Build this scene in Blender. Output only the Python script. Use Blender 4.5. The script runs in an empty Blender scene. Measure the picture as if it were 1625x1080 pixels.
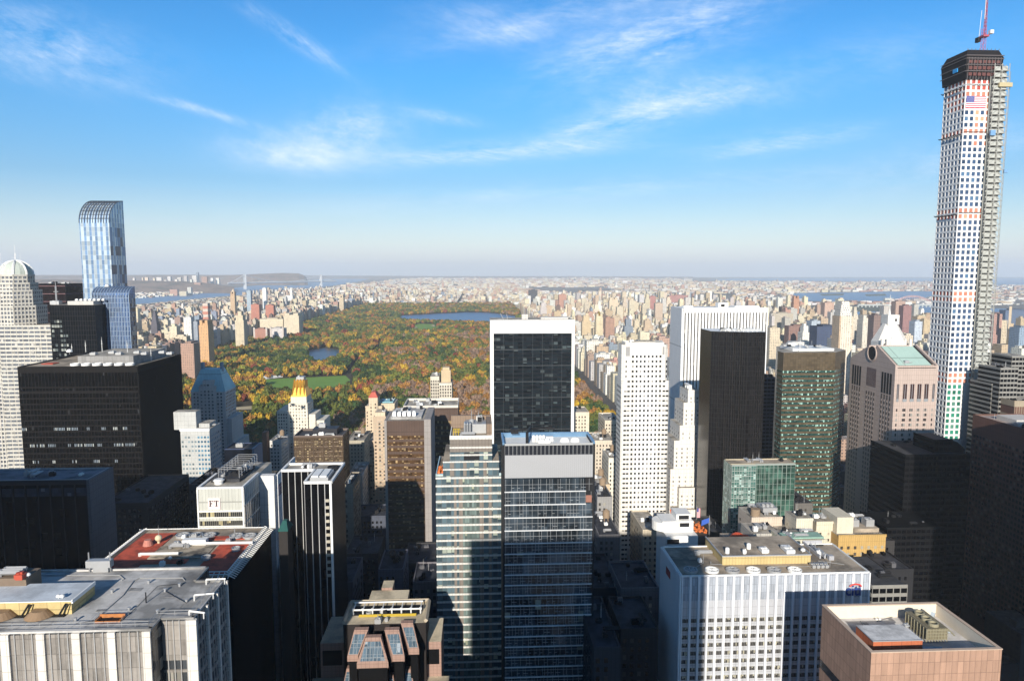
import bpy, math, random
import numpy as np
from mathutils import Vector, Matrix, Euler
R=math.radians
SC=bpy.context.scene; COL=SC.collection
# ---------------------------------------------------------------- camera, sky, sun, exposure
F=1106.0; CX,CY=812.5,540.0; HZ=430.0; H=260.0
PITCH=math.atan((CY-HZ)/F); YAW=math.atan((CX-758)/F*math.cos(PITCH))
cam=bpy.data.cameras.new('camera'); camo=bpy.data.objects.new('camera',cam); COL.objects.link(camo)
cam.sensor_width=36; cam.lens=F/1625*36; cam.clip_start=.5; cam.clip_end=120000
camo.location=(0,0,H); camo.rotation_euler=(R(90)-PITCH,0,-YAW); SC.camera=camo
MW=Euler(camo.rotation_euler).to_matrix()
SUN_AZ,SUN_EL=10.0,20.5      # the sun stands behind the viewer, slightly to the left
V=SC.view_settings; V.view_transform='Standard'; V.look='None'; V.gamma=1; V.exposure=0.35
sl=bpy.data.lights.new('sun','SUN'); sl.energy=5.0; sl.angle=R(.5); sl.color=(1,.93,.82)
so=bpy.data.objects.new('sun',sl); COL.objects.link(so)
sd=Vector((math.sin(R(SUN_AZ))*math.cos(R(SUN_EL)),math.cos(R(SUN_AZ))*math.cos(R(SUN_EL)),-math.sin(R(SUN_EL))))
so.rotation_euler=sd.to_track_quat('-Z','Y').to_euler()
def ray(px,py): return MW@Vector(((px-CX)/F,(CY-py)/F,-1))
def at(px,py,Y):
    d=ray(px,py); t=Y/d.y; return Vector((d.x*t,Y,H+d.z*t))
def gz(px,py,z=0.):
    d=ray(px,py); t=(z-H)/d.z; return Vector((d.x*t,d.y*t,z))
MWi=MW.transposed()
def proj(x,y,z):
    q=MWi@Vector((x,y,z-H)); return CX+F*q.x/-q.z, CY-F*q.y/-q.z
wd=bpy.data.worlds.new('World'); SC.world=wd; wd.use_nodes=True
nt=wd.node_tree; nt.nodes.clear()
class NB:
    """small node builder"""
    def __init__(s,nt): s.nt=nt
    def n(s,t,ins=None,**kw):
        nd=s.nt.nodes.new(t)
        for k,v in kw.items(): setattr(nd,k,v)
        for k,v in (ins or {}).items():
            if isinstance(v,bpy.types.NodeSocket): s.nt.links.new(v,nd.inputs[k])
            else: nd.inputs[k].default_value=v
        return nd
    def m(s,op,a,b=0.,c=0.,clamp=False):
        nd=s.n('ShaderNodeMath',{0:a,1:b,2:c},operation=op); nd.use_clamp=clamp; return nd.outputs[0]
    def mix(s,f,a,b,bt='MIX'):
        nd=s.nt.nodes.new('ShaderNodeMix'); nd.data_type='RGBA'; nd.blend_type=bt
        for k,v in ((0,f),(6,a),(7,b)):
            if isinstance(v,bpy.types.NodeSocket): s.nt.links.new(v,nd.inputs[k])
            else: nd.inputs[k].default_value=(v if k==0 else (*v[:3],1))
        return nd.outputs[2]
    def noise(s,vec,scale,detail=3.,rough=.55):
        return s.n('ShaderNodeTexNoise',{'Vector':vec,'Scale':scale,'Detail':detail,'Roughness':rough}).outputs[0]
    def ramp(s,f,stops):
        nd=s.n('ShaderNodeValToRGB',{0:f}); e=nd.color_ramp.elements
        while len(e)<len(stops): e.new(.5)
        for i,(p,c) in enumerate(stops): e[i].position=p; e[i].color=(*c,1) if len(c)==3 else c
        return nd.outputs[0]
    def mr(s,v,a,b,c=0.,d=1.):
        return s.n('ShaderNodeMapRange',{0:v,1:a,2:b,3:c,4:d}).outputs[0]
B=NB(nt)
sky=B.n('ShaderNodeTexSky',sky_type='NISHITA',sun_disc=False); sky.sun_elevation=R(SUN_EL); sky.sun_rotation=R(180+SUN_AZ)
sky.altitude=0; sky.air_density=1.15; sky.dust_density=.6; sky.ozone_density=2.2
geo=B.n('ShaderNodeTexCoord').outputs['Generated']
sep=B.n('ShaderNodeSeparateXYZ',{0:geo})
yy=B.m('MAXIMUM',sep.outputs[1],.02); u=B.m('DIVIDE',sep.outputs[0],yy); v=B.m('DIVIDE',sep.outputs[2],yy)
front=B.mr(sep.outputs[1],.05,.3)
clouds=[(445,238,85,28,-6,.62,4,7),(545,214,85,44,8,.68,4,7),(500,250,120,22,0,.5,3,9),(800,240,190,15,4,.75,4,22),(1010,185,150,22,14,.75,4,20),(1090,150,150,30,3,.55,5,12),(1040,60,170,45,18,.7,4,14),
 (470,62,75,12,-32,.65,5,20),(320,176,100,7,-16,.6,5,24),(60,70,150,45,-12,.6,4,12),(1240,225,130,17,8,.55,4,20),(790,45,100,28,-8,.45,4,14),
 (960,300,420,16,4,.35,3,16),(1330,100,260,40,10,.2,3,10),(700,185,60,10,-10,.4,5,16),(560,350,500,30,0,.12,2,8),(1500,250,200,40,15,.3,4,10),(930,15,260,30,12,.4,3,10)]
tot=None
for (px,py,sx,sy,rot,amp,fs,st) in clouds:
    d=ray(px,py); u0,v0=d.x/d.y,d.z/d.y; a=R(rot)
    du=B.m('SUBTRACT',u,u0); dv=B.m('SUBTRACT',v,v0)
    p=B.m('ADD',B.m('MULTIPLY',du,math.cos(a)),B.m('MULTIPLY',dv,math.sin(a)))
    q=B.m('SUBTRACT',B.m('MULTIPLY',dv,math.cos(a)),B.m('MULTIPLY',du,math.sin(a)))
    cv=B.n('ShaderNodeCombineXYZ',{0:B.m('MULTIPLY',p,fs*1.9),1:B.m('MULTIPLY',q,st*1.5),2:px*.37})
    nz=B.noise(cv.outputs[0],1.7,12.,.64)
    r2=B.m('ADD',B.m('POWER',B.m('DIVIDE',p,sx/F),2.),B.m('POWER',B.m('DIVIDE',q,sy/F),2.))
    g=B.m('EXPONENT',B.m('MULTIPLY',r2,-1.1))
    n2=B.noise(B.n('ShaderNodeCombineXYZ',{0:B.m('MULTIPLY',p,fs*4.5),1:B.m('MULTIPLY',B.m('ADD',q,B.m('MULTIPLY',p,.25)),st*5.5),2:px*.11}).outputs[0],2.2,9.,.7)
    c=B.m('MULTIPLY',B.m('MULTIPLY',B.m('MULTIPLY',g,B.mr(nz,.32,.72)),B.mr(n2,.3,.66,.35,1.15)),amp*1.1)
    tot=c if tot is None else B.m('ADD',tot,c)
tot=B.m('MULTIPLY',B.m('MINIMUM',tot,.85),front)
hs=B.n('ShaderNodeHueSaturation',{'Hue':.487,'Saturation':1.28,'Value':1.0,'Color':sky.outputs[0]})
hz=B.m('EXPONENT',B.m('MULTIPLY',B.m('MAXIMUM',sep.outputs[2],0.),-9.))
skyc=B.mix(B.m('MULTIPLY',hz,.55),hs.outputs[0],(5.6,6.6,8.0))
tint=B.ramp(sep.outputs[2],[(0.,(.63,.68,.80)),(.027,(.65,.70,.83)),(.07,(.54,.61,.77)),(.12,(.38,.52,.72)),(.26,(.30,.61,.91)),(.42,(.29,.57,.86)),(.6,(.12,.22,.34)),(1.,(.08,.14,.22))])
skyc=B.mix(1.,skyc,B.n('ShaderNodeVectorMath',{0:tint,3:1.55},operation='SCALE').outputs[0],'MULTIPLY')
skyc=B.mix(tot,skyc,(8.0,8.9,10.0))
SKY_LIGHT=.095
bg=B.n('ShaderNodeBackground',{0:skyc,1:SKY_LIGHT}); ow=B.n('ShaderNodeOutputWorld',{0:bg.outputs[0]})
SC.render.engine='CYCLES'
cy=SC.cycles; cy.max_bounces=5; cy.diffuse_bounces=2; cy.glossy_bounces=3; cy.transmission_bounces=2; cy.volume_bounces=1
cy.caustics_reflective=False; cy.caustics_refractive=False; cy.use_denoising=True
# ---------------------------------------------------------------- helpers
rnd=random.Random(11)
class MB:
    def __init__(s): s.v=[]; s.f=[]; s.m=[]
    def quad(s,a,b,c,d,m=0):
        n=len(s.v); s.v+=[tuple(a),tuple(b),tuple(c),tuple(d)]; s.f.append((n,n+1,n+2,n+3)); s.m.append(m); return s
    def tri(s,a,b,c,m=0):
        n=len(s.v); s.v+=[tuple(a),tuple(b),tuple(c)]; s.f.append((n,n+1,n+2)); s.m.append(m); return s
    def box(s,x0,x1,y0,y1,z0,z1,m=0,top=None):
        n=len(s.v); s.v+=[(x0,y0,z0),(x1,y0,z0),(x1,y1,z0),(x0,y1,z0),(x0,y0,z1),(x1,y0,z1),(x1,y1,z1),(x0,y1,z1)]
        s.f+=[(n,n+3,n+2,n+1),(n+4,n+5,n+6,n+7),(n,n+1,n+5,n+4),(n+1,n+2,n+6,n+5),(n+2,n+3,n+7,n+6),(n+3,n,n+4,n+7)]
        s.m+=[m,m if top is None else top]+[m]*4; return s
    def prism(s,pts,z0,z1,m=0,top=None,pts1=None):
        k=len(pts); n=len(s.v); q=pts1 or pts
        s.v+=[(x,y,z0) for x,y in pts]+[(x,y,z1) for x,y in q]
        s.f.append(tuple(range(n+k-1,n-1,-1))); s.m.append(m)
        s.f.append(tuple(range(n+k,n+2*k))); s.m.append(m if top is None else top)
        for i in range(k):
            j=(i+1)%k; s.f.append((n+i,n+j,n+k+j,n+k+i)); s.m.append(m)
        return s
    def cyl(s,x,y,r,z0,z1,n=16,r2=None,m=0):
        r2=r if r2 is None else r2
        p=[(x+r*math.cos(2*math.pi*i/n),y+r*math.sin(2*math.pi*i/n)) for i in range(n)]
        q=[(x+r2*math.cos(2*math.pi*i/n),y+r2*math.sin(2*math.pi*i/n)) for i in range(n)]
        return s.prism(p,z0,z1,m,None,q)
    def ring(s,x,y,r0,r1,z0,z1,n=18,m=0):
        for i in range(n):
            a,b=2*math.pi*i/n,2*math.pi*(i+1)/n
            P=lambda r,t,z:(x+r*math.cos(t),y+r*math.sin(t),z)
            s.quad(P(r0,a,z1),P(r1,a,z1),P(r1,b,z1),P(r0,b,z1),m); s.quad(P(r1,a,z0),P(r1,b,z0),P(r1,b,z1),P(r1,a,z1),m); s.quad(P(r0,b,z0),P(r0,a,z0),P(r0,a,z1),P(r0,b,z1),m)
        return s
    def bar(s,p,q,w=.2,m=0):
        p=Vector(p); q=Vector(q); d=(q-p)
        if d.length<1e-6: return s
        d.normalize(); a=d.orthogonal().normalized()*w/2; b=d.cross(a).normalized()*w/2; n=len(s.v)
        for c in (p,q):
            for e in (a+b,b-a,-a-b,a-b): s.v.append(tuple(c+e))
        s.f+=[(n,n+1,n+2,n+3),(n+7,n+6,n+5,n+4)]+[(n+(i+1)%4,n+i,n+4+i,n+4+(i+1)%4) for i in range(4)]; s.m+=[m]*6; return s
    def dome(s,x,y,r,z0,h,n=20,k=6,m=0):
        pr=None
        for j in range(k+1):
            a=math.pi/2*j/k; rr=max(r*math.cos(a),.01); z=z0+h*math.sin(a)
            cr=[(x+rr*math.cos(2*math.pi*i/n),y+rr*math.sin(2*math.pi*i/n),z) for i in range(n)]
            if pr:
                for i in range(n): s.quad(pr[i],pr[(i+1)%n],cr[(i+1)%n],cr[i],m)
            pr=cr
        return s
def mesh_from(name,v,f,mi,mats,base=(0,0,0)):
    me=bpy.data.meshes.new(name); va=np.array(v,dtype=np.float64).reshape(-1,3)
    me.from_pydata((va-np.array(base)).tolist(),[],f)
    for m in mats: me.materials.append(m)
    if len(mats)>1: me.polygons.foreach_set('material_index',mi)
    # planar uv in metres: u runs along the wall, v up it
    n=np.empty(len(me.polygons)*3,dtype=np.float32); me.polygons.foreach_get('normal',n); n=n.reshape(-1,3)
    lv=np.empty(len(me.loops),dtype=np.int32); me.loops.foreach_get('vertex_index',lv)
    tot=np.empty(len(me.polygons),dtype=np.int32); me.polygons.foreach_get('loop_total',tot)
    pn=np.repeat(n,tot,axis=0); P=va[lv]
    l=np.maximum(np.hypot(pn[:,0],pn[:,1]),1e-6); t=np.stack([-pn[:,1]/l,pn[:,0]/l],1)
    flat=np.abs(pn[:,2])>.75
    uu=np.where(flat,P[:,0],P[:,0]*t[:,0]+P[:,1]*t[:,1]); vv=np.where(flat,P[:,1],P[:,2])
    uv=me.uv_layers.new(name='uv'); uv.data.foreach_set('uv',np.stack([uu,vv],1).astype(np.float32).ravel())
    return me
def thing(name,label,cat,loc=(0,0,0),group=None):
    o=bpy.data.objects.new(name,None); COL.objects.link(o); o.location=loc; o.empty_display_size=1
    o['label']=label; o['category']=cat
    if group: o['group']=group
    return o
def part(name,mb,mat,parent,label=None,kind=None,root=None):
    """one mesh object under its thing; mb holds world coordinates"""
    mats=mat if isinstance(mat,(list,tuple)) else [mat]
    b=Vector((0,0,0)); p=parent
    while p is not None: b=b+Vector(p.location); p=p.parent
    o=bpy.data.objects.new(name,mesh_from(name,mb.v,mb.f,mb.m,mats,b)); COL.objects.link(o); o.parent=parent
    if label: o['label']=label
    if kind: o['kind']=kind
    return o
def solo(name,mb,mat,label,cat=None,group=None,kind=None,base=(0,0,0)):
    mats=mat if isinstance(mat,(list,tuple)) else [mat]
    o=bpy.data.objects.new(name,mesh_from(name,mb.v,mb.f,mb.m,mats,base)); COL.objects.link(o); o.location=base
    if label: o['label']=label
    if cat: o['category']=cat
    if group: o['group']=group
    if kind: o['kind']=kind
    return o
# ---------------------------------------------------------------- materials
MATS={}
def newmat(name):
    m=bpy.data.materials.new(name); m.use_nodes=True; m.node_tree.nodes.clear(); b=NB(m.node_tree)
    b.bs=b.n('ShaderNodeBsdfPrincipled'); b.n('ShaderNodeOutputMaterial',{0:b.bs.outputs[0]}); return m,b
def setc(b,sock,v):
    if isinstance(v,bpy.types.NodeSocket): b.nt.links.new(v,b.bs.inputs[sock])
    else: b.bs.inputs[sock].default_value=v
def wall(name,c,rough=.8,var=.25,joint=None,metal=0.,streak=.2,panelvar=0.):
    """masonry, metal or concrete: mottled, rain-streaked, optional joints (w,h) and panel to panel differences"""
    if name in MATS: return MATS[name]
    m,b=newmat(name); tc=b.n('ShaderNodeTexCoord'); uv=tc.outputs['UV']
    s=b.n('ShaderNodeSeparateXYZ',{0:uv}); obj=tc.outputs['Object']
    f=b.noise(obj,.09,4.); g=b.noise(obj,1.1,3.)
    st=b.noise(b.n('ShaderNodeCombineXYZ',{0:s.outputs[0],1:b.m('MULTIPLY',s.outputs[1],.05)}).outputs[0],.9,3.)
    k=b.m('ADD',b.m('ADD',b.m('MULTIPLY',b.m('SUBTRACT',f,.5),var*1.6),b.m('MULTIPLY',b.m('SUBTRACT',g,.5),var)),b.m('MULTIPLY',b.m('SUBTRACT',st,.5),streak*1.6))
    k=b.m('ADD',k,1.)
    if joint:
        w,h=joint; U=b.m('DIVIDE',s.outputs[0],w); Vv=b.m('DIVIDE',s.outputs[1],h)
        if panelvar:
            wn=b.n('ShaderNodeTexWhiteNoise',{0:b.n('ShaderNodeCombineXYZ',{0:b.m('FLOOR',U),1:b.m('FLOOR',Vv)}).outputs[0]}).outputs[0]
            k=b.m('ADD',k,b.m('MULTIPLY',b.m('SUBTRACT',wn,.5),panelvar*2))
        ju=b.m('LESS_THAN',b.m('FRACT',U),.12/w*1.2+.01); jv=b.m('LESS_THAN',b.m('FRACT',Vv),.1/h+.02)
        k=b.m('MULTIPLY',k,b.m('SUBTRACT',1.,b.m('MULTIPLY',b.m('MAXIMUM',ju,jv),.35)))
    col=b.n('ShaderNodeVectorMath',{0:(*c,),3:k},operation='SCALE').outputs[0]
    setc(b,'Base Color',col); setc(b,'Roughness',rough); setc(b,'Metallic',metal)
    MATS[name]=m; return m
def glass(name,c,rough=.08,metal=0.,cell=(1.5,3.6),blind=0.,bc=(.5,.5,.45),var=.5,mull=None,mc=(.1,.1,.1),ior=1.5,big=None,spec=.5):
    """curtain wall glass: cell to cell differences, drawn blinds in some cells, optional mullion lines"""
    if name in MATS: return MATS[name]
    m,b=newmat(name); uv=b.n('ShaderNodeTexCoord').outputs['UV']; s=b.n('ShaderNodeSeparateXYZ',{0:uv})
    U=b.m('DIVIDE',s.outputs[0],cell[0]); Vv=b.m('DIVIDE',s.outputs[1],cell[1])
    cell_id=b.n('ShaderNodeCombineXYZ',{0:b.m('FLOOR',U),1:b.m('FLOOR',Vv)}).outputs[0]
    wn=b.n('ShaderNodeTexWhiteNoise',{0:cell_id}); w=wn.outputs[0]; ws=b.n('ShaderNodeSeparateColor',{0:wn.outputs[1]})
    k=b.m('ADD',1-var/2,b.m('MULTIPLY',w,var*1.2))
    if big:
        k=b.m('MULTIPLY',k,b.mr(b.noise(uv,big,2.),.4,.6,.45,1.5))
    col=b.n('ShaderNodeVectorMath',{0:(*c,),3:k},operation='SCALE').outputs[0]
    ro=rough
    if blind>0:
        rows=b.noise(b.n('ShaderNodeCombineXYZ',{0:b.m('MULTIPLY',b.m('FLOOR',U),.13),1:b.m('MULTIPLY',b.m('FLOOR',Vv),1.7)}).outputs[0],1.,1.)
        hit=b.m('LESS_THAN',b.m('ADD',b.m('MULTIPLY',ws.outputs[0],.75),b.m('MULTIPLY',rows,.5)),blind+.1)
        hit=b.m('MULTIPLY',hit,b.m('GREATER_THAN',b.m('FRACT',Vv),b.m('MULTIPLY',ws.outputs[1],.75)))
        hit=b.m('MULTIPLY',hit,b.m('GREATER_THAN',b.m('FRACT',U),.1))
        bcol=b.n('ShaderNodeVectorMath',{0:(*bc,),3:b.m('ADD',.45,b.m('MULTIPLY',ws.outputs[2],.7))},operation='SCALE').outputs[0]
        col=b.mix(hit,col,bcol)
        ro=b.m('ADD',rough,b.m('MULTIPLY',hit,.3))
    if mull:
        a=b.m('LESS_THAN',b.m('FRACT',U),mull/cell[0]); c2=b.m('LESS_THAN',b.m('FRACT',Vv),mull/cell[1])
        a=b.m('MAXIMUM',a,c2); col=b.mix(a,col,mc)
        ro=b.m('MAXIMUM',ro,b.m('MULTIPLY',a,.5)) if not isinstance(ro,float) else b.m('ADD',ro,b.m('MULTIPLY',a,.4))
    setc(b,'Base Color',col); setc(b,'Roughness',ro); setc(b,'Metallic',metal); setc(b,'IOR',ior); setc(b,'Specular IOR Level',spec)
    MATS[name]=m; return m
def plain(name,c,rough=.6,metal=0.,var=.2):
    dk=max(c)<.06
    if name in MATS: return MATS[name]
    m,b=newmat(name); o=b.n('ShaderNodeTexCoord').outputs['Object']
    k=b.m('ADD',1-var/2,b.m('MULTIPLY',b.noise(o,.8,3.),var))
    setc(b,'Base Color',b.n('ShaderNodeVectorMath',{0:(*c,),3:k},operation='SCALE').outputs[0]); setc(b,'Roughness',rough); setc(b,'Metallic',metal); setc(b,'Specular IOR Level',.15 if dk else .5)
    MATS[name]=m; return m
def pane(name,c,blind=.2,bc=(.55,.52,.46),rough=.12,metal=0.,var=.8):
    """window pane; its look differs from pane to pane"""
    if name in MATS: return MATS[name]
    m,b=newmat(name); a=b.n('ShaderNodeObjectInfo').outputs['Random']; g=b.n('ShaderNodeNewGeometry').outputs['Random Per Island']
    wn=b.n('ShaderNodeTexWhiteNoise',{0:b.n('ShaderNodeCombineXYZ',{0:b.m('MULTIPLY',a,91.),1:b.m('MULTIPLY',g,77.)}).outputs[0]})
    s=b.n('ShaderNodeSeparateColor',{0:wn.outputs[1]})
    k=b.m('ADD',1-var/2,b.m('MULTIPLY',s.outputs[0],var)); col=b.n('ShaderNodeVectorMath',{0:(*c,),3:k},operation='SCALE').outputs[0]
    hit=b.m('LESS_THAN',s.outputs[1],blind); col=b.mix(b.m('MULTIPLY',hit,.8),col,bc)
    setc(b,'Base Color',col); setc(b,'Roughness',b.m('ADD',rough,b.m('MULTIPLY',hit,.25))); setc(b,'Metallic',metal)
    MATS[name]=m; return m
def roofm(name,c,stain=.5,scale=.12):
    """flat roof: ponding stains, patches, seams"""
    if name in MATS: return MATS[name]
    m,b=newmat(name); o=b.n('ShaderNodeTexCoord').outputs['UV']; s=b.n('ShaderNodeSeparateXYZ',{0:o})
    f=b.noise(o,scale,5.,.6); g=b.noise(o,scale*9,3.); k=b.m('ADD',b.m('MULTIPLY',b.mr(f,.40,.55),stain),1-stain*.85)
    k=b.m('MULTIPLY',k,b.m('ADD',.85,b.m('MULTIPLY',g,.3)))
    k=b.m('MULTIPLY',k,b.m('SUBTRACT',1.,b.m('MULTIPLY',b.mr(b.noise(b.n('ShaderNodeMapping',{0:o,1:(7.3,2.1,0)}).outputs[0],scale*.55,6.,.65),.52,.62),stain*.75)))
    ju=b.m('LESS_THAN',b.m('FRACT',b.m('DIVIDE',s.outputs[0],5.3)),.03); jv=b.m('LESS_THAN',b.m('FRACT',b.m('DIVIDE',s.outputs[1],7.1)),.025)
    k=b.m('MULTIPLY',k,b.m('SUBTRACT',1.,b.m('MULTIPLY',b.m('MAXIMUM',ju,jv),.13)))
    setc(b,'Base Color',b.n('ShaderNodeVectorMath',{0:(*c,),3:k},operation='SCALE').outputs[0]); setc(b,'Roughness',.85)
    MATS[name]=m; return m
def citymat():
    m,b=newmat('city_facade'); tc=b.n('ShaderNodeTexCoord'); s=b.n('ShaderNodeSeparateXYZ',{0:tc.outputs['UV']})
    at_=b.n('ShaderNodeAttribute',attribute_name='col'); nz=b.n('ShaderNodeSeparateXYZ',{0:b.n('ShaderNodeNewGeometry').outputs['Normal']}).outputs[2]
    side=b.m('LESS_THAN',b.m('ABSOLUTE',nz),.5)
    U=b.m('DIVIDE',s.outputs[0],4.4); Vv=b.m('DIVIDE',s.outputs[1],3.9)
    win=b.m('MULTIPLY',b.m('GREATER_THAN',b.m('FRACT',U),.52),b.m('GREATER_THAN',b.m('FRACT',Vv),.48))
    wn=b.n('ShaderNodeTexWhiteNoise',{0:b.n('ShaderNodeCombineXYZ',{0:b.m('FLOOR',U),1:b.m('FLOOR',Vv)}).outputs[0]}).outputs[0]
    win=b.m('MULTIPLY',b.m('MULTIPLY',win,side),b.mr(wn,0.,1.,.35,.95))
    k=b.m('ADD',.8,b.m('MULTIPLY',b.noise(tc.outputs['Object'],.05,4.),.4))
    base=b.n('ShaderNodeVectorMath',{0:at_.outputs[0],3:k},operation='SCALE').outputs[0]
    rf=b.noise(tc.outputs['UV'],.35,3.,.7)
    lum=b.n('ShaderNodeSeparateColor',{0:at_.outputs[0]}).outputs[0]
    roofc=b.mix(b.mr(rf,.4,.6),b.mix(.55,base,(.34,.32,.30)),b.mix(.3,base,(.13,.125,.12)))
    roofc=b.n('ShaderNodeVectorMath',{0:roofc,3:b.mr(lum,.05,.25,.13,1.)},operation='SCALE').outputs[0]  # roofs of dark low blocks coloured darker still, as painted street shade
    base=b.mix(side,roofc,base)
    col=b.mix(win,base,(.035,.038,.045)); setc(b,'Base Color',col); setc(b,'Roughness',b.m('SUBTRACT',.85,b.m('MULTIPLY',win,.45)))
    return m
CITY=citymat()
# ---------------------------------------------------------------- ground and water
def flat(name,pts,z,mat,label,t=.0,kind='structure'):
    mb=MB(); mb.v=[(x,y,z) for x,y in pts]; mb.f=[tuple(range(len(pts)))]; mb.m=[0]
    o=solo(name,mb,mat,label,kind=kind)
    if o.data.polygons[0].normal.z<0: o.data.flip_normals()
    return o
def gmat():
    m,b=newmat('ground_surface'); o=b.n('ShaderNodeTexCoord').outputs['Object']; s=b.n('ShaderNodeSeparateXYZ',{0:o})
    near=b.mix(b.mr(b.noise(o,.01,4.),.35,.65),(.05,.05,.052),(.085,.08,.075))
    far=b.ramp(b.noise(o,.0011,8.,.7),[(.38,(.10,.085,.06)),(.5,(.18,.15,.12)),(.56,(.28,.25,.22)),(.66,(.13,.11,.08))])
    setc(b,'Base Color',b.mix(b.mr(s.outputs[1],900,7000),near,far)); setc(b,'Roughness',.9); return m
g=[]
FARY=29500
flat('ground',[(-42000,-1500),(42000,-1500),(42000,FARY),(-42000,FARY)],0.,gmat(),'city ground running out to the horizon')
def watm(name,c):
    m,b=newmat(name); o=b.n('ShaderNodeTexCoord').outputs['Object']; n=b.noise(o,.004,6.,.6)
    mp=b.n('ShaderNodeMapping',{0:o,3:(1,.25,1)}).outputs[0]; n2=b.noise(mp,.02,4.)
    k=b.m('ADD',.75,b.m('MULTIPLY',b.m('ADD',n,n2),.28)); setc(b,'Base Color',b.n('ShaderNodeVectorMath',{0:c,3:k},operation='SCALE').outputs[0])
    setc(b,'Roughness',.35); bp=b.n('ShaderNodeBump',{'Height':b.noise(o,.35,2.),'Strength':.6,'Distance':.5}); b.nt.links.new(bp.outputs[0],b.bs.inputs['Normal']); return m
WAT=watm('river_water',(.10,.19,.33)); WAT2=watm('lake_water',(.035,.07,.12)); WAT3=watm('reservoir_water',(.05,.12,.25))
def pxpoly(name,pp,z,mat,label,extra=()):
    return flat(name,[tuple(gz(x,y,z)[:2]) for x,y in pp]+list(extra),z,mat,label)
far=[(213,473),(267,468),(317,466),(336,460.5),(388,455),(430,450),(470,446.5),(510,443.3),(548,442.2)]
fp=[tuple(gz(x,y,.6)[:2]) for x,y in far]
flat('river',[(-2450,900),(-2450,9000),(-2520,12000),(-2900,17000),(-3600,23500)]+fp[::-1]+[(-3200,900)],.6,WAT,'wide blue river on the far left')
pxpoly('east_river',[(1256,465),(1300,464.5),(1423,462.5),(1520,462),(1530,470),(1440,474),(1409,474),(1393,479),(1326,478.5),(1273,477)],.6,WAT,'blue river inlet beyond the east side towers')
pxpoly('east_channel',[(1340,497),(1360,494.5),(1414,494),(1445,486),(1500,485),(1640,492),(1640,503),(1480,501),(1400,505),(1345,503)],.6,WAT,'narrow blue channel behind the white tower')
pxpoly('sound_water',[(1120,443.4),(1180,441.2),(1700,441.0),(1760,462),(1560,462),(1555,450),(1480,446.5),(1300,446.2),(1150,444.8)],.6,WAT,'pale blue sea inlet along the right horizon')
for p_,l_ in (([(1300,466.5),(1340,465.5),(1338,468.5),(1305,469)],'low wooded island in the far inlet'),([(1372,467),(1405,466.2),(1407,469),(1375,469.6)],'low flat island to the right in the far inlet')):
    pxpoly('island',p_,1.2,wall('woodland_far',(.10,.11,.06)),l_)
pxpoly('riverside_park',[(1275,487),(1370,486),(1408,489),(1410,493.5),(1362,494),(1330,505),(1290,505)],.9,wall('woodland_far',(.10,.11,.06)),'green wooded river island')
# park ground, lawns, lakes
PW,PE,PS,PN=-845,238,850,5350
def grassm(name,c):
    m,b=newmat(name); o=b.n('ShaderNodeTexCoord').outputs['Object']
    f=b.noise(o,.02,5.); g2=b.noise(o,.25,3.)
    setc(b,'Base Color',b.n('ShaderNodeVectorMath',{0:c,3:b.m('ADD',.45,b.m('MULTIPLY',b.m('ADD',f,g2),.55))},operation='SCALE').outputs[0]); setc(b,'Roughness',.95); return m
GR=grassm('lawn_grass',(.15,.29,.03)); SO=grassm('woodland_floor',(.045,.035,.015)); SAND=wall('sand',(.5,.42,.27))
flat('park_ground',[(PW,PS),(PE,PS),(PE+20,PN),(PW,PN)],.3,SO,'leaf covered park ground')
LAWN=[(404,600),(450,598),(520,596),(590,595),(640,593.5),(655,600),(625,608),(560,613),(500,618),(440,615),(408,609)]
LAWN=[(405,603),(450,600),(500,598),(548,595.5),(556,603),(548,611),(500,618),(440,616),(410,611)]
GRL=[(645,519),(665,513.5),(690,514),(697,517),(690,521.5),(664,524)]
LAKE=[(484,561),(492,555),(515,552),(541,555),(540,562),(528,566),(508,572),(492,568)]
RES=[(606,500.5),(650,500),(700,497),(740,495.2),(775,495.6),(800,499),(830,503),(810,511),(700,508),(640,506)]
FLD=[(362,642),(405,638),(400,650),(372,654)]
FLD2=[(300,655),(372,650),(360,668),(300,668)]
SM=[(760,621),(762,612),(700,628),(702,632)]
CLEAR=[LAWN,GRL,LAKE,RES,FLD,FLD2]
pxpoly('lawn',LAWN,.6,GR,'broad green lawn amid autumn trees in the park')
pxpoly('lawn',GRL,.6,GR,'small far green lawn with sand patches in front of the reservoir')
pxpoly('lawn',FLD2,.6,GR,'green playing field right of the blue roofed tower')
pxpoly('lake',LAKE,.6,WAT2,'small park lake among the trees')
pxpoly('reservoir',RES,.6,WAT3,'long blue reservoir across the park')
for q,l_ in (([(652,520.5),(662,518),(660,521.5)],'left'),([(683,516),(692,514.5),(697,517),(688,517.8)],'right')): pxpoly('sand_patch',q,.9,SAND,'sandy ball field diamond at the %s end of the far lawn'%l_)
pxpoly('sand_patch',[(372,646),(402,643.5),(400,649),(373,650)],.9,SAND,'pale sandy ball field beside the blue roofed tower')
t=thing('event_tent','long white marquee tent at the edge of the green lawn','tent',gz(428,603))
g0=gz(408,603,.6); g1=gz(449,598,.6); dv=(g1-g0); ln=dv.length; dv.normalize(); nn=Vector((-dv.y,dv.x,0))
mb=MB(); mb2=MB()
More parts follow.
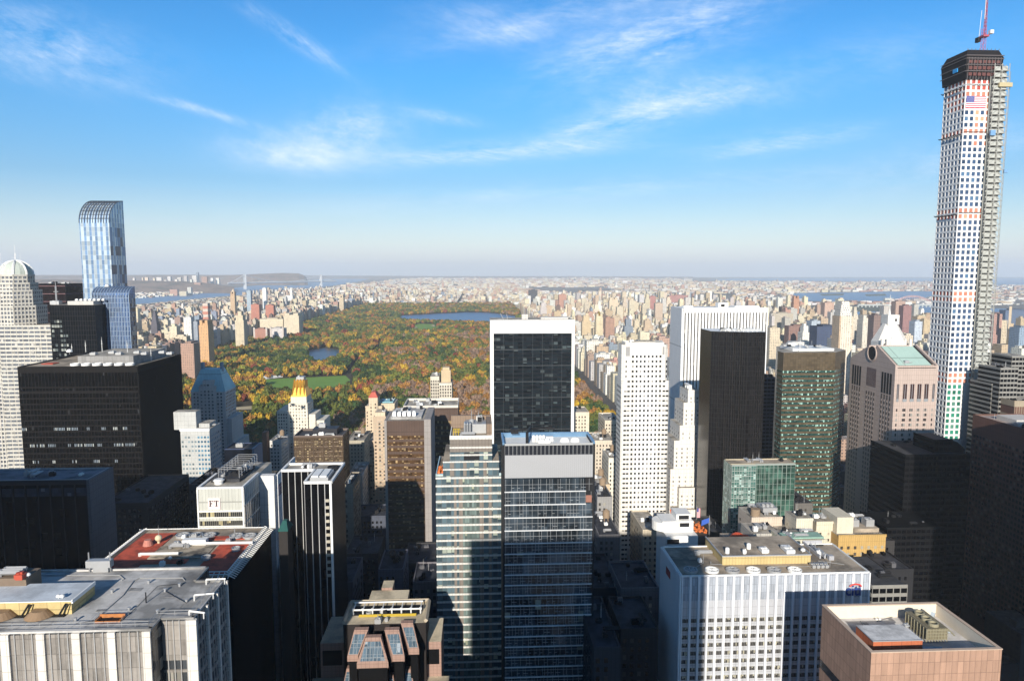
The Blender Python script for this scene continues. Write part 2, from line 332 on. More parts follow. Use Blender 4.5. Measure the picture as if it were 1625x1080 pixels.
for i in range(5):
    a=g0+dv*(ln*i/5+.3); b_=g0+dv*(ln*(i+1)/5-.3)
    mb2.quad(a,b_,b_+Vector((0,0,5)),a+Vector((0,0,5)))
    c0,c1,d0,d1=a+Vector((0,0,5)),b_+Vector((0,0,5)),a+nn*22+Vector((0,0,5)),b_+nn*22+Vector((0,0,5)); r0,r1=a+nn*11+Vector((0,0,10)),b_+nn*11+Vector((0,0,10))
    mb.quad(c0,c1,r1,r0); mb.quad(r0,r1,d1,d0); mb2.quad(d1,d0,d0-Vector((0,0,5)),d1-Vector((0,0,5)))
part('roof',mb,plain('canvas_white',(.8,.8,.78)),t); part('wall',mb2,plain('canvas_grey',(.6,.6,.6)),t)
# far hills
def hill(pp,depth,mat,label,base=0):
    """ridge whose crest follows (px,py,Y); it has a front slope, a rounded top and a back slope"""
    mb=MB(); rows=[]
    for (x,y,Y) in pp:
        c=at(x,y,Y); 
        rows.append([(c.x*(1+k/Y),Y+k,max(base,c.z*f_)) for k,f_ in ((-depth,0.),(-depth*.55,.55),(-depth*.2,.93),(0,1.),(depth*.5,.8),(depth,0.))])
    for a,b2 in zip(rows,rows[1:]):
        for i in range(5): mb.quad(a[i],b2[i],b2[i+1],a[i+1])
    return solo('hills',mb,mat,label,kind='structure')
HM=wall('wooded_hill',(.11,.085,.055),var=.5); 
hm_,b=newmat('wooded_slope'); o_=b.n('ShaderNodeTexCoord').outputs['Object']
setc(b,'Base Color',b.ramp(b.noise(o_,.004,8.,.7),[(.38,(.08,.075,.05)),(.48,(.20,.13,.09)),(.55,(.30,.20,.14)),(.62,(.15,.12,.08)),(.7,(.36,.32,.28))])); setc(b,'Roughness',.95)
hill([(-60,444,9000),(60,443,9000),(150,444,9000),(230,445,9200),(290,446,9300),(330,449,9300),(352,452,9300),(372,455,9000)],900,hm_,'near wooded ridge across the river on the left')
hill([(-100,437,15500),(100,437,15500),(200,437,15500),(300,436,15500),(352,437,15000),(420,434,14200),(450,433,14200),(474,433.6,14200),(483,437,14200),(488,443,14300)],1200,hm_,'high dark wooded cliffs behind the suspension bridge')
hill([(-100,436,26000),(300,435.5,26000),(520,437,26000),(700,438,26000),(900,438,26500),(1100,438.8,26500)],2000,hm_,'faint hills along the far horizon')
# ---------------------------------------------------------------- trees
nprng=np.random.RandomState(5)
def crown_mesh(name,seed,mat,tall=1.):
    rs=np.random.RandomState(seed); V_=[];Fc=[]
    blobs=[(0,0,.62,.62)]+[(.5*math.cos(q_),.5*math.sin(q_),rs.uniform(.42,.72)*tall,rs.uniform(.3,.46)) for q_ in rs.uniform(0,6.28,7)]
    for (bx,by,bz,br) in blobs:
        for _ in range(40):
            d=rs.normal(size=3); d/=np.linalg.norm(d); d[2]=abs(d[2]) if rs.rand()<.7 else d[2]
            p=np.array([bx,by,bz])+d*br*rs.uniform(.65,1.08); n=d+rs.normal(size=3)*.28; n/=np.linalg.norm(n)
            a=np.cross(n,[.3,.5,.8]); a/=np.linalg.norm(a); c=np.cross(n,a); s_=rs.uniform(.07,.16)
            i=len(V_); V_+=[p-a*s_-c*s_,p+a*s_-c*s_*.7,p+a*s_*.8+c*s_,p-a*s_+c*s_*.9]; Fc.append((i,i+1,i+2,i+3))
    me=bpy.data.meshes.new(name); me.from_pydata([tuple(v) for v in V_],[],Fc); me.materials.append(mat); return me
def leafm(name,c):
    m,b=newmat(name); oi=b.n('ShaderNodeObjectInfo'); gi=b.n('ShaderNodeNewGeometry').outputs['Random Per Island']
    k=b.m('ADD',b.m('ADD',.5,b.m('MULTIPLY',oi.outputs['Random'],.5)),b.m('MULTIPLY',gi,.5))
    col=b.n('ShaderNodeVectorMath',{0:c,3:k},operation='SCALE').outputs[0]
    hs_=b.n('ShaderNodeHueSaturation',{'Hue':b.m('ADD',.485,b.m('MULTIPLY',gi,.03)),'Color':col}); setc(b,'Base Color',hs_.outputs[0]); setc(b,'Roughness',.8); setc(b,'Specular IOR Level',.15)
    return m
TC=[('dark green',(.032,.062,.016)),('olive green',(.11,.125,.025)),('golden',(.38,.23,.025)),('orange brown',(.30,.145,.035)),('rust red',(.22,.055,.03)),('bare greyish brown',(.24,.155,.105)),('yellow green',(.21,.22,.03))]
LM=[leafm('leaves_'+n.replace(' ','_'),c) for n,c in TC]
CM=[[crown_mesh('crown',s*7+k,LM[k],1.+.15*s) for s in range(2)] for k in range(len(TC))]
BARK=wall('bark',(.09,.07,.05))
tm=MB(); tm.cyl(0,0,.045,0,.5,7,.03)
for a in (0,2.1,4.2): tm.bar((0,0,.4),(.3*math.cos(a),.3*math.sin(a),.75),.03)
TRUNK=mesh_from('trunk',tm.v,tm.f,tm.m,[BARK])
def inpoly(x,y,P):
    c=False; j=len(P)-1
    for i in range(len(P)):
        if (P[i][1]>y)!=(P[j][1]>y) and x<(P[j][0]-P[i][0])*(y-P[i][1])/(P[j][1]-P[i][1])+P[i][0]: c=not c
        j=i
    return c
def hnoise(x,y,s,k):
    """smooth value noise"""
    x=x/s+k*17.3; y=y/s+k*5.1; xi,yi=math.floor(x),math.floor(y); fx,fy=x-xi,y-yi
    h=lambda a,b: (math.sin(a*127.1+b*311.7+k*74.7)*43758.5453)%1
    fx=fx*fx*(3-2*fx); fy=fy*fy*(3-2*fy)
    return (h(xi,yi)*(1-fx)+h(xi+1,yi)*fx)*(1-fy)+(h(xi,yi+1)*(1-fx)+h(xi+1,yi+1)*fx)*fy
def pick(x,y,near):
    n=hnoise(x,y,85,1)*.62+rnd.random()*.38; far_=min(1,max(0,(y-1500)/2500))
    if hnoise(x,y,170,3)>.66 and .12<(x+400)/900<1: return 5 if rnd.random()<.5 else rnd.choice([3,1,3])
    if rnd.random()<.035: return 4
    if n<.30: return 0
    if n<.53: return 1
    if n<.62: return 3 if rnd.random()<.7 else 2
    if n<.72: return 2 if rnd.random()<.75-.45*far_ else 3
    if n<.84: return 1 if rnd.random()<.5 else 6
    return 3 if rnd.random()<.6 else 1
TREES=[]
y=PS
while y<PN:
    sp=14.6 if y<2300 else 17.
    x=PW+6
    xe=PE+(20*(y-PS)/(PN-PS))
    while x<xe-4:
        X=x+rnd.uniform(-.45,.45)*sp; Y=y+rnd.uniform(-.45,.45)*sp; r=sp*rnd.uniform(.44,.66)*(1.2 if rnd.random()<.2 else 1); hgt=r*rnd.uniform(1.5,2.1)
        pxa=proj(X,Y,0); pxb=proj(X,Y,hgt*.9)
        ok=pxa[0]>255 and not any(inpoly(*pxa,P) or inpoly(*pxb,P) for P in CLEAR) and not (abs(math.sin(X*.004+Y*.0021)*60+X*.35+Y*.12-310+0*Y)%170<3)
        if ok: TREES.append((X,Y,r,hgt,pick(X,Y,0),pxb))
        x+=sp
    y+=sp
# hedgerow trees along the avenue right of the dark slab tower
# ---------------------------------------------------------------- the city: blocks beyond midtown
ORD=['first','second','third','fourth','fifth','sixth','seventh','eighth','ninth','tenth','eleventh','twelfth','thirteenth','fourteenth','fifteenth','sixteenth','seventeenth','eighteenth','nineteenth','twentieth']
TENS={20:'twenty',30:'thirty',40:'forty',50:'fifty',60:'sixty',70:'seventy',80:'eighty',90:'ninety'}
def ordw(i):
    if i<20: return ORD[i]
    if i<99:
        t_,o__=divmod(i+1,10); return TENS[t_*10]+'-'+ORD[o__-1] if o__ else TENS[t_*10][:-1]+'ieth'
    return 'hundredth' if i==99 else 'hundred and '+ordw(i-100)
PAL=[('cream',(.62,.53,.38)),('tan brick',(.50,.38,.25)),('pale grey',(.50,.47,.43)),('red brick',(.40,.23,.17)),('rust brown',(.38,.26,.19)),('whitish',(.70,.67,.61)),('dark brown',(.16,.11,.09)),('blue grey',(.22,.26,.32))]
def boxes_mesh(name,bl,base=(0,0,0)):
    """bl: list of (x0,x1,y0,y1,z0,z1,(r,g,b)); one mesh with a face colour attribute"""
    a=np.array([q[:6] for q in bl],dtype=np.float64); c=np.array([q[6] for q in bl],dtype=np.float32); n=len(a)
    x0,x1,y0,y1,z0,z1=a.T
    vs=np.stack([np.stack(q,1) for q in ((x0,y0,z0),(x1,y0,z0),(x1,y1,z0),(x0,y1,z0),(x0,y0,z1),(x1,y0,z1),(x1,y1,z1),(x0,y1,z1))],1)
    fi=np.array([[4,5,6,7],[0,1,5,4],[1,2,6,5],[2,3,7,6],[3,0,4,7]])
    loops=(np.arange(n)[:,None,None]*8+fi[None]).reshape(-1)
    me=bpy.data.meshes.new(name); me.vertices.add(n*8); me.vertices.foreach_set('co',(vs.reshape(-1,3)-np.array(base)).ravel().astype(np.float32))
    me.loops.add(n*20); me.loops.foreach_set('vertex_index',loops.astype(np.int32))
    me.polygons.add(n*5); me.polygons.foreach_set('loop_start',np.arange(n*5,dtype=np.int32)*4)
    me.polygons.foreach_set('use_smooth',np.zeros(n*5,dtype=bool)); me.update(calc_edges=True)
    P=vs.reshape(-1,3)[loops].reshape(n,5,4,3); uv=np.empty((n,5,4,2))
    uv[:,0]=P[:,0,:,:2]; uv[:,1]=P[:,1][:,:,[0,2]]; uv[:,3]=P[:,3][:,:,[0,2]]; uv[:,2]=P[:,2][:,:,[1,2]]; uv[:,4]=P[:,4][:,:,[1,2]]
    off=np.arange(n)*1.37; uv[:,1:,:,0]+=off[:,None,None]
    l=me.uv_layers.new(name='uv'); l.data.foreach_set('uv',uv.astype(np.float32).ravel())
    at_=me.attributes.new('col','FLOAT_COLOR','FACE'); cc=np.ones((n*5,4),dtype=np.float32); cc[:,:3]=np.repeat(c,5,axis=0); at_.data.foreach_set('color',cc.ravel())
    me.materials.append(CITY); return me
BLD=[]   # (boxes, colour index, centre x, y, width, height)
def jit(c,s=.16):
    k=1+rnd.uniform(-s,s); return tuple(min(.85,q*k*(1+rnd.uniform(-.04,.04))) for q in c)
def mk(x0,x1,y0,y1,h,ci,fancy=True):
    c=jit(PAL[ci][1]); bl=[]; w=x1-x0; d=y1-y0
    if fancy and h>55 and rnd.random()<.45:
        k=rnd.uniform(.62,.85); bl.append((x0,x1,y0,y1,0,h*k,c)); i=w*rnd.uniform(.1,.2); j=d*rnd.uniform(.08,.18)
        x0,x1,y0,y1=x0+i,x1-i,y0+j,y1-j; bl.append((x0,x1,y0,y1,h*k,h,c))
    else: bl.append((x0,x1,y0,y1,0,h,c))
    if fancy:
        w=x1-x0; d=y1-y0; cx=rnd.uniform(x0+w*.3,x1-w*.3); cy_=rnd.uniform(y0+d*.3,y1-d*.3); e=rnd.uniform(.15,.28)
        bl.append((cx-w*e,cx+w*e,cy_-d*e,cy_+d*e,h,h+rnd.uniform(3,7),jit(c,.2)))
        if rnd.random()<.5: 
            q=rnd.uniform(1.2,2.); cx=rnd.uniform(x0+3,x1-3); cy_=rnd.uniform(y0+3,y1-3); bl.append((cx-q,cx+q,cy_-q,cy_+q,h,h+rnd.uniform(3,6),jit((.3,.25,.2))))
    BLD.append((bl,ci,(bl[0][0]+bl[0][1])/2,bl[0][2],bl[0][1]-bl[0][0],h))
def pickcol(west):
    r=rnd.random()
    t_=([.30,.52,.64,.74,.84,.94,.97,1.] if west else [.37,.53,.72,.79,.835,.975,.985,1.])
    for i,q in enumerate(t_):
        if r<q: return i
    return 0
RESV=[]  # footprints kept free for the landmarks: (x0,x1,y0,y1)
def blocked(x0,x1,y0,y1): return any(x1>a and x0<b and y1>c and y0<d for a,b,c,d in RESV)
def infr(x,y,z=0):
    if y<50: return False
    p=proj(x,y,z); return -120<p[0]<1760
def water(x,y):
    p=proj(x,y,0.)
    if x<-2440: return True
    for P in ([(1256,464.5),(1423,462),(1530,461.5),(1530,471),(1440,475),(1409,475),(1393,480),(1326,479.5),(1273,478)],[(1270,486),(1414,486),(1445,485),(1500,484),(1640,491),(1640,504),(1480,502),(1400,506),(1290,506)]):
        if inpoly(p[0],p[1],P): return True
    return False
def strip(xa,xb,ya,yb,fn,west):
    """fill a block between two avenues; buildings back to back with lots of varying width"""
    y=ya
    for (y0,y1) in ((ya,ya+(yb-ya)*.47),(ya+(yb-ya)*.53,yb)):
        x=xa
        while x<xb-7:
            edge=(x-xa<32 or xb-x<40); w=rnd.uniform(20,34) if edge else rnd.uniform(9,30)
            w=min(w,xb-x); 
            if xb-(x+w)<8: w=xb-x
            h=fn(x+w/2,ya,edge)
            if h>70: w=min(w,30)
            if h>0 and not blocked(x,x+w,y0,y1) and infr(x,y0,h) and not water(x,y0):
                d0=rnd.uniform(0,3); mk(x+.15,x+w-.15,y0+d0,y1,h,pickcol(west),fancy=y0<4200)
            x+=w
def hwest(x,y,edge):
    if y<1500: b_=rnd.choice([14,22,30,40,48]); 
    else: b_=0
    far_=max(0,(y-5600)/3000)
    if x>-885: return rnd.uniform(50,76) if y<5200 else rnd.uniform(20,40)
    r=rnd.random()
    if edge: h=rnd.uniform(40,64) if r<.78 else (rnd.uniform(16,26) if r<.93 else rnd.uniform(60,90))
    else: h=rnd.uniform(14,24) if r<.5 else (rnd.uniform(20,40) if r<.975 else rnd.uniform(55,85))
    if x<-1750: h=min(h,34)*.8
    return h*(1-.45*min(1,far_))
def heast(x,y,edge):
    far_=max(0,(y-4600)/2500); r=rnd.random()
    if x<305: return rnd.uniform(45,64) if y<4600 else rnd.uniform(18,35)
    if edge: h=rnd.uniform(38,62) if r<.66 else (rnd.uniform(14,24) if r<.9 else rnd.uniform(65,115))
    else: h=rnd.uniform(14,20) if r<.62 else (rnd.uniform(24,46) if r<.965 else rnd.uniform(60,100))
    if x>900: h*=1.15
    return h*(1-.6*min(1,far_))
def hnorth(x,y,edge):
    r=rnd.random(); return rnd.uniform(12,20) if r<.8 else (rnd.uniform(20,38) if r<.96 else rnd.uniform(45,62))
# landmarks of the middle distance: name,label,category,px rect (x0,x1,ytop),Y,depth,colour,kind
LANDM=[]
def lm(label,x0,x1,yt,Y,dep,c,kind='plain',cat='apartment building'):
    a=at(x0,yt,Y); b_=at(x1,yt,Y); RESV.append((a.x-2,b_.x+2,Y-6,Y+dep+2)); LANDM.append((label,a.x,b_.x,Y,Y+dep,a.z,c,kind,cat))
lm('tall orange brick twin topped apartment tower at the park edge on the left',315,329.5,508,1900,40,(.62,.36,.17),'crown')
lm('cream tower with a small top rising from a broad base by the park',372,386,494,2300,34,(.62,.52,.36),'base')
lm('red and white striped slender tower behind the orange tower',321,329.5,481,2600,24,(.50,.20,.14),'stripes')
lm('huge cream stone apartment block at the park edge with crenellated top',450,474,497,2700,60,(.66,.56,.40),'crown')
lm('long low cream museum like block left of the huge cream block',412,449,506,2720,40,(.66,.56,.40))
lm('red brick museum with pale turrets beside the park trees',402,424,522,2540,30,(.42,.20,.14),'low','museum')
lm('white cylindrical ended low hall beside the park trees',428,450,521,2560,40,(.6,.55,.52),'low','hall')
lm('brown pyramid shaped dark tower in the left mid distance',238,248,494,2500,26,(.10,.09,.11),'taper')
lm('cream stepped block at the left, above the black box roof',221,257,550,1560,40,(.58,.47,.30),'base')
lm('brick and white checkered block right of the cream stepped block',286,307,545,1620,36,(.42,.26,.19))
lm('white slender tower left of the orange tower',291,303,503,2150,26,(.68,.66,.62))
lm('grey glass slab beside the white slender tower',303,313,510,2160,34,(.3,.33,.38))
lm('tan tower with pyramid top near the river',365,372,463,3600,26,(.52,.36,.22),'crown')
lm('grey glass tower near the river, under the bridge tower',391,397.5,461,3900,26,(.35,.42,.48))
lm('bright white topped slender tower at the river',416,422,457,4100,24,(.78,.78,.76))
lm('white church like block with tall tower by the river',453,464,456.5,5200,40,(.72,.70,.66),'spire')
lm('pair tower of tan brick far along the park edge',538,545,470,4300,40,(.55,.44,.30),'crown')
lm('red brick block in the left mid distance, nearer the huge cream block',398,411,483,3300,34,(.46,.18,.12))
lm('red brick block in the left mid distance, right of its lookalike',421,434,484,3250,34,(.46,.18,.12))
lm('lone black office slab on the uptown skyline',839,853,460,4700,34,(.06,.06,.07))
lm('reddish brown tower on the uptown skyline right of the black slab',887,899,467,4100,30,(.45,.24,.17))
lm('cream tower with little cap above the white grid tower',967,981,472,3300,30,(.62,.50,.35),'crown')
lm('cream art deco tower with golden pyramid cap left of the white grid tower',946,957,498,2300,26,(.64,.54,.36),'crown')
lm('dark red slab beyond the white striped tower',1031,1040,470,3900,26,(.40,.19,.17))
lm('second dark red slab beyond the white striped tower',1062,1092,468.5,4400,26,(.38,.20,.18))
lm('tan slab in front of the dark red slabs',1040,1052,481,3000,24,(.52,.40,.30))
lm('white hotel block between the dark slab and the white grid tower',931,957,541,1750,34,(.68,.64,.56))
lm('white windowless block right below the hotel block',946,968,562,1600,30,(.72,.70,.64))
lm('rust tower with notched crown far right of the striped tower',1260,1269,469.5,2900,22,(.46,.24,.15),'crown')
lm('broad tan slab right of the white striped tower',1225,1259,497,2500,24,(.48,.42,.33))
lm('pale tower with sloped top in front of the broad tan slab',1222,1238,520,1700,24,(.60,.50,.36))
lm('white terraced hospital block behind the green banded tower',1246,1295,543,1500,40,(.68,.65,.6),'base')
lm('brown block behind the white terraced block',1252,1280,517,2000,30,(.26,.15,.12))
lm('grey blue glass tower with white bands left of the navy block',1288,1302,509,1900,30,(.4,.45,.5))
lm('navy blue dark glass block left of the tall striped tan tower',1297,1330,518,1700,40,(.05,.07,.13))
lm('pinkish tower behind the navy block',1309,1324,480,2400,28,(.52,.36,.28))
lm('tallest tan and white banded tower with tapering top on the east side',1334,1355,478,1300,28,(.66,.48,.32),'tallcap')
lm('cream tower right of the tall banded tower',1354,1366,487,2100,30,(.6,.53,.42),'taper')
lm('white rounded apartment block left of the pyramid topped tower',1370,1386,500,1900,30,(.66,.6,.5),'crown')
lm('dark brick tower with red top left of the pyramid topped tower',1387,1398,500,1700,26,(.22,.15,.13))
lm('brown slab right of the pyramid topped tower',1422,1437,478,2300,26,(.44,.30,.24))
lm('maroon slab right of the pyramid topped tower',1434,1447,485,2100,24,(.30,.16,.15))
lm('white framed glass tower left of the tall grid tower',1452,1464,510,1900,26,(.5,.55,.62))
lm('reddish banded tower at the right edge',1578,1591,498,1700,26,(.40,.24,.20))
lm('tan tower with slim shaft at the right edge',1592,1610,513,1650,30,(.52,.40,.26),'spire')
lm('blue glass slab at the right edge behind the tan tower',1596,1630,492,2300,30,(.10,.14,.22))
lm('grey blue glass tower at the right edge',1618,1632,520,1500,30,(.25,.33,.42))
AVW=[-850,-1105,-1360,-1615,-1870,-2130,-2425]
for a,b_ in zip(AVW[1:],AVW):
    y=1080
    while y<9800:
        fn=hwest if y<7200 else hnorth
        st=80 if y<5000 else 100
        strip(a+18,b_-18 if b_!=-850 else -852,y,y+st-17,fn,True); y+=st
AVE=[265,400,545,760,975,1190,1420,1640,1850]
for a,b_ in zip(AVE,AVE[1:]):
    y=800 if a<700 else 650
    while y<7400:
        fn=heast if y<6200 else hnorth
        st=80 if y<4600 else 100
        strip(a+(3 if a==265 else 14),b_-14,y,y+st-17,fn,False); y+=st
for a in range(-845,300,230):   # north of the park
    y=5380
    while y<9500: strip(a+14,a+230-14,y,y+84,hnorth,True); y+=100
# scattered outer districts to the horizon
for i in range(15000):
    Y=8000*math.exp(rnd.random()*1.22); px_=rnd.uniform(-60,1690); X=(px_-758)/1106*Y
    if X<-2500 and Y<24000: continue
    if 60*abs(hnoise(X,Y,1500,7)-.5)<2.: continue
    if px_>1100 and Y>16500 and px_<1500: continue
    if px_>1540 and Y>9000: continue
    if water(X,Y): continue
    w=rnd.uniform(25,80)*(1+Y/30000); h=rnd.uniform(6,22)*(1+(hnoise(X,Y,1200,9)>.6)*rnd.random()*1.6)
    if rnd.random()<.03: h=rnd.uniform(40,75); w=rnd.uniform(20,45)
    ci=rnd.choice([0,1,2,3,4,5,0,1,2]); mk(X-w/2,X+w/2,Y,Y+rnd.uniform(20,60),h,ci,False)
for i in range(1500):   # nearer east shore infill
    Y=rnd.uniform(5200,12500); px_=rnd.uniform(1180,1700); X=(px_-758)/1106*Y
    if water(X,Y): continue
    w=rnd.uniform(25,90); mk(X-w/2,X+w/2,Y,Y+rnd.uniform(20,60),rnd.uniform(7,20),rnd.choice([2,5,5,1,3]),False)
for i in range(900):   # across the left river: low waterfront and tall blocks on the ridge
    Y=rnd.uniform(6900,9600); X=-3230-rnd.random()**1.3*2300
    if proj(X,Y,0)[0]<40: continue
    w=rnd.uniform(18,60); mk(X-w/2,X+w/2,Y,Y+rnd.uniform(20,50),rnd.uniform(6,20),rnd.choice([0,2,3,5,5]),False)
for (x,yt,w,Y,ci) in [(212,441,3,9800,5),(226,440,2,9800,0),(232,440,5,9700,0),(244,441,3,9500,0),(252,440,8,9500,5),(268,438.5,5,9600,5),(284,440,6,9600,2),(294,437.5,5,9500,2),(308,437,7,9400,5),(324,439,9,9300,3),(313,448,10,9000,3),(336,441,4,9500,5),(345,441,5,9600,5),(262,444,4,9200,2),(279,443,4,9200,5),(303,443,3,9200,5),(275,459,12,7600,3),(290,462,11,7500,0),(300,455.5,6,7600,2)]:
    a=at(x-w/2,yt,Y); b_=at(x+w/2,yt,Y); mk(a.x,b_.x,Y,Y+40,a.z,ci,False)
a=at(310.5,432,9800); b_=at(314,432,9800); mk(a.x,b_.x,9800,9840,a.z,7,False)
for i in range(60):   # low terraced white blocks left of centre horizon seen past the domed tower
    Y=rnd.uniform(5200,8600); px_=rnd.uniform(55,200); X=(px_-758)/1106*Y
    w=rnd.uniform(30,90); mk(X-w/2,X+w/2,Y,Y+40,rnd.uniform(8,25),rnd.choice([2,5,5]),False)
# ---------------------------------------------------------------- facade tools
HERO=[]
class Fa:
    def __init__(s,O,U,N,L): s.O=O; s.U=U; s.N=N; s.L=L
    def p(s,a,d,z): return (s.O[0]+s.U[0]*a+s.N[0]*d, s.O[1]+s.U[1]*a+s.N[1]*d, z)
def FS(X0,X1,Y): return Fa((X0,Y),(1,0),(0,-1),X1-X0)
def FE(X,Y0,Y1): return Fa((X,Y0),(0,1),(1,0),Y1-Y0)
def FW(X,Y0,Y1): return Fa((X,Y1),(0,-1),(-1,0),Y1-Y0)
def FX(p,q):
    """facade between two plan points, outward normal to the right of p->q"""
    d=Vector((q[0]-p[0],q[1]-p[1])); L=d.length; d/=L; return Fa(p,(d.x,d.y),(d.y,-d.x),L)
def fbox(mb,F_,a0,a1,d0,d1,z0,z1,m=0):
    n=len(mb.v); P=[F_.p(a0,d1,z0),F_.p(a1,d1,z0),F_.p(a1,d0,z0),F_.p(a0,d0,z0),F_.p(a0,d1,z1),F_.p(a1,d1,z1),F_.p(a1,d0,z1),F_.p(a0,d0,z1)]
    mb.v+=P; mb.f+=[(n,n+3,n+2,n+1),(n+4,n+5,n+6,n+7),(n,n+1,n+5,n+4),(n+1,n+2,n+6,n+5),(n+2,n+3,n+7,n+6),(n+3,n,n+4,n+7)]; mb.m+=[m]*6
def piers(mb,F_,a0,a1,z0,z1,n,w,proud,m=0,ends=True,inset=0.):
    for i in range(n+1):
        if not ends and i in (0,n): continue
        c=a0+(a1-a0)*i/n; l=max(a0,c-w/2); r=min(a1,c+w/2); fbox(mb,F_,l,r,-.1+inset,proud,z0,z1,m)
def spans(mb,F_,a0,a1,z0,fh,n,h,proud,m=0):
    for i in range(n+1): fbox(mb,F_,a0,a1,-.1,proud,z0+fh*i-h/2,z0+fh*i+h/2,m)
def dims(xl,xr,yt,Y):
    a=at(xl,yt,Y); b=at(xr,yt,Y); return a.x,b.x,(a.z+b.z)/2
def root_at(name,label,X0,X1,Y0,Y1,cat='building',group=None):
    return thing(name,label,cat,((X0+X1)/2,(Y0+Y1)/2,0),group)
def body(root,X0,X1,Y0,Y1,z,mat,top=None,name='wall',z0=0.):
    mb=MB(); mb.box(X0,X1,Y0,Y1,z0,z,0,1 if top else None); return part(name,mb,[mat,top] if top else mat,root)
def panes(root,cells,mats,name='window',limit=100):
    """cells: (facade,a0,a1,d,z0,z1,mi). the first 100 (the highest, which show) are parts, the rest one part"""
    cells=sorted(cells,key=lambda c:-c[5]); lim=limit-PC.get(root.name,0)
    for (F_,a0,a1,d,z0,z1,mi) in cells[:lim]:
        mb=MB(); fbox(mb,F_,a0,a1,d-.25,d,z0,z1); part(name,mb,mats[mi],root)
    PC[root.name]=PC.get(root.name,0)+min(lim,len(cells))
    if len(cells)>lim:
        mb=MB()
        for (F_,a0,a1,d,z0,z1,mi) in cells[lim:]: fbox(mb,F_,a0,a1,d-.25,d,z0,z1,mi)
        part(name,mb,mats,root,kind='stuff')
PC={}
def parapet(root,X0,X1,Y0,Y1,z,h,w,mat,name='parapet'):
    mb=MB(); mb.box(X0,X1,Y0,Y0+w,z,z+h); mb.box(X0,X1,Y1-w,Y1,z,z+h); mb.box(X0,X0+w,Y0+w,Y1-w,z,z+h); mb.box(X1-w,X1,Y0+w,Y1-w,z,z+h); return part(name,mb,mat,root)
M_METAL=plain('galvanised_metal',(.42,.42,.42),.45,.3); M_WHITE=plain('white_paint',(.78,.77,.74),.5); M_DARK=plain('dark_metal',(.018,.018,.02),.6,0)
M_SHADE=plain('shade_black',(.0035,.0035,.004),.8); M_RED=plain('red_paint',(.42,.06,.03),.6); M_TANK=wall('tank_wood',(.28,.2,.13)); M_GRAV=roofm('gravel_roof',(.42,.38,.32)); M_GREYROOF=roofm('grey_membrane',(.52,.50,.475),.62,.06)  # the near-black one puts deep shade into the colour
M_BLACKROOF=roofm('tar_roof',(.045,.045,.05)); M_TANROOF=roofm('tan_roof',(.40,.33,.25),.6,.06)
def fan(root,x,y,z,r,mat=None,h=1.2):
    mb=MB(); mb.ring(x,y,r*.86,r,z,z+h,20)
    mb.cyl(x,y,r*.18,z,z+h*.8,10)
    for k in range(8):
        a=k*math.pi/4; mb.bar((x,y,z+h*.6),(x+r*.86*math.cos(a),y+r*.86*math.sin(a),z+h*.6),r*.16)
    f=part('cooling_fan',mb,mat or M_METAL,root); m2=MB(); m2.cyl(x,y,r*.86,z,z+h*.25,16); part('fan_well',m2,M_DARK,f)
def unit(root,x,y,z,w,d,h,mat=None,name='air_unit'):
    mb=MB(); mb.box(x-w/2,x+w/2,y-d/2,y+d/2,z+.3,z+h)
    for i in range(2): mb.box(x-w/2+.2,x+w/2-.2,y-d/2+.2+i*(d-.6),y-d/2+.4+i*(d-.6),z,z+.3)
    mb.cyl(x-w*.2,y,min(w,d)*.3,z+h,z+h+.3,12); mb.box(x+w*.1,x+w*.35,y-d*.2,y+d*.2,z+h,z+h+.5)
    return part(name,mb,mat or M_METAL,root)
def ducts(root,x,y,z,L,mat=None,n=3,ang=0):
    mb=MB(); c,s_=math.cos(ang),math.sin(ang)
    for i in range(n):
        o=i*1.3; mb.bar((x-s_*o,y+c*o,z+1),(x+c*L-s_*o,y+s_*L+c*o,z+1),.8); mb.bar((x-s_*o,y+c*o,z),(x-s_*o,y+c*o,z+1.4),.8)
    return part('duct',mb,mat or M_METAL,root)
def mast(root,x,y,z,h,w=.3,mat=None):
    mb=MB(); mb.bar((x,y,z),(x,y,z+h),w); mb.bar((x,y,z+h*.95),(x,y,z+h*1.25),w*.4); mb.bar((x-w*2,y,z+h*.7),(x+w*2,y,z+h*.7),w*.5); return part('antenna',mb,mat or M_METAL,root)
def dish(root,x,y,z,r=.9,mat=None):
    mb=MB(); mb.bar((x,y,z),(x,y,z+r),.15); mb.dome(x,y,r,z+r,r*.9,12,4); mb.cyl(x,y,r,z+r*.85,z+r,12); return part('radome',mb,mat or M_WHITE,root)
def rail(root,pts,z,h=1.2,w=.12,mat=None,step=3.):
    mb=MB()
    for p,q in zip(pts,pts[1:]):
        L=math.dist(p,q); k=max(1,int(L/step))
        for i in range(k+1):
            x=p[0]+(q[0]-p[0])*i/k; y=p[1]+(q[1]-p[1])*i/k; mb.bar((x,y,z),(x,y,z+h),w)
        for e in (.5,1.): mb.bar((p[0],p[1],z+h*e),(q[0],q[1],z+h*e),w)
    return part('railing',mb,mat or M_METAL,root)
def tank(root,x,y,z,r=2.2,h=4):
    mb=MB()
    for a in (.8,2.4,3.9,5.5): mb.bar((x+r*.7*math.cos(a),y+r*.7*math.sin(a),z),(x+r*.7*math.cos(a),y+r*.7*math.sin(a),z+2.5),.25)
    mb.cyl(x,y,r,z+2.5,z+2.5+h,14); mb.cyl(x,y,r*1.05,z+2.5+h,z+4+h,14,.1); return part('water_tank',mb,M_TANK,root)
M_DIM=plain('dim_metal',(.10,.10,.11),.6)
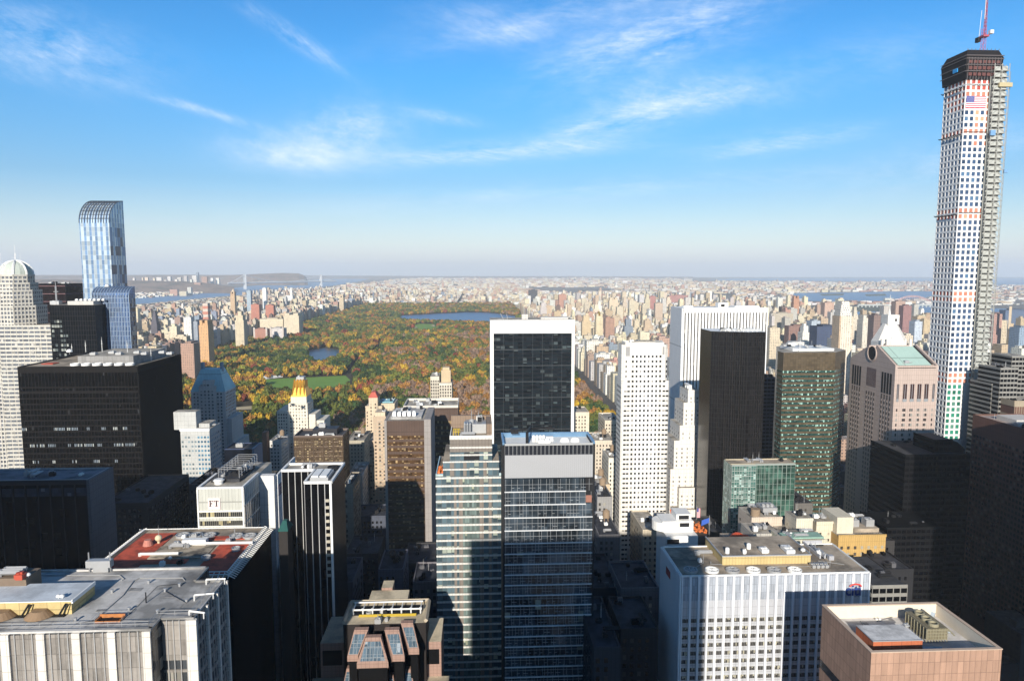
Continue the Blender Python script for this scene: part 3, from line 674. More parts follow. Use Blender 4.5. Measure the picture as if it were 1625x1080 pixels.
def clutter(root,X0,X1,Y0,Y1,z,n,seed,big=4.,dim=False):
    r=random.Random(seed)
    ml=[M_METAL,M_WHITE,M_DARK] if not dim else [M_DARK,M_DIM,M_SHADE]  # dim roofs get darker unit colours to paint in street shade
    for i in range(n):
        x=r.uniform(X0+2,X1-2); y=r.uniform(Y0+2,Y1-2); k=r.random()
        if k<.5: unit(root,x,y,z,r.uniform(1.5,big),r.uniform(1.5,big),r.uniform(1,2.6),r.choice(ml))
        elif k<.65: fan(root,x,y,z,r.uniform(1,1.8),ml[0])
        elif k<.8: ducts(root,x,y,z,r.uniform(3,7),ml[0],n=2,ang=r.choice([0,1.57]))
        elif k<.9: mast(root,x,y,z,r.uniform(3,6),.2)
        else: dish(root,x,y,z,.7,ml[1])
# ---------------------------------------------------------------- 1 white piered slab, bottom left
Z=179.; Y1=gz(240,999,Z).y; xa=gz(240,999,Z).x; p2=gz(308,981,Z); Yn=p2.y; xb=p2.x; p3=gz(357,921,Z); Yb1=p3.y; Yb=gz(200,903,Z).y; xc=gz(327,905,Z).x; XW=-190
r1=thing('office_tower','grey white piered slab with flat stained roof filling the bottom left corner','office tower',((XW+xb)/2,(Y1+Yb)/2,0))
PL=[(XW,Y1),(xa,Y1),(xa,Yn),(xb,Yn),(xb,Yb1),(xc,Yb1),(xc,Yb),(XW,Yb)]
mb=MB(); mb.prism(PL,0,Z,0,1); part('wall',mb,[glass('tl_glass',(.05,.055,.06),.1,0,(1.95,3.7),.35,(.30,.28,.24),.5),M_GREYROOF],r1)
lime=wall('tl_limestone',(.66,.62,.56),joint=(2.,3.7),var=.2); stone=wall('tl_spandrel',(.26,.235,.21),var=.45,joint=(1.95,3.7),streak=.6,panelvar=.2)
fr=FS(XW,xa,Y1); L=fr.L; bay=7.75; n=int(L/bay)
m1=MB(); m2=MB(); m3=MB()
for i in range(n+1):
    a=L-.9-i*bay; fbox(m1,fr,max(0,a-.9),a+.9,-.1,.75,0,Z-.02)
    for k in (1,2,3): 
        if i<n: fbox(m3,fr,a-bay+k*bay/4-.12,a-bay+k*bay/4+.12,-.1,.42,0,Z-.1)
fbox(m2,fr,0,L,-.1,.2,Z-14.5,Z-.4)
for j in range(1,44): fbox(m2,fr,0,L,-.1,.2,Z-17.2-3.7*j+2.2,Z-17.2-3.7*j+3.6)
f2=FS(xa,xb,Yn); 
for k in range(1,5): fbox(m3,f2,f2.L*k/5.3-.1,f2.L*k/5.3+.1,-.1,.4,0,Z-.1)
fbox(m1,f2,f2.L-1.6,f2.L+.7,-.1,.75,0,Z-.02)
fbox(m2,f2,.2,f2.L-1.6,-.1,.2,Z-10,Z-.4)
for j in range(1,44): fbox(m2,f2,.2,f2.L-1.6,-.1,.2,Z-12.2-3.7*j+2.9,Z-12.2-3.7*j+3.6)
f3=FE(xb,Yn,Yb1)
for k in range(0,4): fbox(m1,f3,f3.L*k/3-.35 if k else .0,f3.L*k/3+.35,-.1,.7 if k else .3,0,Z-.02)
for k in range(1,12): fbox(m3,f3,f3.L*k/12-.08,f3.L*k/12+.08,-.1,.3,0,Z-.1)
for j in range(1,46): fbox(m2,f3,.3,f3.L,-.1,.2,Z-3.7*j,Z-3.7*j+1.1)
part('pier',m1,lime,r1,'broad white limestone piers'); part('spandrel_cladding',m2,stone,r1); part('mullion',m3,plain('steel_mullion',(.45,.44,.43),.4,.3),r1)
# coping and roof furniture
mb=MB()
for (p,q) in zip(PL,PL[1:]+PL[:1]):
    f=FX(p,q); fbox(mb,f,0,f.L,-.7,.02 if f.N[1]>-.5 else .25,Z,Z+.45)
part('parapet',mb,M_GREYROOF,r1)
rail(r1,[(XW,Y1+1),(xa-1,Y1+1),(xa-1,Yn+1),(xb-1,Yn+1),(xb-1,Yb1-1)],Z+.4,1.2,.09)
q0=gz(113,953,Z+3.2); q1=gz(165,923,Z+3.2)
mb=MB(); mb.box(XW+30,q0.x,q0.y,q1.y,Z,Z+3.2,1,0); part('penthouse',mb,[roofm('white_membrane',(.58,.62,.66),.25),wall('yellow_panel',(.50,.38,.17),joint=(3.2,9.),panelvar=.1)],r1,'low roof platform with yellow front wall')
mb=MB(); mb.box(XW+30,q0.x+.3,q0.y-.3,q0.y,Z+3.2,Z+3.4); mb.box(q0.x,q0.x+.35,q0.y,q1.y,Z+2.6,Z+3.5); part('edge_trim',mb,M_WHITE,r1)
for (px_,py_) in ((93,949),(99,949)): p=gz(px_,py_,Z+3.2); dish(r1,p.x,p.y,Z+3.2,.55)
p=gz(28,921,Z+3.2); mb=MB(); mb.box(p.x-12,p.x+4,p.y-3,p.y+3,Z+.1,Z+5.2); part('stair_house',mb,[wall('brown_panel',(.18,.13,.09))],r1)
ducts(r1,p.x-3,p.y-2,Z+5.2,5,M_METAL,3); p=gz(33,918,Z+5.2); unit(r1,p.x,p.y,Z+5.2,2,2,1.4,M_RED); dish(r1,p.x+1.2,p.y+1,Z+5.2,.6)
# sunken cooling wells in front of the yellow wall
p=gz(60,985,Z+.5); mb=MB(); mb.box(XW+30,q0.x-1,Y1+7.,q0.y-.4,Z+.05,Z+.2); part('roof_well',mb,M_DARK,r1)
for k in range(3):
    x=q0.x-4-k*8.5; y=(Y1+7+q0.y)/2
    mb=MB(); mb.cyl(x-3.,y,3.1,Z+.2,Z+1.6,20,1.6); part('cooling_cone',mb,wall('cone_tan',(.26,.17,.10)),r1)
    m=MB(); m.bar((x+1.8,Y1+7,Z+.3),(x+3.,q0.y-.4,Z+2.8),.35); m.bar((x+2.6,Y1+7,Z+.3),(x+3.8,q0.y-.4,Z+2.8),.2); part('strut',m,M_DARK,r1)
p=gz(175,983,Z); mb=MB(); w_,d_=5.2,2.1
mb.box(p.x-w_/2-.3,p.x+w_/2+.3,p.y-d_/2-.2,p.y-d_/2,Z,Z+.35); mb.box(p.x-w_/2-.3,p.x+w_/2+.3,p.y+d_/2,p.y+d_/2+.2,Z,Z+.9); mb.box(p.x-w_/2-.3,p.x-w_/2,p.y-d_/2,p.y+d_/2,Z,Z+.5); mb.box(p.x+w_/2,p.x+w_/2+.3,p.y-d_/2,p.y+d_/2,Z,Z+.5)
hb=part('roof_hatch',mb,wall('rust_orange',(.45,.17,.05),var=.6),r1); m=MB(); m.box(p.x-w_/2,p.x+w_/2,p.y-d_/2,p.y+d_/2,Z+.02,Z+.06); part('hatch_floor',m,M_DARK,hb)
rail(r1,[(p.x-w_/2-.9,p.y-1.6),(p.x-w_/2-.9,p.y+2),(p.x+w_/2+.6,p.y+2),(p.x+w_/2+.6,p.y-1)],Z,1.1,.06)
p=gz(232,956,Z); mb=MB(); mb.bar((p.x,p.y,Z),(p.x,p.y,Z+2.7),.22); part('roof_post',mb,M_DARK,r1)
for (ax,ay,bx_,by_) in ((308,944,340,941),(327,919,358,918),(300,969,325,972)):
    a=gz(ax,ay,Z+1.4); b_=gz(bx_,by_,Z+1.4); mb=MB(); mb.bar(a,b_,.35); mb.bar((a.x,a.y,Z),a,.25); mb.bar((b_.x-.3,b_.y,Z),(b_.x-.3,b_.y,Z+1.4),.2); part('davit_arm',mb,M_WHITE,r1)
p=gz(170,898,Z); mb=MB(); mb.box(p.x-3.2,p.x+3.2,Yb-2.2,Yb-.2,Z+1.5,Z+3.4); 
for k in (-2.8,2.8): mb.bar((p.x+k,Yb-1.2,Z),(p.x+k,Yb-1.2,Z+5.5),.25)
mb.box(p.x-1.5,p.x+2.5,Yb-2,Yb-.4,Z+.2,Z+1.5); part('window_washing_rig',mb,M_METAL,r1,'grey gantry standing at the roof edge')
# low curbs drawn across the roof
mb=MB(); a=gz(165,972,Z); 
pts=[gz(*q,Z) for q in ((150,984),(196,944),(213,921),(222,917),(290,917),(293,921))]
for p,q in zip(pts,pts[1:]): mb.bar(p+Vector((0,0,.1)),q+Vector((0,0,.1)),.22)
pts=[gz(*q,Z) for q in ((64,913),(190,913),(197,919),(193,921))]
for p,q in zip(pts,pts[1:]): mb.bar(p+Vector((0,0,.1)),q+Vector((0,0,.1)),.2)
part('expansion_joint',mb,wall('joint_grey',(.3,.3,.3)),r1)
r_=random.Random(77)
for px_,py_ in ((262,938),(285,930),(205,968),(296,955),(236,925),(178,940),(120,985),(250,972)):
    p=gz(px_,py_,Z); mb=MB(); mb.cyl(p.x,p.y,.28,Z,Z+.7,8); mb.cyl(p.x,p.y,.4,Z+.7,Z+.85,8); part('vent_pipe',mb,M_METAL,r1)
for (a,b_,c_,d_) in ((205,975,250,930),(250,930,292,926),(120,990,205,975),(262,938,296,957)):
    p=gz(a,b_,Z); q=gz(c_,d_,Z); mb=MB(); mb.bar((p.x,p.y,Z+.16),(q.x,q.y,Z+.16),.09); part('conduit',mb,M_DARK,r1)
for px_,py_,w_,d_ in ((270,945,2.4,1.6),(215,935,3.2,2.),(160,968,2.,1.2),(283,962,1.6,2.2)):
    p=gz(px_,py_,Z); mb=MB(); mb.box(p.x-w_/2,p.x+w_/2,p.y-d_/2,p.y+d_/2,Z+.02,Z+.07); part('roof_patch',mb,roofm('patch_grey',(.30,.29,.28),.4,.3),r1)
HERO+=[(0,357,905)]
# ---------------------------------------------------------------- 2 red roofed black tower
Z=155.; bl=gz(226,841,Z); br=gz(425,843,Z); Y0=gz(300,916,Z).y; X0,X1,Y1_=bl.x,br.x,bl.y
r2=root_at('office_tower','black tower with brick red roof deck ringed by white railings',X0,X1,Y0,Y1_,'office tower')
body(r2,X0,X1,Y0,Y1_,Z,glass('blk_glass',(.004,.004,.005),.2,0,(1.6,3.8),.0,spec=.12),M_TANROOF)
mred=roofm('red_deck',(.52,.085,.04),.45,.2)
def deck(xa_,xb_,ya_,yb_,mat,name='roof_deck',h=.25,z=Z):
    mb=MB(); mb.box(xa_,xb_,ya_,yb_,z,z+h); return part(name,mb,mat,r2)
W_=X1-X0; D=Y1_-Y0
deck(X0+3,X0+3+W_*.24,Y0+2.5,Y1_-4,mred); deck(X1-3-W_*.22,X1-3,Y0+2.5,Y1_-14,mred); deck(X0+W_*.27,X1-W_*.40,Y0+12,Y0+15.5,mred,h=.27); deck(X1-W_*.42,X1-4,Y1_-12,Y1_-8.5,mred,h=.29)
deck(X0+W_*.27,X1-W_*.26,Y0+2.5,Y0+6,mred,h=.26)
deck(X0+W_*.30,X1-W_*.30,Y0+16.5,Y0+28,roofm('dirty_deck',(.40,.34,.26),.8,.15),'roof_patch',.31)
mb=MB()
for k in range(2):
    o=.8+k*1.2; zz=Z+.6+k*.5
    for (a,b_) in (((X0+o,Y0+o),(X1-o,Y0+o)),((X1-o,Y0+o),(X1-o,Y1_-o)),((X1-o,Y1_-o),(X0+o,Y1_-o)),((X0+o,Y1_-o),(X0+o,Y0+o))): mb.bar((*a,zz),(*b_,zz),.3)
part('walkway_rail',mb,M_WHITE,r2)
mb=MB()
k=Y0
while k<Y1_:
    for x,s_ in ((X0,-1),(X1,1)): mb.bar((x+s_*1.2,k,Z-.6),(x-s_*2.2,k,Z+1.2),.28)
    k+=1.5
k=X0
while k<X1: mb.bar((k,Y1_-2.2,Z+1.2),(k,Y1_+.8,Z-.3),.28); mb.bar((k,Y0+2,Z+1.),(k,Y0-.8,Z-.3),.25); k+=1.8
part('bracket',mb,M_WHITE,r2)
for px_,py_ in ((290,851),(311,851),(332,851),(375,852),(396,852)): p=gz(px_,py_,Z); fan(r2,p.x,p.y,Z,2.6,M_METAL,1.)
p=gz(310,864,Z); mb=MB(); mb.box(p.x-4.5,p.x+4.5,p.y-1.4,p.y+1.4,Z+.3,Z+2.4); part('penthouse',mb,M_WHITE,r2)
p=gz(252,862,Z); mb=MB(); mb.cyl(p.x,p.y,.5,Z,Z+2.2,8); mb.dome(p.x,p.y,1.3,Z+2.2,1.3,14,5); mb.dome(p.x,p.y,1.3,Z+2.2,-1.2,14,5); part('radome',mb,plain('cream_paint',(.65,.55,.36)),r2)
p=gz(235,866,Z); mb=MB(); mb.cyl(p.x,p.y,1.9,Z+.4,Z+2.6,14,1.2); part('rusty_drum',mb,wall('pink_rust',(.5,.2,.15),var=.6),r2)
ducts(r2,gz(222,883,Z).x,gz(222,883,Z).y,Z,14,M_WHITE,1); ducts(r2,gz(300,868,Z).x,gz(300,868,Z).y,Z+.4,24,M_WHITE,1)
clutter(r2,X0+W_*.3,X1-4,Y0+4,Y1_-6,Z+.3,14,4,2.4)
mast(r2,gz(252,852,Z).x,gz(252,852,Z).y,Z,4,.15)
HERO+=[(190,425,842)]
# ---------------------------------------------------------------- 3 dark tower with grey stone flank, left
X0,X1,Z=dims(-60,138,764,330); Y0=330; Y1_=350.5
r3=root_at('office_tower','dark glass slab with grey stone end wall at the left edge',X0,X1,Y0,Y1_,'office tower')
body(r3,X0,X1,Y0,Y1_,Z,glass('navy_glass',(.004,.005,.009),.2,0,(3.,3.8),.01,(.08,.08,.1),spec=.15),roofm('shade_blue_roof',(.20,.21,.24)))  # roof tint carries the blue of the shade it stands in
mb=MB(); mb.box(X1,X1+1.4,Y0-.6,Y1_+.6,0,Z+.6); part('end_wall',mb,wall('grey_stone_end',(.13,.12,.13),joint=(2.2,3.8)),r3,'grey stone flank wall')
mb=MB(); f=FS(X0,X1,Y0); fbox(mb,f,0,f.L,-.1,.5,Z-1.6,Z+.6); piers(mb,f,0,f.L,0,Z-1.6,10,.5,.45); part('frame',mb,wall('dark_stone',(.02,.02,.024)),r3)
mb=MB()
for k in range(10):
    fbox(mb,f,f.L*k/10+.6,f.L*(k+1)/10-.6,0,.12,Z-7.2,Z-3.2)
part('clerestory_window',mb,glass('slate_glass',(.04,.05,.07),.15,.0,(2.,4.),.2,(.14,.15,.18)),r3)
clutter(r3,X0+20,X1-3,Y0+3,Y1_-3,Z,8,9,3.); parapet(r3,X0,X1,Y0+.5,Y1_,Z,.7,.4,M_METAL)
HERO+=[(0,165,745)]
# ---------------------------------------------------------------- 4 big black box
X0,X1,Z=dims(28,218,583,495); Y0=495; Y1_=566
r4=root_at('office_tower','massive black box tower with grey fan house on its roof',X0,X1,Y0,Y1_,'office tower')
body(r4,X0,X1,Y0,Y1_,Z,glass('black_curtain',(.0035,.0033,.0035),.22,0,(1.4,3.9),.12,(.022,.022,.025),spec=.14),M_TANROOF)
mb=MB(); f=FS(X0,X1,Y0); piers(mb,f,0,f.L,0,Z+.8,36,.22,.35); fbox(mb,f,0,f.L,-.1,.2,Z-3.6,Z+.9); fbox(mb,f,0,f.L,-.1,.22,Z-17.5,Z-16.4)
e=FE(X1,Y0,Y1_); piers(mb,e,0,e.L,0,Z+.8,42,.22,.5); fbox(mb,e,0,e.L,-.1,.2,Z-3.6,Z+.9); spans(mb,f,0,f.L,0,3.9,46,.9,.15)
part('mullion',mb,plain('dark_bronze',(.008,.0065,.006),.7,0),r4)
cells=[];fh=3.9
for row,dens in ((4,.12),(7,.5),(8,.16),(13,.5),(14,.1),(10,.6),(18,.25),(11,.1),(22,.4),(23,.08),(27,.3),(31,.2)):
    for c in range(72):
        if hnoise(c*1.,row*9.,3.2,2)*.8+rnd.random()*.35<dens*.9 and len(cells)<96: cells.append((f,c*f.L/72+.25,(c+1)*f.L/72-.2,.05,Z-row*fh-17.6+.6*1,Z-row*fh-17.6+2.6,0))
panes(r4,cells,[pane('lit_blind',(.16,.19,.22),.4,(.40,.42,.40),.3)],'blind_window')
parapet(r4,X0,X1,Y0,Y1_,Z,.9,.4,M_DARK)
a=at(99,567,Y1_); q=gz(102,582,Z); PX0=gz(100,584,Z).x; PX1=gz(207,584,Z).x
mb=MB(); mb.box(PX0+2,PX1-6,Y0+12,Y1_-8,Z,Z+6.5,1,0); pn=part('penthouse',mb,[M_GRAV,wall('grey_louvre',(.26,.25,.24),joint=(3.,7.),panelvar=.2)],r4,'long grey mechanical penthouse')
for k in range(6): fan(r4,gz(99+k*17.5,583.5,Z+1).x,Y0+6.5,Z+.6,3.0,M_WHITE,1.6)
for k in range(7): unit(r4,PX0+9+k*9,Y0+20+(k%2)*8,Z+6.5,4,4,1.6,M_METAL)
for x_,h_ in ((163,9),(203,7),(137,7),(115,5),(240,8)): p=gz(x_,572,Z); mast(r4,p.x,p.y,Z+(6.5 if x_<205 else 0),h_,.3,M_WHITE)
dish(r4,gz(115,575,Z).x,Y0+25,Z+6.5,2)
p=gz(80,577,Z); mb=MB(); mb.box(p.x-4,p.x+4,p.y-4,p.y+4,Z,Z+.6); part('roof_deck',mb,M_RED,r4)
HERO+=[(28,284,566)]
# ---------------------------------------------------------------- 5 domed octagonal tower
def octa(cx,cy_,r,rx=1.): return [(cx+rx*r*math.cos(math.pi/8+k*math.pi/4),cy_+r*math.sin(math.pi/8+k*math.pi/4)) for k in range(8)]
Y=600; c=at(26,437,622); cx=c.x; r5=thing('domed_tower','pale stone octagonal tower with copper green ribbed dome at far left','tower',(cx,Y+22,0))
st5=wall('domed_stone',(.55,.52,.46),joint=(2.5,3.5)); g5=glass('domed_glass',(.12,.13,.15),.12,.1,(2.4,3.5),.3,(.4,.38,.34),.9)
cy_=Y+22; mb=MB(); tiers=[(13.,260,c.z),(15.5,at(26,462,Y).z,at(26,452,Y).z),(18.5,at(26,478,Y).z,at(26,470,Y).z),(21,at(26,500,Y).z,at(26,489,Y).z),(24,0,at(26,517,Y).z)]
z0=0
lv=[(24.5,0,at(0,520,Y).z),(20.5,at(0,520,Y).z,at(0,487,Y).z),(17.6,at(0,487,Y).z,at(0,462,Y).z),(15.,at(0,462,Y).z,at(0,450,Y).z),(12.8,at(0,450,Y).z,at(0,437,Y).z)]
for (r_,za,zb) in lv: mb.prism(octa(cx,cy_,r_),za,zb)
part('glazing',mb,g5,r5)
mb=MB()
for (r_,za,zb) in lv:
    P=octa(cx,cy_,r_)
    for k in range(8):
        f=FX(P[k],P[(k+1)%8]); nn_=max(3,int(f.L/2.6))
        if f.N[1]>.5: continue
        piers(mb,f,0,f.L,za,zb,nn_,.9,.4)
        fl=int((zb-za)/3.5)
        if fl>0: spans(mb,f,0,f.L,zb-fl*3.5,3.5,fl,1.3,.3)
        fbox(mb,f,0,f.L,-.3,.6,zb-.8,zb+.8)
part('wall',mb,st5,r5)
mb=MB(); mb.dome(cx,cy_,12.2,c.z+.8,11.5,24,8); dm=part('dome',mb,wall('dome_copper',(.48,.52,.46),var=.3),r5,'pale green ribbed dome')
mb=MB()
for k in range(8):
    a=math.pi/8+k*math.pi/4; pr=None
    for j in range(9):
        t_=math.pi/2*j/8; q=(cx+12.4*math.cos(t_)*math.cos(a),cy_+12.4*math.cos(t_)*math.sin(a),c.z+.8+11.7*math.sin(t_))
        if pr: mb.bar(pr,q,1.3)
        pr=q
mb.bar((cx,cy_,c.z+14),(cx,cy_,c.z+19),.8); mb.bar((cx,cy_,c.z+19),(cx,cy_,c.z+26),.2)
for s_ in (-8,8): mb.bar((cx+s_,cy_-6,c.z+8),(cx+s_,cy_-6,c.z+19),.15)
part('rib',mb,M_WHITE,dm)
HERO+=[(0,66,414)]
# wing of the domed tower
X0,X1,Z=dims(49,92,517,596)
mb=MB(); mb.prism([(X0-26,596),(X1-5,596),(X1,601),(X1,640),(X0-26,640)],0,Z,0,1); part('wing',mb,[glass('wing_glass',(.14,.15,.17),.15,.1,(2.2,3.4),.35,(.45,.43,.4)),M_TANROOF],r5)
mb=MB()
for f in (FS(X0-26,X1-5,596),FX((X1-5,596),(X1,601)),FE(X1,601,640)):
    k=int(Z/3.4)-1; spans(mb,f,0,f.L,Z-k*3.4,3.4,k,1.5,.7); piers(mb,f,0,f.L,0,Z,max(2,int(f.L/4.5)),.5,.4)
part('balcony_band',mb,st5,r5)
HERO+=[(0,92,517)]
# ---------------------------------------------------------------- 6 dark towers between
X0,X1,Z=dims(50,103,450,700); r=root_at('office_tower','dark maroon slab with pale bands near its top, behind the domed tower',X0,X1,700,730,'office tower')
body(r,X0,X1,700,730,Z,glass('maroon_glass',(.012,.007,.009),.2,0,(1.8,3.8),.0,spec=.12),M_BLACKROOF)
mb=MB(); f=FS(X0,X1,700); e=FE(X1,700,730)
for ff in (f,e):
    for q in (2,9.5,17,28): fbox(mb,ff,0,ff.L,-.1,.15,Z-q-.6,Z-q)
part('stone_band',mb,wall('pink_band',(.22,.12,.13)),r); mb=MB(); piers(mb,f,0,f.L,0,Z,24,.25,.2); piers(mb,e,0,e.L,0,Z,14,.25,.2); part('mullion',mb,M_DARK,r); clutter(r,X0,X1,700,730,Z,5,3)
HERO+=[(50,104,450)]
X0,X1,Z=dims(78,150,484,572); r=root_at('office_tower','black wedge of dark glass with tall antenna, between domed tower and curved blue tower',X0,X1,572,610,'office tower')
body(r,X0,X1,572,610,Z,glass('jet_glass',(.005,.006,.008),.2,0,(2.,3.8),.0,spec=.12),M_TANROOF)
f=FS(X0,X1,572); mb=MB(); piers(mb,f,0,f.L,0,Z,18,.15,.15); spans(mb,f,0,f.L,0,3.8,int(Z/3.8),.25,.12); part('mullion',mb,plain('jet_frame',(.02,.02,.022),.4),r)
cells=[(f,1+c*2.1,2.6+c*2.1,.05,Z-14-k*3.8,Z-12-k*3.8,0) for k in range(14) for c in range(7) if rnd.random()<.55 and (c<6)]; panes(r,cells,[pane('blind_lit',(.10,.12,.12),.4,(.4,.42,.38),.3)],'window')
mast(r,at(90,484,580).x,580,Z,15,.9,M_METAL); unit(r,at(87,484,580).x,582,Z,7,5,3); mb=MB(); mb.box(X0+12,X1-3,576,604,Z,Z+3); part('penthouse',mb,wall('light_panel',(.5,.48,.45)),r)
for k in range(7): unit(r,X0+15+k*3.5,584,Z+3,2,2,1.2,M_WHITE)
HERO+=[(78,150,484)]
# ---------------------------------------------------------------- 7 curved top blue glass tower
def sweep(root,X0,X1,Y0,Y1,zf,zb,mat,name='glazing',seg=9,x1top=None):
    """glass block whose front face rolls back in a quarter round to its peak at the rear"""
    prof=[(Y0,0),(Y0,zf)]+[(Y0+(Y1-Y0)*(1-math.cos(math.pi/2*i/seg)),zf+(zb-zf)*math.sin(math.pi/2*i/seg)) for i in range(1,seg+1)]+[(Y1,0)]
    mb=MB(); n=len(prof)
    for (a,b_) in zip(prof,prof[1:]): mb.quad((X0,a[0],a[1]),(X1,a[0],a[1]),(X1,b_[0],b_[1]),(X0,b_[0],b_[1]))
    k=len(mb.v); mb.v+=[(X1,p[0],p[1]) for p in prof]; mb.f.append(tuple(range(k,k+n))); mb.m.append(0)
    k=len(mb.v); mb.v+=[(X0,p[0],p[1]) for p in prof]; mb.f.append(tuple(range(k+n-1,k-1,-1))); mb.m.append(0)
    return part(name,mb,mat,root),prof
def stripes(name,ca,cb,per,duty,rough,metal,cell,var,lines=.4):
    m,b=newmat(name); uv=b.n('ShaderNodeTexCoord').outputs['UV']; s=b.n('ShaderNodeSeparateXYZ',{0:uv}); o=b.n('ShaderNodeSeparateXYZ',{0:b.n('ShaderNodeTexCoord').outputs['Object']})
    g=b.m('LESS_THAN',b.m('FRACT',b.m('DIVIDE',s.outputs[0],per)),duty)
    wn=b.n('ShaderNodeTexWhiteNoise',{0:b.n('ShaderNodeCombineXYZ',{0:b.m('FLOOR',b.m('DIVIDE',s.outputs[0],cell[0])),1:b.m('FLOOR',b.m('DIVIDE',s.outputs[1],cell[1]))}).outputs[0]}).outputs[0]
    col=b.mix(g,ca,cb); col=b.n('ShaderNodeVectorMath',{0:col,3:b.m('ADD',1-var/2,b.m('MULTIPLY',wn,var))},operation='SCALE').outputs[0]
    ln=b.m('LESS_THAN',b.m('FRACT',b.m('DIVIDE',s.outputs[1],cell[1])),.1); col=b.mix(b.m('MULTIPLY',ln,lines),col,(.5,.55,.6))
    setc(b,'Base Color',col); setc(b,'Roughness',rough); setc(b,'Metallic',metal); return m
sm=stripes('blue_striped_glass',(.42,.50,.56),(.16,.27,.44),4.4,.42,.22,.35,(2.2,3.9),.55)
X0,X1,zf=dims(125.5,173,354,600); zb=at(150,319.5,625).z
r7=root_at('glass_tower','tallest blue glass tower on the left with rolled curved top and vertical stripes',X0,X1,600,625,'skyscraper')
g7,prof=sweep(r7,X0,X1-0.,600,625,zf,zb,sm)
e=FE(X1,600.2,624.8); mb=MB()
r_=random.Random(3)
for j in range(int(zf/7.8)):
    for k in range(6):
        q=r_.random(); 
        if q<.55: fbox(mb,e,k*e.L/6,(k+1)*e.L/6,-.05,.12,j*7.8,j*7.8+7.8,0 if q<.3 else 1)
part('side_cladding',mb,[plain('side_dark',(.03,.05,.10),.15),plain('side_blue',(.12,.20,.34),.2,.4)],r7)
mb=MB(); 
for i in range(12):
    x=X0+(X1-X0)*i/11
    for a,b_ in zip(prof[1:-1],prof[2:-1]): mb.bar((x,a[0]-.1,a[1]+.15),(x,b_[0]-.1,b_[1]+.15),.5)
for (a) in prof[2:-1]: mb.bar((X0,a[0],a[1]+.2),(X1,a[0],a[1]+.2),.35)
part('roof_grid',mb,plain('dark_blue_frame',(.06,.07,.09),.4),r7)
mb=MB(); mb.box(X1-8,X1-.3,601,611,zf-4,zf+3.5); part('mechanical_bay',mb,M_METAL,r7)
for k in range(4): unit(r7,X1-6.5+k*1.8,604,zf+3.5,1.2,3,2,M_WHITE)
X0,X1,zf=dims(146,204,468,588); zb=at(180,455,599).z
g8,prof=sweep(r7,X0,X1,588,599,zf,zb,glass('blue_mirror',(.05,.10,.22),.1,.55,(2.2,3.9),.06,(.3,.33,.36),.5,.25,(.25,.30,.38),big=.03),'lower_block')
mb=MB(); 
for i in range(14):
    x=X0+(X1-X0)*i/13; fbox(mb,FS(x-.2,x+.2,588),0,.4,-.1,.3,0,zf)
    for a,b_ in zip(prof[1:-1],prof[2:-1]): mb.bar((x,a[0]-.1,a[1]+.15),(x,b_[0]-.1,b_[1]+.15),.6)
part('fin',mb,plain('pale_blue_fin',(.35,.45,.58),.3,.4),r7)
e=FE(X1,588.2,598.8); mb=MB()
for j in range(int(zf/3.9)):
    for k in range(5):
        q=r_.random()
        if q<.7: fbox(mb,e,k*e.L/5,(k+1)*e.L/5-.15,-.05,.1+.1*(q<.35),j*3.9+.3,j*3.9+3.6,0 if q<.35 else 1)
part('side_cladding',mb,[plain('side_grey',(.35,.36,.36),.3,.3),plain('side_black',(.03,.04,.06),.2)],r7)
mb=MB(); mb.cyl(at(170,456,597).x,597,2,zb+.2,zb+2.,14,1.); part('vent_cap',mb,M_WHITE,r7)
HERO+=[(125,188,320),(146,214,455)]
# ---------------------------------------------------------------- 8 blue copper roofed tower by the park
Y=745; X0,X1,Z=dims(303,357,621,Y); Y1_=Y+32; cxm=(X0+X1)/2
r=root_at('apartment_tower','grey stone apartment tower with steep blue copper roof and twin chimneys',X0,X1,Y,Y1_,'apartment tower')
st=wall('hh_stone',(.55,.52,.49),joint=(3.,3.5)); cop=wall('blue_copper',(.32,.58,.62),var=.35,joint=(1.6,50.),rough=.6)
mb=MB(); mb.box(X0,X1,Y,Y1_,0,Z); mb.box(X0+1,X1+5,Y+2,Y1_+6,0,at(0,668,Y).z); mb.box(X0-1,X1+9,Y+4,Y1_+12,0,at(0,708,Y).z); mb.box(X0+9,X1-9,Y-2,Y+1,0,Z+6); part('wall',mb,st,r)
mb=MB(); z2=at(0,590,Y).z; q=X0+7.5; w=X1-7.5; mb.prism([(X0-.5,Y-.5),(X1+.5,Y-.5),(X1+.5,Y1_+.5),(X0-.5,Y1_+.5)],Z,z2,0,None,[(q,Y+9),(w,Y+9),(w,Y1_-9),(q,Y1_-9)])
rf=part('roof',mb,cop,r,'steep blue green copper roof')
mb=MB(); mb.box(cxm-5.,cxm+6.,Y-.9,Y+10,Z,Z+12); part('dormer',mb,st,rf)
mb=MB(); mb.box(q-1.2,q+1.6,Y+13,Y+17,z2-8,z2+7); mb.box(w-1.6,w+1.2,Y+13,Y+17,z2-8,z2+7); part('chimney',mb,plain('chimney_blue',(.18,.27,.34)),rf)
cells=[]
f=FS(X0,X1,Y); f2=FS(X0+9,X1-9,Y-2); n=9
fh=3.6; nr=int(Z/fh)
for j in range(1,26):
    for c in range(n):
        a=2+c*(f.L-4)/n; 
        if 9<a+1<f.L-9 : continue
        cells.append((f,a+.5,a+2.1,.12,Z-j*fh,Z-j*fh+1.9,0))
    for c in range(4):
        a=1.2+c*(f2.L-2)/4; cells.append((f2,a+.4,a+2.,.12,Z-j*fh+3,Z-j*fh+4.9,0))
for c in range(3): cells.append((f2,2+c*3.4,3.8+c*3.4,.15,Z+6.2,Z+8,0))
e=FE(X1,Y,Y1_)
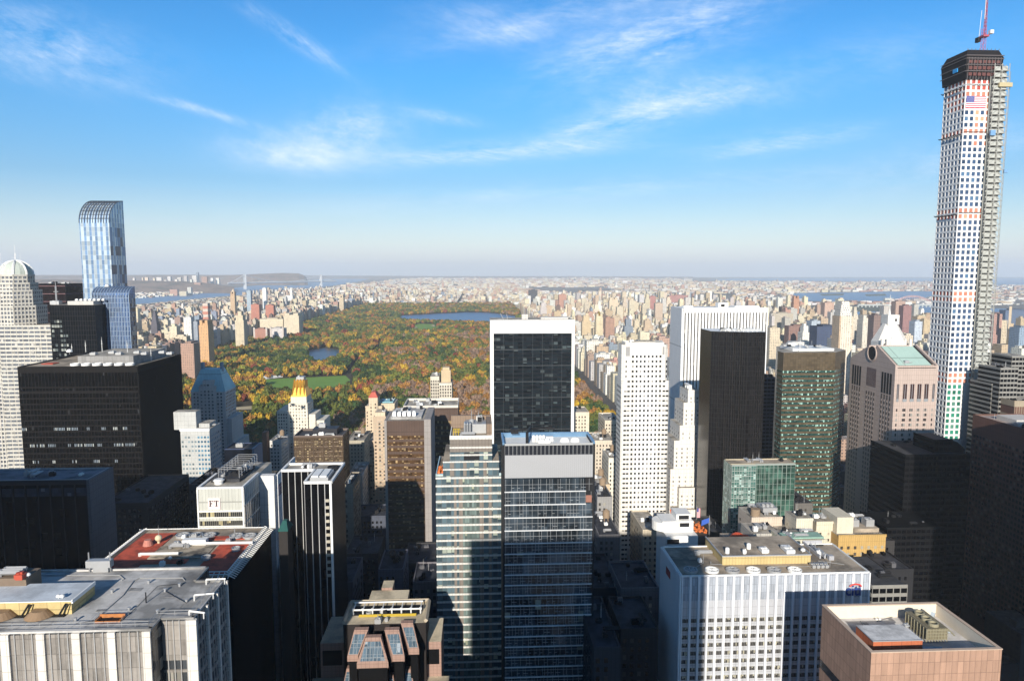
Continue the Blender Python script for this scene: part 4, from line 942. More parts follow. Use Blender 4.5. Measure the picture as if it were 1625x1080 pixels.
for j in range(1,14):
    for c in range(7): cells.append((e,2+c*4.2,3.7+c*4.2,.12,Z-j*fh,Z-j*fh+1.9,0))
PN1=pane('dark_pane',(.035,.04,.05),.2,(.35,.33,.3)); panes(r,cells,[PN1])
HERO+=[(302,360,590)]
# white hotel block in front of it
Y=505; X0,X1,Z=dims(286,332,681,Y); Y1_=Y+22
r=root_at('hotel_tower','white hotel block with rows of blue tinted windows beside the black box tower',X0,X1,Y,Y1_,'hotel')
mb=MB(); mb.box(X0,X1,Y,Y1_,0,Z,0,1); Xt=at(307,655,Y).x; zt=at(300,655,Y).z; mb.box(X0-6,Xt,Y+4,Y+13,Z-1,zt,0,1); mb.box(X0+11,X1-2,Y+6,Y1_-3,Z,Z+3,0,1); part('wall',mb,[wall('hotel_white',(.48,.475,.45),joint=(2.6,3.3)),M_GRAV],r)
cells=[]; f=FS(X0,X1,Y); e=FE(X1,Y,Y1_)
for j in range(2,30):
    for c in range(9): cells.append((f,.6+c*f.L/9,.6+c*f.L/9+1.4,.1,Z-j*3.3,Z-j*3.3+1.5,0 if c<5 else 1))  # right columns use bluer panes, the shade put into their colour
    for c in range(7): cells.append((e,1.+c*e.L/7,1.+c*e.L/7+1.7,.1,Z-j*3.3,Z-j*3.3+1.5,1))
panes(r,cells,[pane('grey_pane',(.20,.25,.27),.3,(.5,.5,.48)),pane('shade_blue_pane',(.05,.14,.22),.3,(.10,.25,.36))])
mb=MB(); fbox(mb,f,-.3,f.L+.3,-.2,.5,Z-1.2,Z+.8); part('cornice',mb,M_WHITE,r); clutter(r,X0+11,X1,Y+3,Y1_-1,Z,5,8)
HERO+=[(286,350,655)]
# small black cube
Y=600; X0,X1,Z=dims(356,400,713,Y); r=root_at('office_block','small flat black glass cube behind the white sign building',X0,X1,Y,Y+22,'office block')
body(r,X0,X1,Y,Y+22,Z,glass('cube_glass',(.006,.008,.014),.15,0,(2,3.6),.0,spec=.15),M_BLACKROOF); mb=MB(); mb.box(X1,X1+2,Y-.3,Y+22.3,0,Z+.7); part('end_wall',mb,wall('grey_blue_end',(.25,.27,.33)),r); parapet(r,X0,X1,Y,Y+22,Z,.8,.5,plain('navy_cap',(.04,.06,.13),.4)); unit(r,X0+10,Y+10,Z,6,5,3,M_METAL)
HERO+=[(356,402,712)]
# old brick church like block with turret, right of the cube
Y=690; X0,X1,Z=dims(404,436,706,Y); r=root_at('brick_house','brown brick house with square turret and blue green roof edge below the park trees',X0,X1,Y,Y+30,'house')
mb=MB(); mb.box(X0,X1,Y,Y+30,0,Z-6); mb.box(at(417,0+690,Y).x,at(424,690,Y).x,Y-2,Y+6,0,at(0,690,Y).z); mb.box(X1-6,X1+4,Y+4,Y+20,0,Z); part('wall',mb,wall('brown_brick',(.25,.13,.08)),r)
mb=MB(); mb.prism([(X0-8,Y-10),(X0+6,Y-10),(X0+6,Y+8),(X0-8,Y+8)],Z-22,Z-12,0,None,[(X0-2,Y-4),(X0,Y-4),(X0,Y+4),(X0-2,Y+4)]); part('roof',mb,cop,r)
HERO+=[(400,438,700)]
# ---------------------------------------------------------------- 9 gold topped white tower
Y=735; r=thing('gold_topped_tower','white apartment tower crowned with a gold roof, standing before the park','apartment tower',(at(476,700,Y).x,Y+18,0))
wh=wall('cream_white',(.68,.63,.53),joint=(3,3.4)); ax=lambda x: at(x,650,Y).x; az_=lambda y: at(476,y,Y).z
mb=MB(); mb.box(ax(458),ax(488),Y,Y+26,0,az_(640)); mb.box(ax(461),ax(486),Y+2,Y+24,az_(640),az_(630)); mb.box(ax(440),ax(458.2),Y-1.5,Y+34,0,az_(651)); mb.box(ax(488),ax(512),Y+6,Y+36,0,az_(669)); mb.box(ax(486),ax(499),Y+3,Y+30,0,az_(667)+6); mb.box(ax(436),ax(446),Y-4,Y+20,0,az_(690)); mb.box(ax(430),ax(440),Y-6,Y+16,0,az_(718)); part('wall',mb,wh,r)
cells=[]
for (xa_,xb_,yt,yy,n) in ((458,488,640,Y,6),(440,458,653,Y-1.5,4),(488,512,672,Y+6,6)):
    f=FS(ax(xa_),ax(xb_),yy); zt=az_(yt)
    for j in range(1,30):
        for c in range(n): 
            a=1+c*(f.L-1.6)/n; cells.append((f,a+.3,a+1.6,.1,zt-j*3.4,zt-j*3.4+1.7,0))
e=FE(ax(488),Y,Y+26)
for j in range(1,9):
    for c in range(5): cells.append((e,2+c*5,3.4+c*5,.1,az_(640)-j*3.4,az_(640)-j*3.4+1.7,0))
panes(r,cells,[pane('shade_pane',(.10,.09,.08),.35,(.5,.46,.38))])
gold=plain('gold_roof',(.72,.42,.08),.28,.75,.5)
mb=MB(); A=[(ax(461),Y+2),(ax(486),Y+2),(ax(486),Y+24),(ax(461),Y+24)]; Bp=[(ax(466),Y+7),(ax(481),Y+7),(ax(481),Y+19),(ax(466),Y+19)]
mb.prism(A,az_(630),az_(617),0,None,[(ax(465),Y+6),(ax(483),Y+6),(ax(483),Y+20),(ax(465),Y+20)]); mb.prism([(ax(465.5),Y+6.5),(ax(482.5),Y+6.5),(ax(482.5),Y+19),(ax(465.5),Y+19)],az_(617),az_(605)); 
for k in range(4): mb.bar((ax(463+k*6.5),Y+3,az_(628)),(ax(466+k*4.6),Y+7,az_(603)),1.1)
part('roof',mb,gold,r,'stepped gold roof'); mb=MB(); mb.box(ax(468),ax(480),Y+9,Y+18,az_(605),az_(600)); mb.box(ax(470),ax(473),Y+10,Y+14,az_(600),az_(598)); part('roof_house',mb,M_METAL,r)
HERO+=[(440,490,602),(488,523,668)]
# ---------------------------------------------------------------- 10 bronze gridded block
Y=520; X0,X1,Z=dims(466,544,694,Y); Y1_=Y+24; r=root_at('office_block','bronze gridded office block with cluttered roof below the gold topped tower',X0,X1,Y,Y1_,'office block')
body(r,X0,X1,Y,Y1_,Z,glass('bronze_glass',(.10,.07,.045),.15,.2,(1.5,3.7),.45,(.36,.27,.15),.8),M_BLACKROOF)
mb=MB(); f=FS(X0,X1,Y); nr=int(Z/7.4); piers(mb,f,0,f.L,0,Z,5,.9,.5); piers(mb,f,0,f.L,0,Z,20,.2,.3,ends=False); spans(mb,f,0,f.L,Z-nr*7.4,7.4,nr,1.2,.47); spans(mb,f,0,f.L,Z-3.7-nr*7.4+7.4,7.4,nr-1,.7,.4); e=FE(X1,Y,Y1_); piers(mb,e,0,e.L,0,Z,6,.6,.3); part('frame',mb,plain('bronze_frame',(.10,.065,.04),.4,.4),r)
parapet(r,X0,X1,Y,Y1_,Z,1.6,.5,plain('bronze_cap',(.14,.10,.08),.5)); mb=MB(); mb.box(X0+12,X1-6,Y+9,Y1_-4,Z,Z+4.5); part('penthouse',mb,plain('black_panel',(.03,.03,.035),.5),r); clutter(r,X0+2,X1-2,Y+2,Y+9,Z,7,5); unit(r,X0+18,Y+16,Z+4.5,5,4,3)
HERO+=[(466,552,682)]
# ---------------------------------------------------------------- 11 white sign building (FT)
Y=330; X0,X1,Z=dims(312,386,775,Y); Y1_=354; Z=at(350,775,Y).z
r=root_at('office_block','white panelled block with square pink letter sign high on its front',X0,X1,Y,Y1_,'office block')
pan=wall('silver_panel',(.52,.52,.47),joint=(1.55,30.),metal=.1,panelvar=.06,var=.12)
mb=MB(); mb.prism([(X0,Y),(X1,Y),(X1,Y1_+22),(X0+9,Y1_+22),(X0,Y1_+4)],0,Z,0,1); part('wall',mb,[pan,M_GRAV],r)
f=FS(X0,X1,Y); mb=MB(); bands=[]
zt=at(350,812,Y).z; k=0
while zt-2.3-k*4.3>0:
    m_=MB(); fbox(m_,f,.6,f.L-.6,-.2,.12,zt-2.4-k*4.3,zt-k*4.3); part('window_band',m_,glass('ft_window',(.03,.03,.03),.12,0,(.95,4.3),.42,(.42,.36,.2),.5,.14,(.3,.28,.22)),r); k+=1
mb=MB(); fbox(mb,f,0,.7,-.1,.4,0,Z); fbox(mb,f,f.L-.7,f.L,-.1,.4,0,Z); fbox(mb,f,0,f.L,-.1,.35,zt+.1,zt+.8)
for j in range(k): fbox(mb,f,.7,f.L-.7,-.1,.38,zt-4.3*j-2.7,zt-4.3*j-2.35)
e=FE(X1,Y,Y1_); piers(mb,e,0,e.L,0,Z,9,.25,.25); spans(mb,e,0,e.L,Z-8.6*16,8.6,16,.5,.2); part('frame',mb,M_WHITE,r)
mb=MB(); fbox(mb,e,.4,e.L,-.1,.08,0,Z-8.7); part('side_glazing',mb,glass('ft_side',(.08,.08,.075),.1,0,(2.,4.3),.3,(.3,.29,.26)),r)
def serif(F_,a,z,h,d,chars):
    mb=MB(); t_=h*.18; s=h*.09
    B_=lambda a0,a1,z0,z1: fbox(mb,F_,a+a0,a+a1,d-.08,d,z+z0,z+z1)
    w=h*.72
    if 'F' in chars:
        B_(h*.10,h*.10+t_,0,h); B_(0,h*.36,0,s); B_(0,w*.95,h-s,h); B_(w*.95-s,w*.95,h-.24*h,h-s); B_(h*.10+t_,w*.68,h*.47,h*.47+s); B_(w*.68-s,w*.68,h*.38,h*.63)
    o=w*1.12 if 'F' in chars else 0
    B_(o+w*.42,o+w*.42+t_,0,h-s); B_(o+w*.25,o+w*.75,0,s); B_(o,o+w,h-s,h); B_(o,o+s,h-.26*h,h-s); B_(o+w-s,o+w,h-.26*h,h-s)
    return mb
sx0=at(330,790,Y).x-X0; sx1=at(349.5,790,Y).x-X0; sz1=at(340,789.5,Y).z; sz0=at(340,807.5,Y).z
mb=MB(); fbox(mb,f,sx0,sx1,0,.4,sz0,sz1); sg=part('sign',mb,plain('pink_sign',(.80,.66,.64),.5,var=.05),r,'square pale pink sign with dark letters FT'); hh=(sz1-sz0)*.52
part('lettering',serif(f,sx0+(sx1-sx0)*.10,sz0+(sz1-sz0)*.27,hh,.5,'FT'),plain('sign_ink',(.012,.008,.012),.5),sg)
mb=MB(); zr=Z; mb.box(X0+.0,X0+1.2,Y,Y1_,Z,Z+.8); mb.box(X0+1.2,X1-1,Y,Y+.8,Z,Z+.8); mb.box(X1-1,X1,Y,Y1_,Z,Z+.8); part('parapet',mb,M_WHITE,r)
mb=MB(); mb.cyl(X0+7.5,Y+8,2.,Z,Z+2.4,16); mb.cyl(X0+7.5,Y+8,2.6,Z+1.6,Z+2.0,16); part('water_tank',mb,M_WHITE,r); mb=MB(); mb.box(X0+3,X1-5,Y+10,Y1_+10,Z+.1,Z+1.6); part('roof_well',mb,M_BLACKROOF,r)
p=(X0+13,Y+18); fan(r,p[0],p[1],Z+1.6,3.2,M_DARK,1.5); fan(r,p[0]+2,p[1]+10,Z+1.6,2.4,M_METAL,1.2); clutter(r,X0+4,X1-4,Y+9,Y1_+10,Z+1.6,9,6,2.2)
mb=MB()
for x in (X0+6,X0+16):
    for k in range(8): mb.bar((x,Y+12+k*4,Z+1),(x,Y+12+k*4,Z+6),.25)
    for zz in (3,4.5,6): mb.bar((x,Y+12,Z+zz),(x,Y+40,Z+zz),.2)
for k in range(8): mb.bar((X0+6,Y+12+k*4,Z+6),(X0+16,Y+12+k*4,Z+6),.2)
part('roof_frame',mb,M_METAL,r,'open steel frame on the roof')
# fin wall
FX0=X1-.2; FX1=at(435,756,354).x; FZ=at(420,754,354).z
mb=MB(); mb.box(FX0,FX1,353.5,357.5,0,FZ); mb.box(FX1-.02,FX1+.9,357,392,0,FZ-.6,); fw=part('fin_wall',mb,wall('white_marble',(.72,.71,.70),joint=(2.5,3.8),var=.12,streak=.12),r,'tall plain white fin wall')
fe=FE(FX1+.9,357,392); mb=MB(); fbox(mb,fe,.5,6.5,0,.3,FZ-12,FZ-6.2); s2=part('sign',mb,plain('navy_sign',(.05,.05,.12),.5),r); part('lettering',serif(fe,1.,FZ-11,3.6,.4,'FT'),plain('sign_pale',(.5,.42,.45),.5),s2)
HERO+=[(312,435,755)]
# ---------------------------------------------------------------- 12 black pinstriped U tower
Y0=282; X0,X1,Z=dims(483,526,766,Y0); Yb=310; YM=300; XL=at(447,745,YM).x
r=root_at('office_tower','black U shaped tower with thin white vertical stripes and white roof rim',XL,X1,Y0,Yb,'office tower')
P=[(X0,Y0),(X1,Y0),(X1,Yb),(XL,Yb),(XL,YM),(X0,YM)]
mb=MB(); mb.prism(P,0,Z,0,1); part('wall',mb,[glass('pin_glass',(.004,.004,.005),.2,0,(1.5,3.8),.06,(.03,.03,.035),spec=.12),M_GRAV],r)
mb=MB(); f=FS(X0,X1,Y0); piers(mb,f,0,f.L,0,Z+.5,4,.22,.5); g_=FS(XL,X0,YM); piers(mb,g_,0,g_.L,0,Z+.5,5,.24,.4); e=FE(X1,Y0,Yb); me_=MB(); piers(me_,e,0,e.L,0,Z+.5,11,.12,.05); part('side_stripe',me_,plain('shade_toned_stripe',(.05,.05,.052),.6),r)  # east stripes coloured far darker than the front ones to paint their shade
part('stripe',mb,plain('pale_stripe',(.55,.54,.52),.5),r)
mb=MB()
for p,q in zip(P,P[1:]+P[:1]):
    ff=FX(p,q); fbox(mb,ff,0,ff.L,-.55,.3,Z-.3,Z+.8)
fbox(mb,f,f.L-.8,f.L+.1,-.1,.7,0,Z); part('roof_rim',mb,M_WHITE,r)
mb=MB()
for k in range(12): fbox(mb,f,f.L-2.8,f.L-1.1,-.1,.3,Z-8-k*2.9,Z-6.8-k*2.9)
part('spandrel_cladding',mb,wall('tan_spandrel',(.42,.38,.3)),r)
mb=MB(); mb.box(X0+1.6,X1-2.,Y0+3,Y0+15,Z,Z+1.4); part('air_unit',mb,M_METAL,r); 
for k in range(2): mb=MB(); mb.box(X0+2.+k*3.4,X0+4.8+k*3.4,Y0+3.5,Y0+14,Z+1.4,Z+2.); part('air_unit',mb,M_WHITE,r)
fan(r,X1-3.2,Y0+20,Z,2.6,M_DARK,1.3); clutter(r,XL+2,X0,YM+1,Yb-1,Z,8,12,1.8); 
HERO+=[(416,550,737)]
# teal pyramid roofed church below, shade put into its dark colours
q=gz(450,841,157); r=thing('church','small stone church with teal copper hipped roof deep between towers','church',(q.x,q.y,0))
mb=MB(); mb.box(q.x-1.7,q.x+1.8,q.y-1,q.y+6,0,157); part('wall',mb,wall('shade_toned_church_stone',(.02,.016,.014)),r); mb=MB(); mb.prism([(q.x-2.,q.y-1.3),(q.x+2.1,q.y-1.3),(q.x+2.1,q.y+6.6),(q.x-2.,q.y+6.6)],157,160.3,0,None,[(q.x-.8,q.y+2),(q.x+.7,q.y+2),(q.x+.7,q.y+4),(q.x-.8,q.y+4)]); part('roof',mb,wall('shade_toned_teal_copper',(.012,.085,.075)),r)
# ---------------------------------------------------------------- 13 bronze banded slab
def banded(label,xl,xr,yt,Y,dep,topband,fh,bandh,gm,wm,group=None,z0=0,xe=None,limit=60,hh=None):
    X0,X1,Z=dims(xl,xr,yt,Y); r=root_at('office_tower',label,X0,X1,Y,Y+dep,'office tower'); body(r,X0,X1,Y,Y+dep,Z,wm,M_GRAV)
    f=FS(X0,X1,Y); k=0; z=Z-topband
    while z-k*fh-bandh>0 and k<limit:
        mb=MB(); fbox(mb,f,.25,f.L-.25,-.2,.15,z-k*fh-bandh,z-k*fh); part('window_band',mb,gm,r); k+=1
    HERO.append((xl,xr,yt)); return r,X0,X1,Z,f
bw=wall('bronze_wall',(.09,.055,.04),var=.3,joint=(1.6,20.)); bg_=glass('bronze_band_glass',(.07,.04,.02),.12,.0,(1.3,3.9),.46,(.40,.27,.13),.9)
r,X0,X1,Z,f=banded('bronze slab tower with glowing tan window bands and shadowed lower half',613.5,673,667,430,38,9.6,3.9,2.2,bg_,bw)
mb=MB(); fbox(mb,f,-1.4,.05,-30,.9,0,Z+.3); fbox(mb,f,f.L,f.L+4.2,-38,.9,0,Z+.9); part('pier',mb,wall('bronze_pier',(.30,.27,.25),joint=(2,4)),r)
mb=MB(); mb.box(X0+2,X1-2,434,464,Z,Z+1.4); part('roof_deck',mb,M_GREYROOF,r); 
for k in range(5): unit(r,X0+4+k*3.1,438,Z+1.4,2.2,4,2.6,M_WHITE)
clutter(r,X0+3,X1-2,444,465,Z+1.4,12,31,3); 
r,X0,X1,Z,f=banded('rear bronze banded slab with pale roof rim, behind the bronze slab tower',640,727,647,500,30,9.6,3.9,2.2,bg_,bw)
parapet(r,X0,X1,500,530,Z,1.8,.7,wall('pale_rim',(.6,.55,.48))); clutter(r,X0+2,X1-4,503,528,Z,12,14)
# ---------------------------------------------------------------- 14 beige stepped apartment towers at the park edge
def punched(name,label,boxes,Y,mat,pm,nbay=2.9,fh=3.4,ww=1.3,wh_=1.7,cat='apartment tower',roof=None,topskip=1,limit=100):
    """boxes: (xl,xr,ytop,dY,depth) in photograph pixels at distance Y+dY"""
    L0=[dims(a,b_,t_,Y+d) for a,b_,t_,d,dp in boxes]; r=thing(name,label,cat,((L0[0][0]+L0[0][1])/2,Y+boxes[0][3]+boxes[0][4]/2,0))
    mb=MB(); cells=[]
    for (X0,X1,Z),(a,b_,t_,d,dp) in zip(L0,boxes):
        mb.box(X0,X1,Y+d,Y+d+dp,0,Z,0,1); f=FS(X0,X1,Y+d); n=max(2,int(f.L/nbay)); 
        sides=[(f,n)]+([(FE(X1,Y+d,Y+d+dp),max(2,int(dp/nbay/1.3)))] if X0<0 else [(FW(X0,Y+d,Y+d+dp),max(2,int(dp/nbay/1.3)))])
        for (ff,nn_) in sides:
            for j in range(1+topskip,int(Z/fh)):
                for c in range(nn_):
                    cc=(c+.5)*ff.L/nn_; cells.append((ff,cc-ww/2,cc+ww/2,.1,Z-j*fh,Z-j*fh+wh_,0))
        fbox(mb,f,-.2,f.L+.2,-.2,.3,Z-.6,Z+.8); HERO.append((a,b_,t_))
    part('wall',mb,[mat,roof or M_GRAV],r); panes(r,cells,[pm],limit=limit); return r,L0
beige=wall('beige_stone',(.60,.48,.34),joint=(2.4,3.4)); PB=pane('beige_pane',(.09,.075,.06),.3,(.5,.42,.3))
r,L0=punched('apartment_tower','slim beige stone tower with small red roof cap at the park edge',[(585,599,632,0,16),(580,606,645,2,20),(573,596,687,-4,30),(598,626,641,12,30)],700,beige,PB,3.)
X0,X1,Z=L0[0]; mb=MB(); mb.prism([(X0-.4,699.6),(X1+.4,699.6),(X1+.4,716.4),(X0-.4,716.4)],Z+.8,Z+6,0,None,[(X0+2.5,703),(X1-2.5,703),(X1-2.5,713),(X0+2.5,713)]); part('roof',mb,wall('red_roof',(.45,.10,.07)),r); X0,X1,Z=L0[3]; mb=MB(); mb.box(X0+2,X1-2,715,735,Z+.8,Z+1.6); part('roof_deck',mb,cop,r); clutter(r,X0+1,X1-1,714,738,Z+1,6,2)
r,L0=punched('apartment_tower','narrow tan brick slab with balconies left of the bronze slab',[(592,612,662,0,28),(586,594,700,4,20)],590,wall('tan_brick',(.50,.38,.27)),PB,3.2,3.2,1.6,1.6)
f=FS(L0[0][0],L0[0][1],590); mb=MB()
for j in range(1,34): fbox(mb,f,f.L*.36,f.L*.68,0,1.2,L0[0][2]-j*3.2-.3,L0[0][2]-j*3.2)
part('balcony',mb,wall('balc',(.55,.5,.42)),r)
mb=MB(); X0,X1,Z=L0[0]; mb.box(X0+1,X1-1,594,610,Z,Z+3.5); part('penthouse',mb,beige,r); clutter(r,X0,X1,592,612,Z+3.5,4,77,2)
# ---------------------------------------------------------------- 15 arched top tower before the park
st15=wall('tower_white',(.62,.56,.46),joint=(2.6,3.4))
Y=735; X0,X1,Z=dims(683,717,600,Y); r=root_at('hotel_tower','pale hotel tower with tall arched window strips and tan rooftop block, before the park',X0,X1,Y,Y+30,'hotel')
ax=lambda x,y=600: at(x,y,Y).x; az_=lambda y: at(700,y,Y).z
mb=MB(); mb.box(ax(683),ax(697),Y,Y+26,0,az_(597),0,1); mb.box(ax(697),ax(717),Y-2,Y+26,0,az_(607),0,1); part('wall',mb,[st15,M_GRAV],r)
mb=MB(); mb.box(ax(700),ax(715),Y+3,Y+20,az_(607),az_(588)); mb.box(ax(702),ax(713),Y+5,Y+16,az_(588),az_(584)); part('penthouse',mb,wall('tan_block',(.52,.40,.25)),r)
m1=MB(); m2=MB()
for (fa,n) in ((FS(ax(683),ax(697),Y),4),(FS(ax(697),ax(717),Y-2),5),(FE(ax(717),Y-2,Y+26),5)):
    for c in range(n):
        a=(c+.5)*fa.L/n; zt=az_(612 if fa.O[1]<Y else 604); fbox(m1,fa,a-.75,a+.75,-.1,.08,20,zt); 
        for k in range(6):
            t0,t1=math.pi*k/6,math.pi*(k+1)/6; m1.quad(fa.p(a,.08,zt-.01),fa.p(a+.75*math.cos(t0),.08,zt+.75*math.sin(t0)),fa.p(a+.75*math.cos(t1),.08,zt+.75*math.sin(t1)),fa.p(a,.08,zt))
        for j in range(30): fbox(m2,fa,a-.72,a+.72,0,.2,zt-2.4-j*3.4,zt-1.4-j*3.4)
part('window_strip',m1,plain('strip_dark',(.10,.085,.07),.3),r); part('spandrel_cladding',m2,st15,r); clutter(r,ax(684),ax(696),Y+4,Y+22,az_(597),4,1,3)
HERO+=[(683,717,585)]
# ---------------------------------------------------------------- 16 grey and white banded residential tower
Y=300; X0,X1,Z=dims(691.5,796.5,755,Y); zz=lambda y: at(745,y,Y).z; xx=lambda x,y=740: at(x,y,Y).x
r=root_at('residential_tower','tower of white bands and blue green windows with stepped top, lower part in shadow',X0,X1,Y,Y+34,'residential tower')
gs=glass('mt_glass',(.10,.15,.175),.08,.3,(2.05,3.55),.28,(.45,.50,.42),.9,.16,(.12,.12,.12)); gd=glass('mt_dark',(.10,.10,.095),.15,0,(1.1,20.),.0,mull=.1,mc=(.2,.2,.19))
gw=glass('mt_teal',(.15,.20,.185),.1,.2,(1.05,3.55),.2,(.42,.45,.33),.8,.14,(.10,.10,.10)); gg=wall('mt_grey_panel',(.20,.17,.145),joint=(1.4,3.55),var=.2)
mb=MB(); mb.box(X0,X1,Y,Y+34,0,Z,0,1); X0b,X1b=xx(703),xx(792); X0c,X1c=xx(714),xx(781); Zb,Zc=zz(731),zz(694)
mb.box(X0b,X1b,Y+.05,Y+30,Z,Zb,0,1); mb.box(X0c,X1c,Y+.1,Y+24,Zb,Zc,0,1); part('wall',mb,[gs,M_TANROOF],r)
mb=MB(); mb.box(X0-.05,X0+.05,Y+1,Y+34,0,Z-.1); part('side_wall',mb,M_DARK,r)
f=FS(X0,X1,Y); fh=3.55
cols=[(.0,.135,0),(.135,.215,2),(.27,.31,1),(.345,.405,1),(.405,.66,3),(.66,.72,1),(.80,.845,1),(.845,.92,2),(.92,1.,0)]
mw=MB(); mg=MB()
k=0
while Z-.3-k*fh>2:
    z=Z-.3-k*fh; fbox(mw,f,-.05,f.L+.05,-.1,.42,z-.78,z); k+=1
for (a,b_,t_) in cols:
    if t_==1: fbox(mg,f,a*f.L,b_*f.L,-.1,.18,0,Z-.4)
for j in range(k):
    z=Z-.3-j*fh; m_=MB(); fbox(m_,f,.405*f.L,.655*f.L,-.1,.30,z-fh+.05,z-.72); part('bay_window',m_,gw,r)
for (xa_,xb_,za,zb_,dy) in ((X0b,X1b,Z,Zb,.05),(X0c,X1c,Zb,Zc,.1)):
    f2=FS(xa_,xb_,Y+dy)
    if zb_==Zb:
        for q in (0,3.4): fbox(mw,f2,-.05,f2.L+.05,-.1,.42,zb_-q-.6,zb_-q)
        fbox(mg,f2,f2.L*.12,f2.L*.2,-.1,.2,za,zb_-.7); fbox(mg,f2,f2.L*.36,f2.L*.42,-.1,.2,za,zb_-.7); fbox(mg,f2,f2.L*.72,f2.L*.78,-.1,.2,za,zb_-.7)
    else:
        for q in (0,4.,7.3,10.7): 
            if zb_-q-.8>za: fbox(mw,f2,-.05,f2.L+.05,-.1,.42,zb_-q-.75,zb_-q)
        fbox(mg,f2,.1,f2.L-.1,-.1,.2,za+4.,zb_-.8)
        m_=MB(); fbox(m_,f2,f2.L*.33,f2.L*.70,-.1,.22,za+.3,za+3.6); part('louvre',m_,M_DARK,r)
part('slab_band',mw,wall('mt_white',(.62,.60,.56),var=.15,joint=(1.5,30.)),r,'white floor bands'); part('spandrel_cladding',mg,gg,r)
mb=MB(); mb.box(X0,X0b,Y+.6,Y+2,Z,Z+.8); mb.box(X0,X0+.4,Y,Y+30,Z,Z+1.2); mb.box(X1b,X1,Y,Y+.3,Z,Z+1.2); part('terrace_rail',mb,plain('pale_glass_rail',(.45,.55,.55),.2),r)
mb=MB(); 
for k in range(9): mb.dome(X0+1.2+rnd.random()*2,Y+3+k*1.4,.6+rnd.random()*.5,Z+.2,1.+rnd.random(),7,3)
part('terrace_plants',mb,plain('orange_shrub',(.55,.14,.03),.8,var=.8),r)
mb=MB(); mb.box(X0c+6.5,X1c-2.5,Y+8,Y+18,Zc,Zc+4.2); part('penthouse',mb,M_METAL,r); ducts(r,X0c+5,Y+3,Zc,6,M_METAL,2); 
for k in range(3): mb=MB(); mb.bar((X0c+6.5+k*1.2,Y+5,Zc),(X0c+6.5+k*1.2,Y+5,Zc+5),.6); mb.bar((X0c+6.5+k*1.2,Y+5,Zc+5),(X0c+6.5+k*1.2,Y+9,Zc+5),.6); part('duct',mb,M_METAL,r)
mb=MB(); 
for k in range(3): mb.bar((X0c+1.6+k*1.1,Y+2,Zc),(X0c+1.6+k*1.1,Y+2,Zc+3.5),.2); mb.bar((X0c+1.6,Y+2+k,Zc+2+k*.5),(X0c+4.6,Y+2+k,Zc+2+k*.5),.2)
part('yellow_frame',mb,plain('yellow_paint',(.6,.42,.04),.5),r); mb=MB(); mb.box(X1c-2.4,X1c,Y+2,Y+22,Zc,Zc+5.5); mb.box(X0c,X1c,Y+19,Y+21,Zc,Zc+5.8); part('roof_screen',mb,wall('brown_screen',(.24,.17,.12),joint=(1.2,9)),r); clutter(r,X0c+7,X1c-3,Y+9,Y+18,Zc+4.2,7,6,2.5)
parapet(r,X0c,X1c,Y+.2,Y+24,Zc,.8,.4,M_WHITE)
HERO+=[(691,797,755),(703,792,730),(714,781,665)]
# ---------------------------------------------------------------- 17 glass tower with louvred crown, in front of the white framed slab
Y=265; X0,X1,Z=dims(801,941,705,Y); zz=lambda y: at(870,y,Y).z; r=root_at('glass_tower','glass tower with grey louvred crown and white roof tray, centre of the view',X0,X1,Y,Y+17,'glass tower'); D=17.
body(r,X0,X1,Y,Y+D,Z-1.,glass('bc_glass',(.045,.06,.075),.05,.25,(2.45,5.),.14,(.30,.33,.28),.9,big=.06,spec=.8),M_WHITE,'glazing')
f=FS(X0,X1,Y); mb=MB(); fbox(mb,f,0,f.L,-.1,.15,zz(721),Z-.3); cb=part('crown_band',mb,plain('crown_dark',(.022,.024,.03),.25),r)
mb=MB(); piers(mb,f,0,f.L,zz(721),Z,22,.13,.3); part('mullion',mb,M_METAL,cb)
lm_,b=newmat('louvre_grey'); s_=b.n('ShaderNodeSeparateXYZ',{0:b.n('ShaderNodeTexCoord').outputs['UV']}); k_=b.m('LESS_THAN',b.m('FRACT',b.m('DIVIDE',s_.outputs[1],.42)),.35); k2=b.m('LESS_THAN',b.m('FRACT',b.m('DIVIDE',s_.outputs[0],.78)),.22)
setc(b,'Base Color',b.mix(b.m('MAXIMUM',b.m('MULTIPLY',k_,.8),b.m('MULTIPLY',k2,.5)),(.50,.50,.51),(.28,.28,.29))); setc(b,'Roughness',.4); setc(b,'Metallic',.3)
mb=MB(); fbox(mb,f,0,f.L,-.1,.4,zz(757),zz(721)); part('louvre',mb,lm_,r,'wide grey louvre screen')
mb=MB(); fbox(mb,f,-.1,f.L+.1,-.1,.6,zz(758.2),zz(757)); z=zz(778.5); k=0
fh=(zz(778.5)-zz(799))
MS=MB()
while z>4:
    m_=MB(); fbox(m_,f,-.1,f.L+(.1 if k>1 else -2.6),-.1,.6,z-.27,z); part('floor_edge',m_,plain('slab_white',(.74,.74,.74),.4),r)
    r_=random.Random(k); a=.3
    while a<f.L-.5:
        fbox(MS,f,a,a+.1,-.1,.16,z+.0,z+fh-.4)
        if r_.random()<.6: fbox(MS,f,a,a+1.1,-.1,.14,z+1.3,z+1.42)
        a+=r_.choice([.9,1.3,2.3,2.3])
    fbox(MS,f,0,f.L,-.1,.13,z+fh*.5,z+fh*.5+.1)
    z-=fh if k<4 else fh*.82; k+=1
part('mullion',MS,plain('silver_mullion',(.42,.43,.44),.35,.4),r)
mb=MB(); fbox(mb,f,f.L-2.8,f.L,-2.6,.05,zz(799),zz(757)); part('corner_recess',mb,M_DARK,r); mb=MB(); fbox(mb,f,f.L-2.6,f.L-.3,.05,.2,zz(797),zz(786)); part('corner_screen',mb,plain('rust_screen',(.30,.13,.09)),r)
